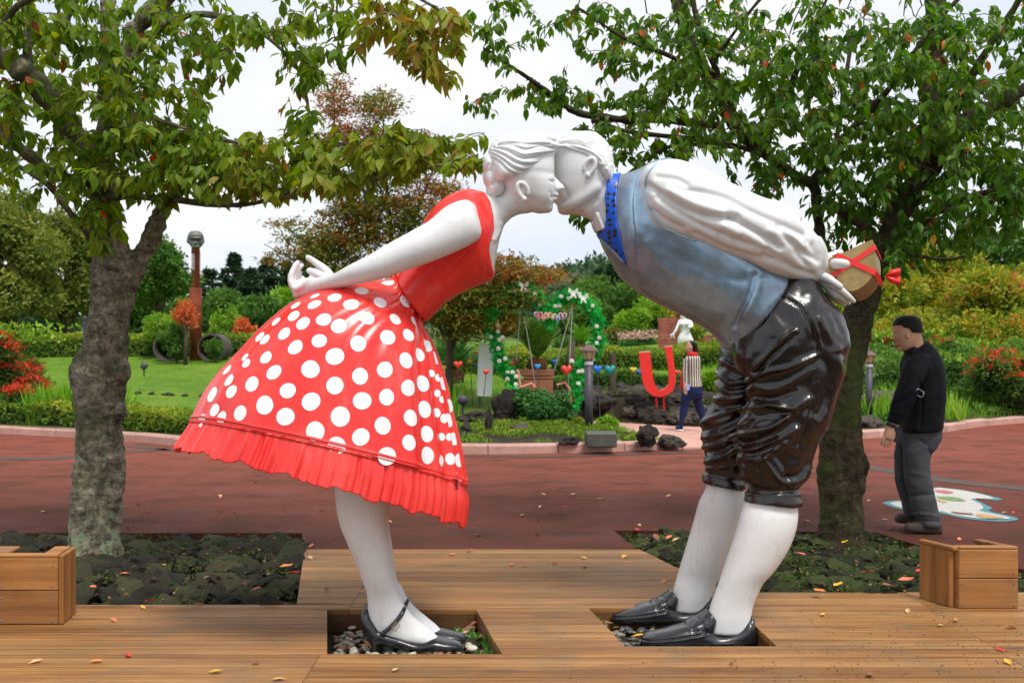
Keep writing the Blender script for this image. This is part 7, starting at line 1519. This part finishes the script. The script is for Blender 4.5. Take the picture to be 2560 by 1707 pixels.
fig = [ball(1708, 792, 7, 9, .09, YS), loft([(1704, 797, 1712, 797, .05), (1697, 801, 1727, 801, .09), (1697, 812, 1728, 812, .12), (1702, 828, 1725, 828, .09), (1694, 845, 1733, 848, .13), (1693, 856, 1734, 858, .12)], YS), loft([(1693, 850, 1713, 856, .09), (1694, 870, 1708, 870, .07), (1695, 900, 1705, 900, .06)], YS), loft([(1713, 856, 1734, 852, .09), (1714, 875, 1729, 875, .07), (1712, 900, 1722, 900, .06)], YS),
       ptube([(1699, 803, 4, 0), (1694, 815, 3.5, -.05), (1688, 828, 3, -.1), (1682, 836, 2.6, -.12)], YS), ptube([(1682, 836, 3, -.12), (1676, 838, 2, -.12)], YS), ptube([(1682, 836, 2, -.12), (1678, 844, 1.6, -.12)], YS), ptube([(1684, 837, 2, -.12), (1686, 846, 1.5, -.12)], YS), ptube([(1726, 803, 4, 0), (1730, 815, 3.5, -.1), (1722, 818, 3, -.2)], YS), ball(1704, 810, 5, 5, .07, YS - .1), ball(1718, 810, 5, 5, .07, YS - .1)]
obj('figure', fuse(fig, .014, 3), M_white, t); t['label'] = 'small white female figure statue far off above the letter U'
btree('leafy climber hanging over the top of the red plank wall', 1735, 31.8, 786, 80, 'gold', 900, .08, z=W(0, 850, 31.8).z, cat='climber', name='climber', trunk=False, base_frac=0, seed=95)
# slab, shrub and fine-leaved clump by the swing
t = thing('stone_slab', 'grey dressed stone block beside the lamp post', 'stone block', tuple(G(1505, 1112, .13))); p = G(1505, 1113, .13); r_ = 38 / FP * p.y; obj('block', mesh_py('block', bevel_box(p.x - r_, p.x + r_, p.y, p.y + .45, .1, .13 + 30 / FP * p.y, .015)), simple('dark_grey_stone', (.085, .09, .075), .6, .2, 5, .2), t)
btree('fine-leaved dark green clump below the swing seat', 1350, 18.3, 970, 150, 'fern', 5200, .075, cat='shrub', name='shrub', trunk=False, base_frac=0, seed=97, tpl=T_LEAF); btree('small green clump at the foot of the arch', 1400, 18.6, 975, 90, 'fern', 2000, .07, cat='shrub', name='shrub', trunk=False, base_frac=0, seed=98, tpl=T_LEAF); btree('yellow-green low clump right of the lamp post', 1520, 17.2, 1034, 70, 'lime', 1400, .06, cat='plant', name='low_plant', trunk=False, base_frac=0, seed=99)
btree('orange-tinged low plant left of the lamp post', 1444, 17.2, 1034, 36, 'gold', 500, .06, cat='plant', name='low_plant', trunk=False, base_frac=0, seed=101); btree('bright grass clump right of the walking woman', 1775, 20.8, 925, 60, 'lime', 1500, .10, cat='plant', name='low_plant', trunk=False, base_frac=0, seed=102)
for j, u in enumerate((1570, 1600, 1632)):
    t = btree('low bed of pale pink flowers beyond the back hedge, ' + ['left one of three', 'middle one of three', 'right one of three'][j], u, 37, 858, 50, 'fern', 500, .07, cat='flower bed', name='flower_bed', trunk=False, base_frac=0, group='pink flower beds beyond the back hedge', seed=110 + j); P = np.stack([RNG.normal(size=120) * .3, RNG.normal(size=120) * .2, RNG.uniform(.3, .6, 120)], 1)
    obj('flowers', leaves('flowers', P, rdir(120), rdir(120), RNG.uniform(.05, .10, 120), T_SPRAY, np.ones(120)), simple('pale_pink_petals', (.66, .38, .34), .6), t, local=True, kind='stuff')
t = thing('low_pink_wall', 'low pale pink wall beyond the lawn left of the dotted skirt', 'wall', tuple(W(600, 866, 44))); a, b = W(548, 866, 44), W(700, 846, 44); obj('wall_panel', mesh_py('wall_panel', bevel_box(a.x, b.x, 44, 44.3, a.z - .3, b.z, .02)), simple('pale_pink_plaster', (.58, .42, .38), .8, .1), t)
t = thing('garden_pavilion', 'low building with pale sloping roof seen behind the maple', 'building', tuple(W(1240, 850, 62))); obj('wall', mesh_py('wall', bevel_box(W(1150, 0, 62).x, W(1310, 0, 62).x, 62, 66, 1.8, W(0, 822, 62).z, .03)), simple('dark_grey_wall', (.14, .12, .12), .8), t)  # wall in one dark grey
A = [W(1240, 790, 61.7), W(1312, 838, 61.7), W(1312, 842, 61.7), W(1240, 795, 61.7), W(1130, 822, 61.7), W(1130, 818, 61.7)]; me = bpy.data.meshes.new('roof'); V = [tuple(p) for p in A] + [tuple(p + Vector((0, 4.5, 0))) for p in A]
F = [(0, 1, 2, 3), (0, 3, 4, 5), (6, 9, 8, 7), (6, 11, 10, 9), (0, 6, 7, 1), (1, 7, 8, 2), (0, 5, 11, 6), (3, 2, 8, 9), (4, 3, 9, 10), (5, 4, 10, 11)]; obj('roof', mesh_py('roof', (V, F)), simple('pale_pink_roof', (.62, .50, .46), .7), t)

# ============================================================ PEOPLE
M_skin = simple('tan_skin', (.60, .33, .21), .55, .12, 6, .1); M_skin2 = simple('light_skin', (.48, .27, .20), .55, .1, 6); M_hair = simple('short_black_hair', (.005, .004, .004), .55, .3, 60, .6, 300); M_jacket = simple('black_jacket_cloth', (.0035, .004, .007), .75, .4, 5, .4, 60)
M_jean = simple('dark_grey_trouser_cloth', (.065, .065, .070), .9, .3, 6, .4, 120); M_bshoe = simple('brown_suede', (.075, .055, .045), .85, .25, 20); M_navy = simple('navy_trouser_cloth', (.010, .016, .070), .85, .25, 8); M_scf = simple('red_knit', (.62, .02, .025), .8, .15, 20); M_strap = simple('watch_strap', (.01, .01, .012), .4); M_print = simple('pale_grey_print', (.45, .45, .47), .6)
YP = 7.93
man = thing('person', 'man in black jacket and dark grey trousers looking down at right', 'person', (tuple(G(2310, 1330))[0], YP, 0))
skin = fuse([slices([(791, 2254, 2284, .045), (797, 2243, 2295, .07), (808, 2236, 2301, .08), (820, 2234, 2303, .084), (832, 2233, 2303, .082), (845, 2236, 2301, .078), (856, 2241, 2297, .072), (866, 2246, 2290, .062), (873, 2251, 2282, .045), (877, 2256, 2272, .03)], YP, ex=2.1), loft([(2262, 850, 2303, 840, .06), (2266, 872, 2308, 858, .062), (2268, 895, 2314, 880, .07)], YP),
             slices([(836, 2232, 2242, .008), (842, 2229, 2242, .012), (847, 2228, 2242, .016), (850, 2234, 2244, .012)], YP), ball(2237, 861, 4, 4, .02, YP), ball(2252, 872, 7, 6, .03, YP), ball(2267, 838, 4, 8, .012, YP - .080),
             ], .0055, 2)
mhand_ = fuse([ptube([(2244, 1030, 10, -.21), (2236, 1052, 8.5, -.22), (2226, 1068, 8, -.225)], YP), loft([(2215, 1062, 2237, 1066, .02, -.225), (2210, 1080, 2234, 1086, .024, -.23), (2208, 1094, 2230, 1100, .02, -.23)], YP),
             ptube([(2213, 1090, 4, -.235), (2206, 1102, 3.6, -.235), (2205, 1110, 3, -.23)], YP), ptube([(2218, 1094, 4, -.225), (2213, 1106, 3.6, -.225), (2212, 1115, 3, -.22)], YP), ptube([(2223, 1096, 4, -.22), (2220, 1107, 3.6, -.22), (2219, 1114, 3, -.215)], YP), ptube([(2228, 1096, 3.8, -.215), (2227, 1105, 3.2, -.21), (2226, 1110, 3, -.205)], YP), ptube([(2234, 1080, 4.5, -.21), (2234, 1092, 4, -.21), (2230, 1100, 3.4, -.21)], YP)], .0055, 2)
creases(skin, [([(2236, 834), (2244, 833)], 2.5, -.006), ([(2233, 858), (2242, 858)], 1.3, -.004), ([(2263, 832), (2266, 838), (2264, 844)], 1.2, -.004)], lambda V, N: V[:, 2] > 1.3)
obj('body', skin, M_skin, man); HO_ = obj('hand', mhand_, M_skin, man)
HP = [(2225, 818), (2240, 812), (2256, 812), (2258, 818), (2272, 820), (2282, 832), (2306, 832), (2312, 800), (2290, 782), (2250, 782), (2228, 800)]
obj('hair', garment('hair', skin, lambda C: inside(*uv_of(C), HP) & (C[:, 2] > 1.4), .008, .012), M_hair, man)
jk = fuse([loft([(2262, 880, 2318, 852, .075), (2258, 898, 2334, 872, .13), (2256, 925, 2350, 905, .19), (2258, 965, 2357, 955, .195), (2256, 1010, 2357, 1010, .185), (2253, 1045, 2355, 1050, .17), (2252, 1076, 2353, 1070, .165), (2254, 1080, 2350, 1074, .155)], YP, ex=2.2),
           loft([(2285, 885, 2312, 880, .02, -.10), (2268, 898, 2322, 894, .06, -.165), (2256, 925, 2314, 935, .075, -.205), (2246, 958, 2296, 975, .07, -.24), (2234, 992, 2284, 1012, .062, -.25), (2225, 1022, 2264, 1040, .055, -.24), (2219, 1044, 2250, 1056, .048, -.23), (2216, 1050, 2247, 1062, .045, -.23)], YP),
           loft([(2290, 890, 2330, 886, .05, .17), (2262, 940, 2300, 950, .07, .2), (2236, 1000, 2262, 1010, .06, .18), (2222, 1040, 2246, 1050, .05, .14)], YP), loft([(2262, 874, 2284, 862, .07, -.01), (2262, 890, 2292, 872, .085, -.01)], YP)], .009, 3)
creases(jk, [([(2246, 990), (2262, 984), (2280, 970)], 4, .010), ([(2240, 1010), (2262, 1002)], 4, -.010), ([(2232, 1030), (2256, 1034)], 3, .008), ([(2330, 900), (2344, 960), (2342, 1040)], 5, -.006), ([(2300, 960), (2306, 1020), (2300, 1066)], 4, -.010), ([(2280, 930), (2262, 960), (2250, 985)], 5, -.008)], near); rough_up(jk, 6, .008)
obj('jacket', jk, M_jacket, man); jb = bvh_of(jk)
def draped(bv, poly, off=.003):
    V = []
    for u, v in poly:
        d = (W(u, v, 5) - eye).normalized(); h = bv.ray_cast(eye, d)
        V.append((h[0] if h[0] is not None else W(u, v, YP - .2)) - d * off)
    return V
for pts in ([(2291, 975), (2296, 972), (2310, 981)], [(2294, 988), (2305, 993), (2310, 981)]):
    obj('jacket_print', mesh_py('jacket_print', tube(draped(jb, [tuple(a) for a in catmull([list(p) for p in pts], 3)]), .0045, 5), True), M_print, man)
tr_ = fuse([loft([(2254, 1060, 2352, 1058, .13), (2254, 1085, 2352, 1092, .135), (2256, 1110, 2340, 1118, .11, -.03), (2258, 1140, 2328, 1140, .09, -.05), (2260, 1180, 2325, 1180, .082, -.06), (2266, 1220, 2332, 1220, .08, -.06), (2276, 1262, 2342, 1262, .08, -.06), (2290, 1300, 2350, 1300, .08, -.06), (2296, 1316, 2351, 1314, .08, -.06)], YP),
            loft([(2252, 1075, 2330, 1070, .1, .05), (2240, 1115, 2300, 1115, .1, .10), (2236, 1160, 2284, 1160, .085, .12), (2240, 1205, 2286, 1205, .08, .12), (2252, 1250, 2298, 1250, .078, .12), (2264, 1288, 2310, 1288, .078, .12)], YP)], .009, 3)
creases(tr_, [([(2300, 1100), (2318, 1112), (2326, 1130)], 4, -.012), ([(2262, 1290), (2300, 1284), (2345, 1290)], 4, .010), ([(2280, 1300), (2346, 1304)], 3, -.008), ([(2270, 1180), (2320, 1190)], 5, .006), ([(2276, 1240), (2330, 1236)], 5, -.008), ([(2330, 1080), (2322, 1110)], 3, -.010)], near); rough_up(tr_, 8, .008)
obj('trousers', tr_, M_jean, man)
for du, dv, dy in ((0, 0, -.06), (-24, -22, .14)):
    obj('shoe', fuse([loft([(2262 + du, 1318 + dv, 2262 + du, 1325 + dv, .02, dy), (2268 + du, 1308 + dv, 2268 + du, 1328 + dv, .042, dy), (2285 + du, 1304 + dv, 2285 + du, 1330 + dv, .05, dy), (2305 + du, 1296 + dv, 2305 + du, 1332 + dv, .05, dy), (2330 + du, 1292 + dv, 2330 + du, 1333 + dv, .045, dy), (2350 + du, 1298 + dv, 2350 + du, 1334 + dv, .04, dy), (2354 + du, 1318 + dv, 2354 + du, 1333 + dv, .02, dy)], YP, ex=2.6)], .006, 2), M_bshoe, man)
w_ = W(2226, 1062, YP - .227); obj('wristwatch', mesh_py('wristwatch', xf(lathe([(.036, -.012), (.038, 0), (.036, .012)], 16), Matrix.Translation(w_) @ Matrix.Rotation(.45, 4, 'Y'))), M_strap, man)
ph = thing('phone', 'dark phone held by the man in the black jacket', 'phone', tuple(W(2240, 1088, YP - .2))); obj('case', mesh_py('case', xf(bevel_box(-.035, .035, -.006, .006, -.06, .06, .004), Matrix.Translation(W(2241, 1086, YP - .17)) @ Matrix.Rotation(.3, 4, 'Y'))), simple('navy_phone_case', (.012, .014, .03), .3), ph)
# woman walking on the pink path
YG = 17.4; cw = lambda x, y_: (1560 + x * .2041, 780 + y_ * .2041)
wm = thing('person', 'woman in striped top and red scarf walking past the letter U', 'person', (W(1715, 1076, YG).x, YG, .03))
def lw(rows, dy=0, **k): return loft([(*cw(a, b), *cw(c, d), r, dy) for a, b, c, d, r in rows], YG, **k)
obj('body', fuse([lw([(785, 362, 830, 360, .04), (770, 385, 860, 385, .07), (760, 420, 865, 420, .075), (750, 450, 860, 450, .07), (762, 480, 850, 480, .06), (780, 498, 840, 500, .04)]), lw([(790, 470, 860, 470, .05), (790, 540, 870, 530, .05)]), ball(*cw(756, 448), 1.6, 2.2, .015, YG), ball(*cw(828, 438), 2, 3.2, .015, YG - .075),
                 lw([(728, 870, 775, 870, .03), (722, 930, 775, 930, .035), (735, 965, 775, 965, .025)], -.2), ptube([(*cw(738, 960), 1.8, -.2), (*cw(745, 1000), 1.5, -.2)], YG), ptube([(*cw(752, 962), 1.8, -.21), (*cw(758, 1003), 1.5, -.21)], YG), ptube([(*cw(766, 958), 1.8, -.2), (*cw(770, 998), 1.4, -.2)], YG), ptube([(*cw(776, 930), 1.8, -.18), (*cw(782, 962), 1.4, -.18)], YG), ptube([(*cw(728, 950), 1.7, -.18), (*cw(734, 985), 1.3, -.18)], YG)], .008, 1), M_skin2, wm)
obj('hair', fuse([lw([(800, 356, 850, 356, .05), (785, 372, 885, 375, .085), (795, 400, 900, 405, .095), (815, 440, 905, 445, .09), (820, 475, 905, 480, .08), (830, 492, 895, 496, .05)], .004)], .009, 1), M_hair, wm)
obj('scarf', fuse([lw([(775, 498, 890, 484, .085), (770, 515, 900, 505, .105), (768, 535, 905, 530, .105), (780, 548, 895, 545, .08)])], .009, 1), M_scf, wm)
obj('scarf_end', fuse([lw([(725, 640, 745, 640, .03), (700, 760, 728, 760, .035), (684, 880, 722, 900, .035), (684, 955, 700, 960, .02)], .05)], .009, 1), M_scf, wm)
def stripe():
    m = NT('striped_knit'); sp = m.n('SeparateXYZ'); m.l(m.tc.outputs['Object'], sp.inputs[0]); n1 = m.noise(4, 2); x = m.math('ADD', m.math('MULTIPLY', sp.outputs[0], 150), m.math('MULTIPLY', n1, 5)); s_ = m.math('SINE', x)
    m.set(Base_Color=m.ramp(m.math('ADD', m.math('MULTIPLY', s_, .5), .5), [(.42, (.035, .03, .06)), (.58, (.62, .56, .44))]), Roughness=.85); return m.m
obj('top', fuse([lw([(780, 535, 890, 533, .07), (745, 560, 930, 548, .15), (728, 620, 938, 620, .16), (730, 700, 935, 700, .15), (735, 780, 938, 780, .14), (738, 850, 948, 850, .15), (742, 918, 955, 912, .16)]), lw([(728, 575, 780, 565, .06), (722, 660, 775, 660, .055), (722, 760, 778, 760, .05), (726, 850, 776, 850, .045), (728, 885, 775, 885, .042)], -.17)], .011, 2), stripe(), wm)
obj('trousers', fuse([lw([(722, 900, 960, 900, .15), (712, 960, 962, 960, .155), (705, 1010, 960, 1020, .14), (698, 1060, 820, 1080, .10), (692, 1140, 795, 1150, .085), (682, 1240, 765, 1250, .07), (676, 1330, 738, 1340, .06), (668, 1400, 720, 1405, .055)], 0), lw([(830, 1000, 962, 1000, .11), (835, 1060, 960, 1050, .10), (860, 1140, 968, 1120, .085), (890, 1220, 990, 1190, .07), (930, 1300, 1010, 1250, .06), (960, 1370, 1030, 1320, .05)], .1)], .011, 2), M_navy, wm)
obj('shoe', fuse([loft([(*cw(628, 1415), *cw(632, 1440), .03), (*cw(645, 1395), *cw(645, 1448), .05), (*cw(690, 1385), *cw(690, 1450), .05), (*cw(722, 1400), *cw(722, 1448), .03)], YG)], .008, 1), M_navy, wm); obj('sole', fuse([loft([(*cw(626, 1432), *cw(628, 1446), .03), (*cw(660, 1434), *cw(660, 1452), .056), (*cw(724, 1434), *cw(724, 1452), .05)], YG)], .007, 1), M_signw, wm)
obj('shoe', fuse([loft([(*cw(965, 1360), *cw(1000, 1420), .03, .1), (*cw(1000, 1330), *cw(1030, 1400), .05, .1), (*cw(1030, 1320), *cw(1050, 1370), .03, .1)], YG)], .008, 1), M_navy, wm)
pb = thing('phone', 'small light blue phone in the hand of the walking woman', 'phone', tuple(W(*cw(785, 920), YG - .2))); obj('case', mesh_py('case', xf(bevel_box(-.03, .03, -.005, .005, -.05, .05, .003), Matrix.Translation(W(*cw(784, 920), YG - .22)))), simple('light_blue_case', (.25, .36, .72), .4), pb)

# ============================================================ FALLEN LEAVES
FC = {'red': (.62, .035, .02), 'orange': (.70, .22, .05), 'yellow': (.75, .42, .04), 'tan': (.60, .36, .16), 'coral': (.70, .16, .08), 'brown': (.25, .09, .04)}
FMt = {k: simple('fallen_leaf_' + k, c, .5, .25, 60) for k, c in FC.items()}
def curled(seed):
    r = random.Random(seed); T = T_LEAF[0].copy(); cu = r.uniform(.2, .9); V = []
    for x, y_, z in T: V.append((x - .5, y_ * 1.1, z + cu * (x - .5) ** 2 + r.uniform(0, .6) * y_ * y_ * 3 + .04))
    return V, [tuple(q) for f in T_LEAF[1] for q in f]
LVM = {}
for k in FC:
    for s_ in range(3): me = mesh_py('fallen_leaf', curled(s_ + len(k)), False); me.materials.append(FMt[k]); LVM[k, s_] = me
USED = set()
def fleaf(u, v, c, z, s_, where):
    p = G(u, v, z); o = link(bpy.data.objects.new('fallen_leaf', LVM[c, random.randrange(3)])); o.location = (p.x, p.y, z + .004); o.rotation_euler = (random.uniform(-.2, .2), random.uniform(-.2, .2), random.uniform(0, 6.28)); o.scale = (s_ * 1.25,) * 3
    LK = [(90, 1440, 'the left wooden box'), (230, 1380, 'the lichened cherry trunk'), (800, 1290, 'the legs under the dress'), (640, 1200, 'the dress ruffle'), (985, 1560, 'the strapped shoe'), (1180, 1560, 'the white pebbles'), (540, 1500, 'the left stone bed'), (1400, 1370, 'the back edge of the deck'), (1600, 1540, 'the far loafer'), (1740, 1600, 'the near loafer'), (1740, 1240, 'the black breeches'), (2104, 1330, 'the dark cherry trunk'), (2440, 1440, 'the right wooden box'), (2310, 1320, 'the walking man'), (2420, 1260, 'the painted figure'), (1300, 1250, 'the middle of the path'), (300, 1680, 'the bottom left corner'), (2500, 1690, 'the bottom right corner'), (1200, 1690, 'the bottom edge')]
    k = min(LK, key=lambda q: math.hypot(q[0] - u, (q[1] - v) * 1.5)); du, dv = u - k[0], v - k[1]; side = ('right of ' if du > 0 else 'left of ') if abs(du) > abs(dv) * 1.2 else ('nearer than ' if dv > 0 else 'beyond ')
    lb = 'small fallen %s leaf on the %s %s%s' % (c, where, side, k[2])
    n_ = 0
    base_ = lb
    while lb in USED: n_ += 1; lb = base_.replace('small', ['tiny', 'second', 'third', 'curled'][n_ - 1], 1)
    USED.add(lb); tag(o, lb, 'leaf', 'fallen leaves')
for u, v, c in [(320, 1640, 'red'), (240, 1655, 'orange'), (285, 1552, 'coral'), (540, 1682, 'yellow'), (697, 1700, 'tan'), (358, 1520, 'yellow'), (497, 1512, 'coral'), (990, 1676, 'tan'), (1130, 1388, 'coral'), (1174, 1379, 'brown'), (1388, 1408, 'coral'), (1460, 1396, 'yellow'), (1560, 1392, 'yellow'), (1462, 1416, 'tan'), (902, 1480, 'orange'), (818, 1474, 'tan'), (776, 1396, 'tan'), (778, 1366, 'coral'), (1660, 1455, 'orange'), (1312, 1415, 'red'), (2058, 1538, 'yellow'), (2270, 1530, 'tan'), (2352, 1565, 'tan'), (2390, 1552, 'orange'), (2528, 1570, 'orange'), (2500, 1626, 'red'), (2520, 1658, 'yellow'), (2175, 1690, 'brown'), (90, 1655, 'tan'), (640, 1660, 'brown'), (1830, 1660, 'brown'), (1280, 1412, 'coral')]:
    fleaf(u, v, c, .002, random.uniform(.03, .055), 'wooden deck')
for u, v, c in [(110, 1280, 'tan'), (370, 1278, 'red'), (345, 1262, 'red'), (322, 1318, 'red'), (552, 1280, 'tan'), (588, 1282, 'coral'), (550, 1240, 'tan'), (552, 1243, 'orange'), (805, 1278, 'orange'), (973, 1304, 'orange'), (1195, 1340, 'coral'), (1343, 1337, 'red'), (1305, 1290, 'yellow'), (1387, 1225, 'yellow'), (1433, 1237, 'tan'), (1358, 1237, 'tan'), (1413, 1268, 'red'), (1715, 1271, 'coral'), (1599, 1314, 'tan'), (1592, 1326, 'red'), (1346, 1303, 'tan'), (2020, 1303, 'yellow'), (2010, 1304, 'orange'), (2172, 1252, 'tan'), (2225, 1324, 'red'), (2212, 1300, 'tan'), (2512, 1282, 'tan'), (2533, 1282, 'red'), (2398, 1350, 'orange'), (1498, 1248, 'tan'), (640, 1206, 'red'), (1350, 1268, 'tan'), (1672, 1240, 'tan')]:
    fleaf(u, v, c, .003, random.uniform(.035, .06), 'red path')
for u, v, c in [(375, 1503, 'red'), (312, 1436, 'orange'), (405, 1415, 'coral'), (415, 1382, 'tan'), (566, 1380, 'coral'), (518, 1445, 'brown'), (735, 1435, 'red'), (716, 1418, 'orange'), (640, 1475, 'coral'), (330, 1372, 'brown'), (232, 1470, 'coral'), (2112, 1357, 'yellow'), (2195, 1340, 'yellow'), (2272, 1370, 'yellow'), (2095, 1465, 'yellow'), (2325, 1447, 'yellow'), (2300, 1430, 'red'), (2265, 1452, 'coral'), (2000, 1388, 'coral'), (1672, 1345, 'coral'), (1690, 1350, 'tan'), (1640, 1345, 'brown'), (2050, 1480, 'orange'), (2165, 1433, 'red'), (2220, 1466, 'brown')]:
    fleaf(u, v, c, .035, random.uniform(.05, .085), 'stone bed')
for u, v, c in [(912, 1616, 'orange'), (1160, 1536, 'red'), (1175, 1545, 'coral'), (1165, 1578, 'brown'), (1210, 1590, 'brown'), (1190, 1560, 'brown'), (1520, 1545, 'orange'), (1515, 1560, 'brown'), (1598, 1592, 'yellow'), (1505, 1535, 'coral'), (1230, 1570, 'orange'), (1540, 1572, 'brown')]:
    fleaf(u, v, c, -.075, random.uniform(.045, .075), 'pebbles')
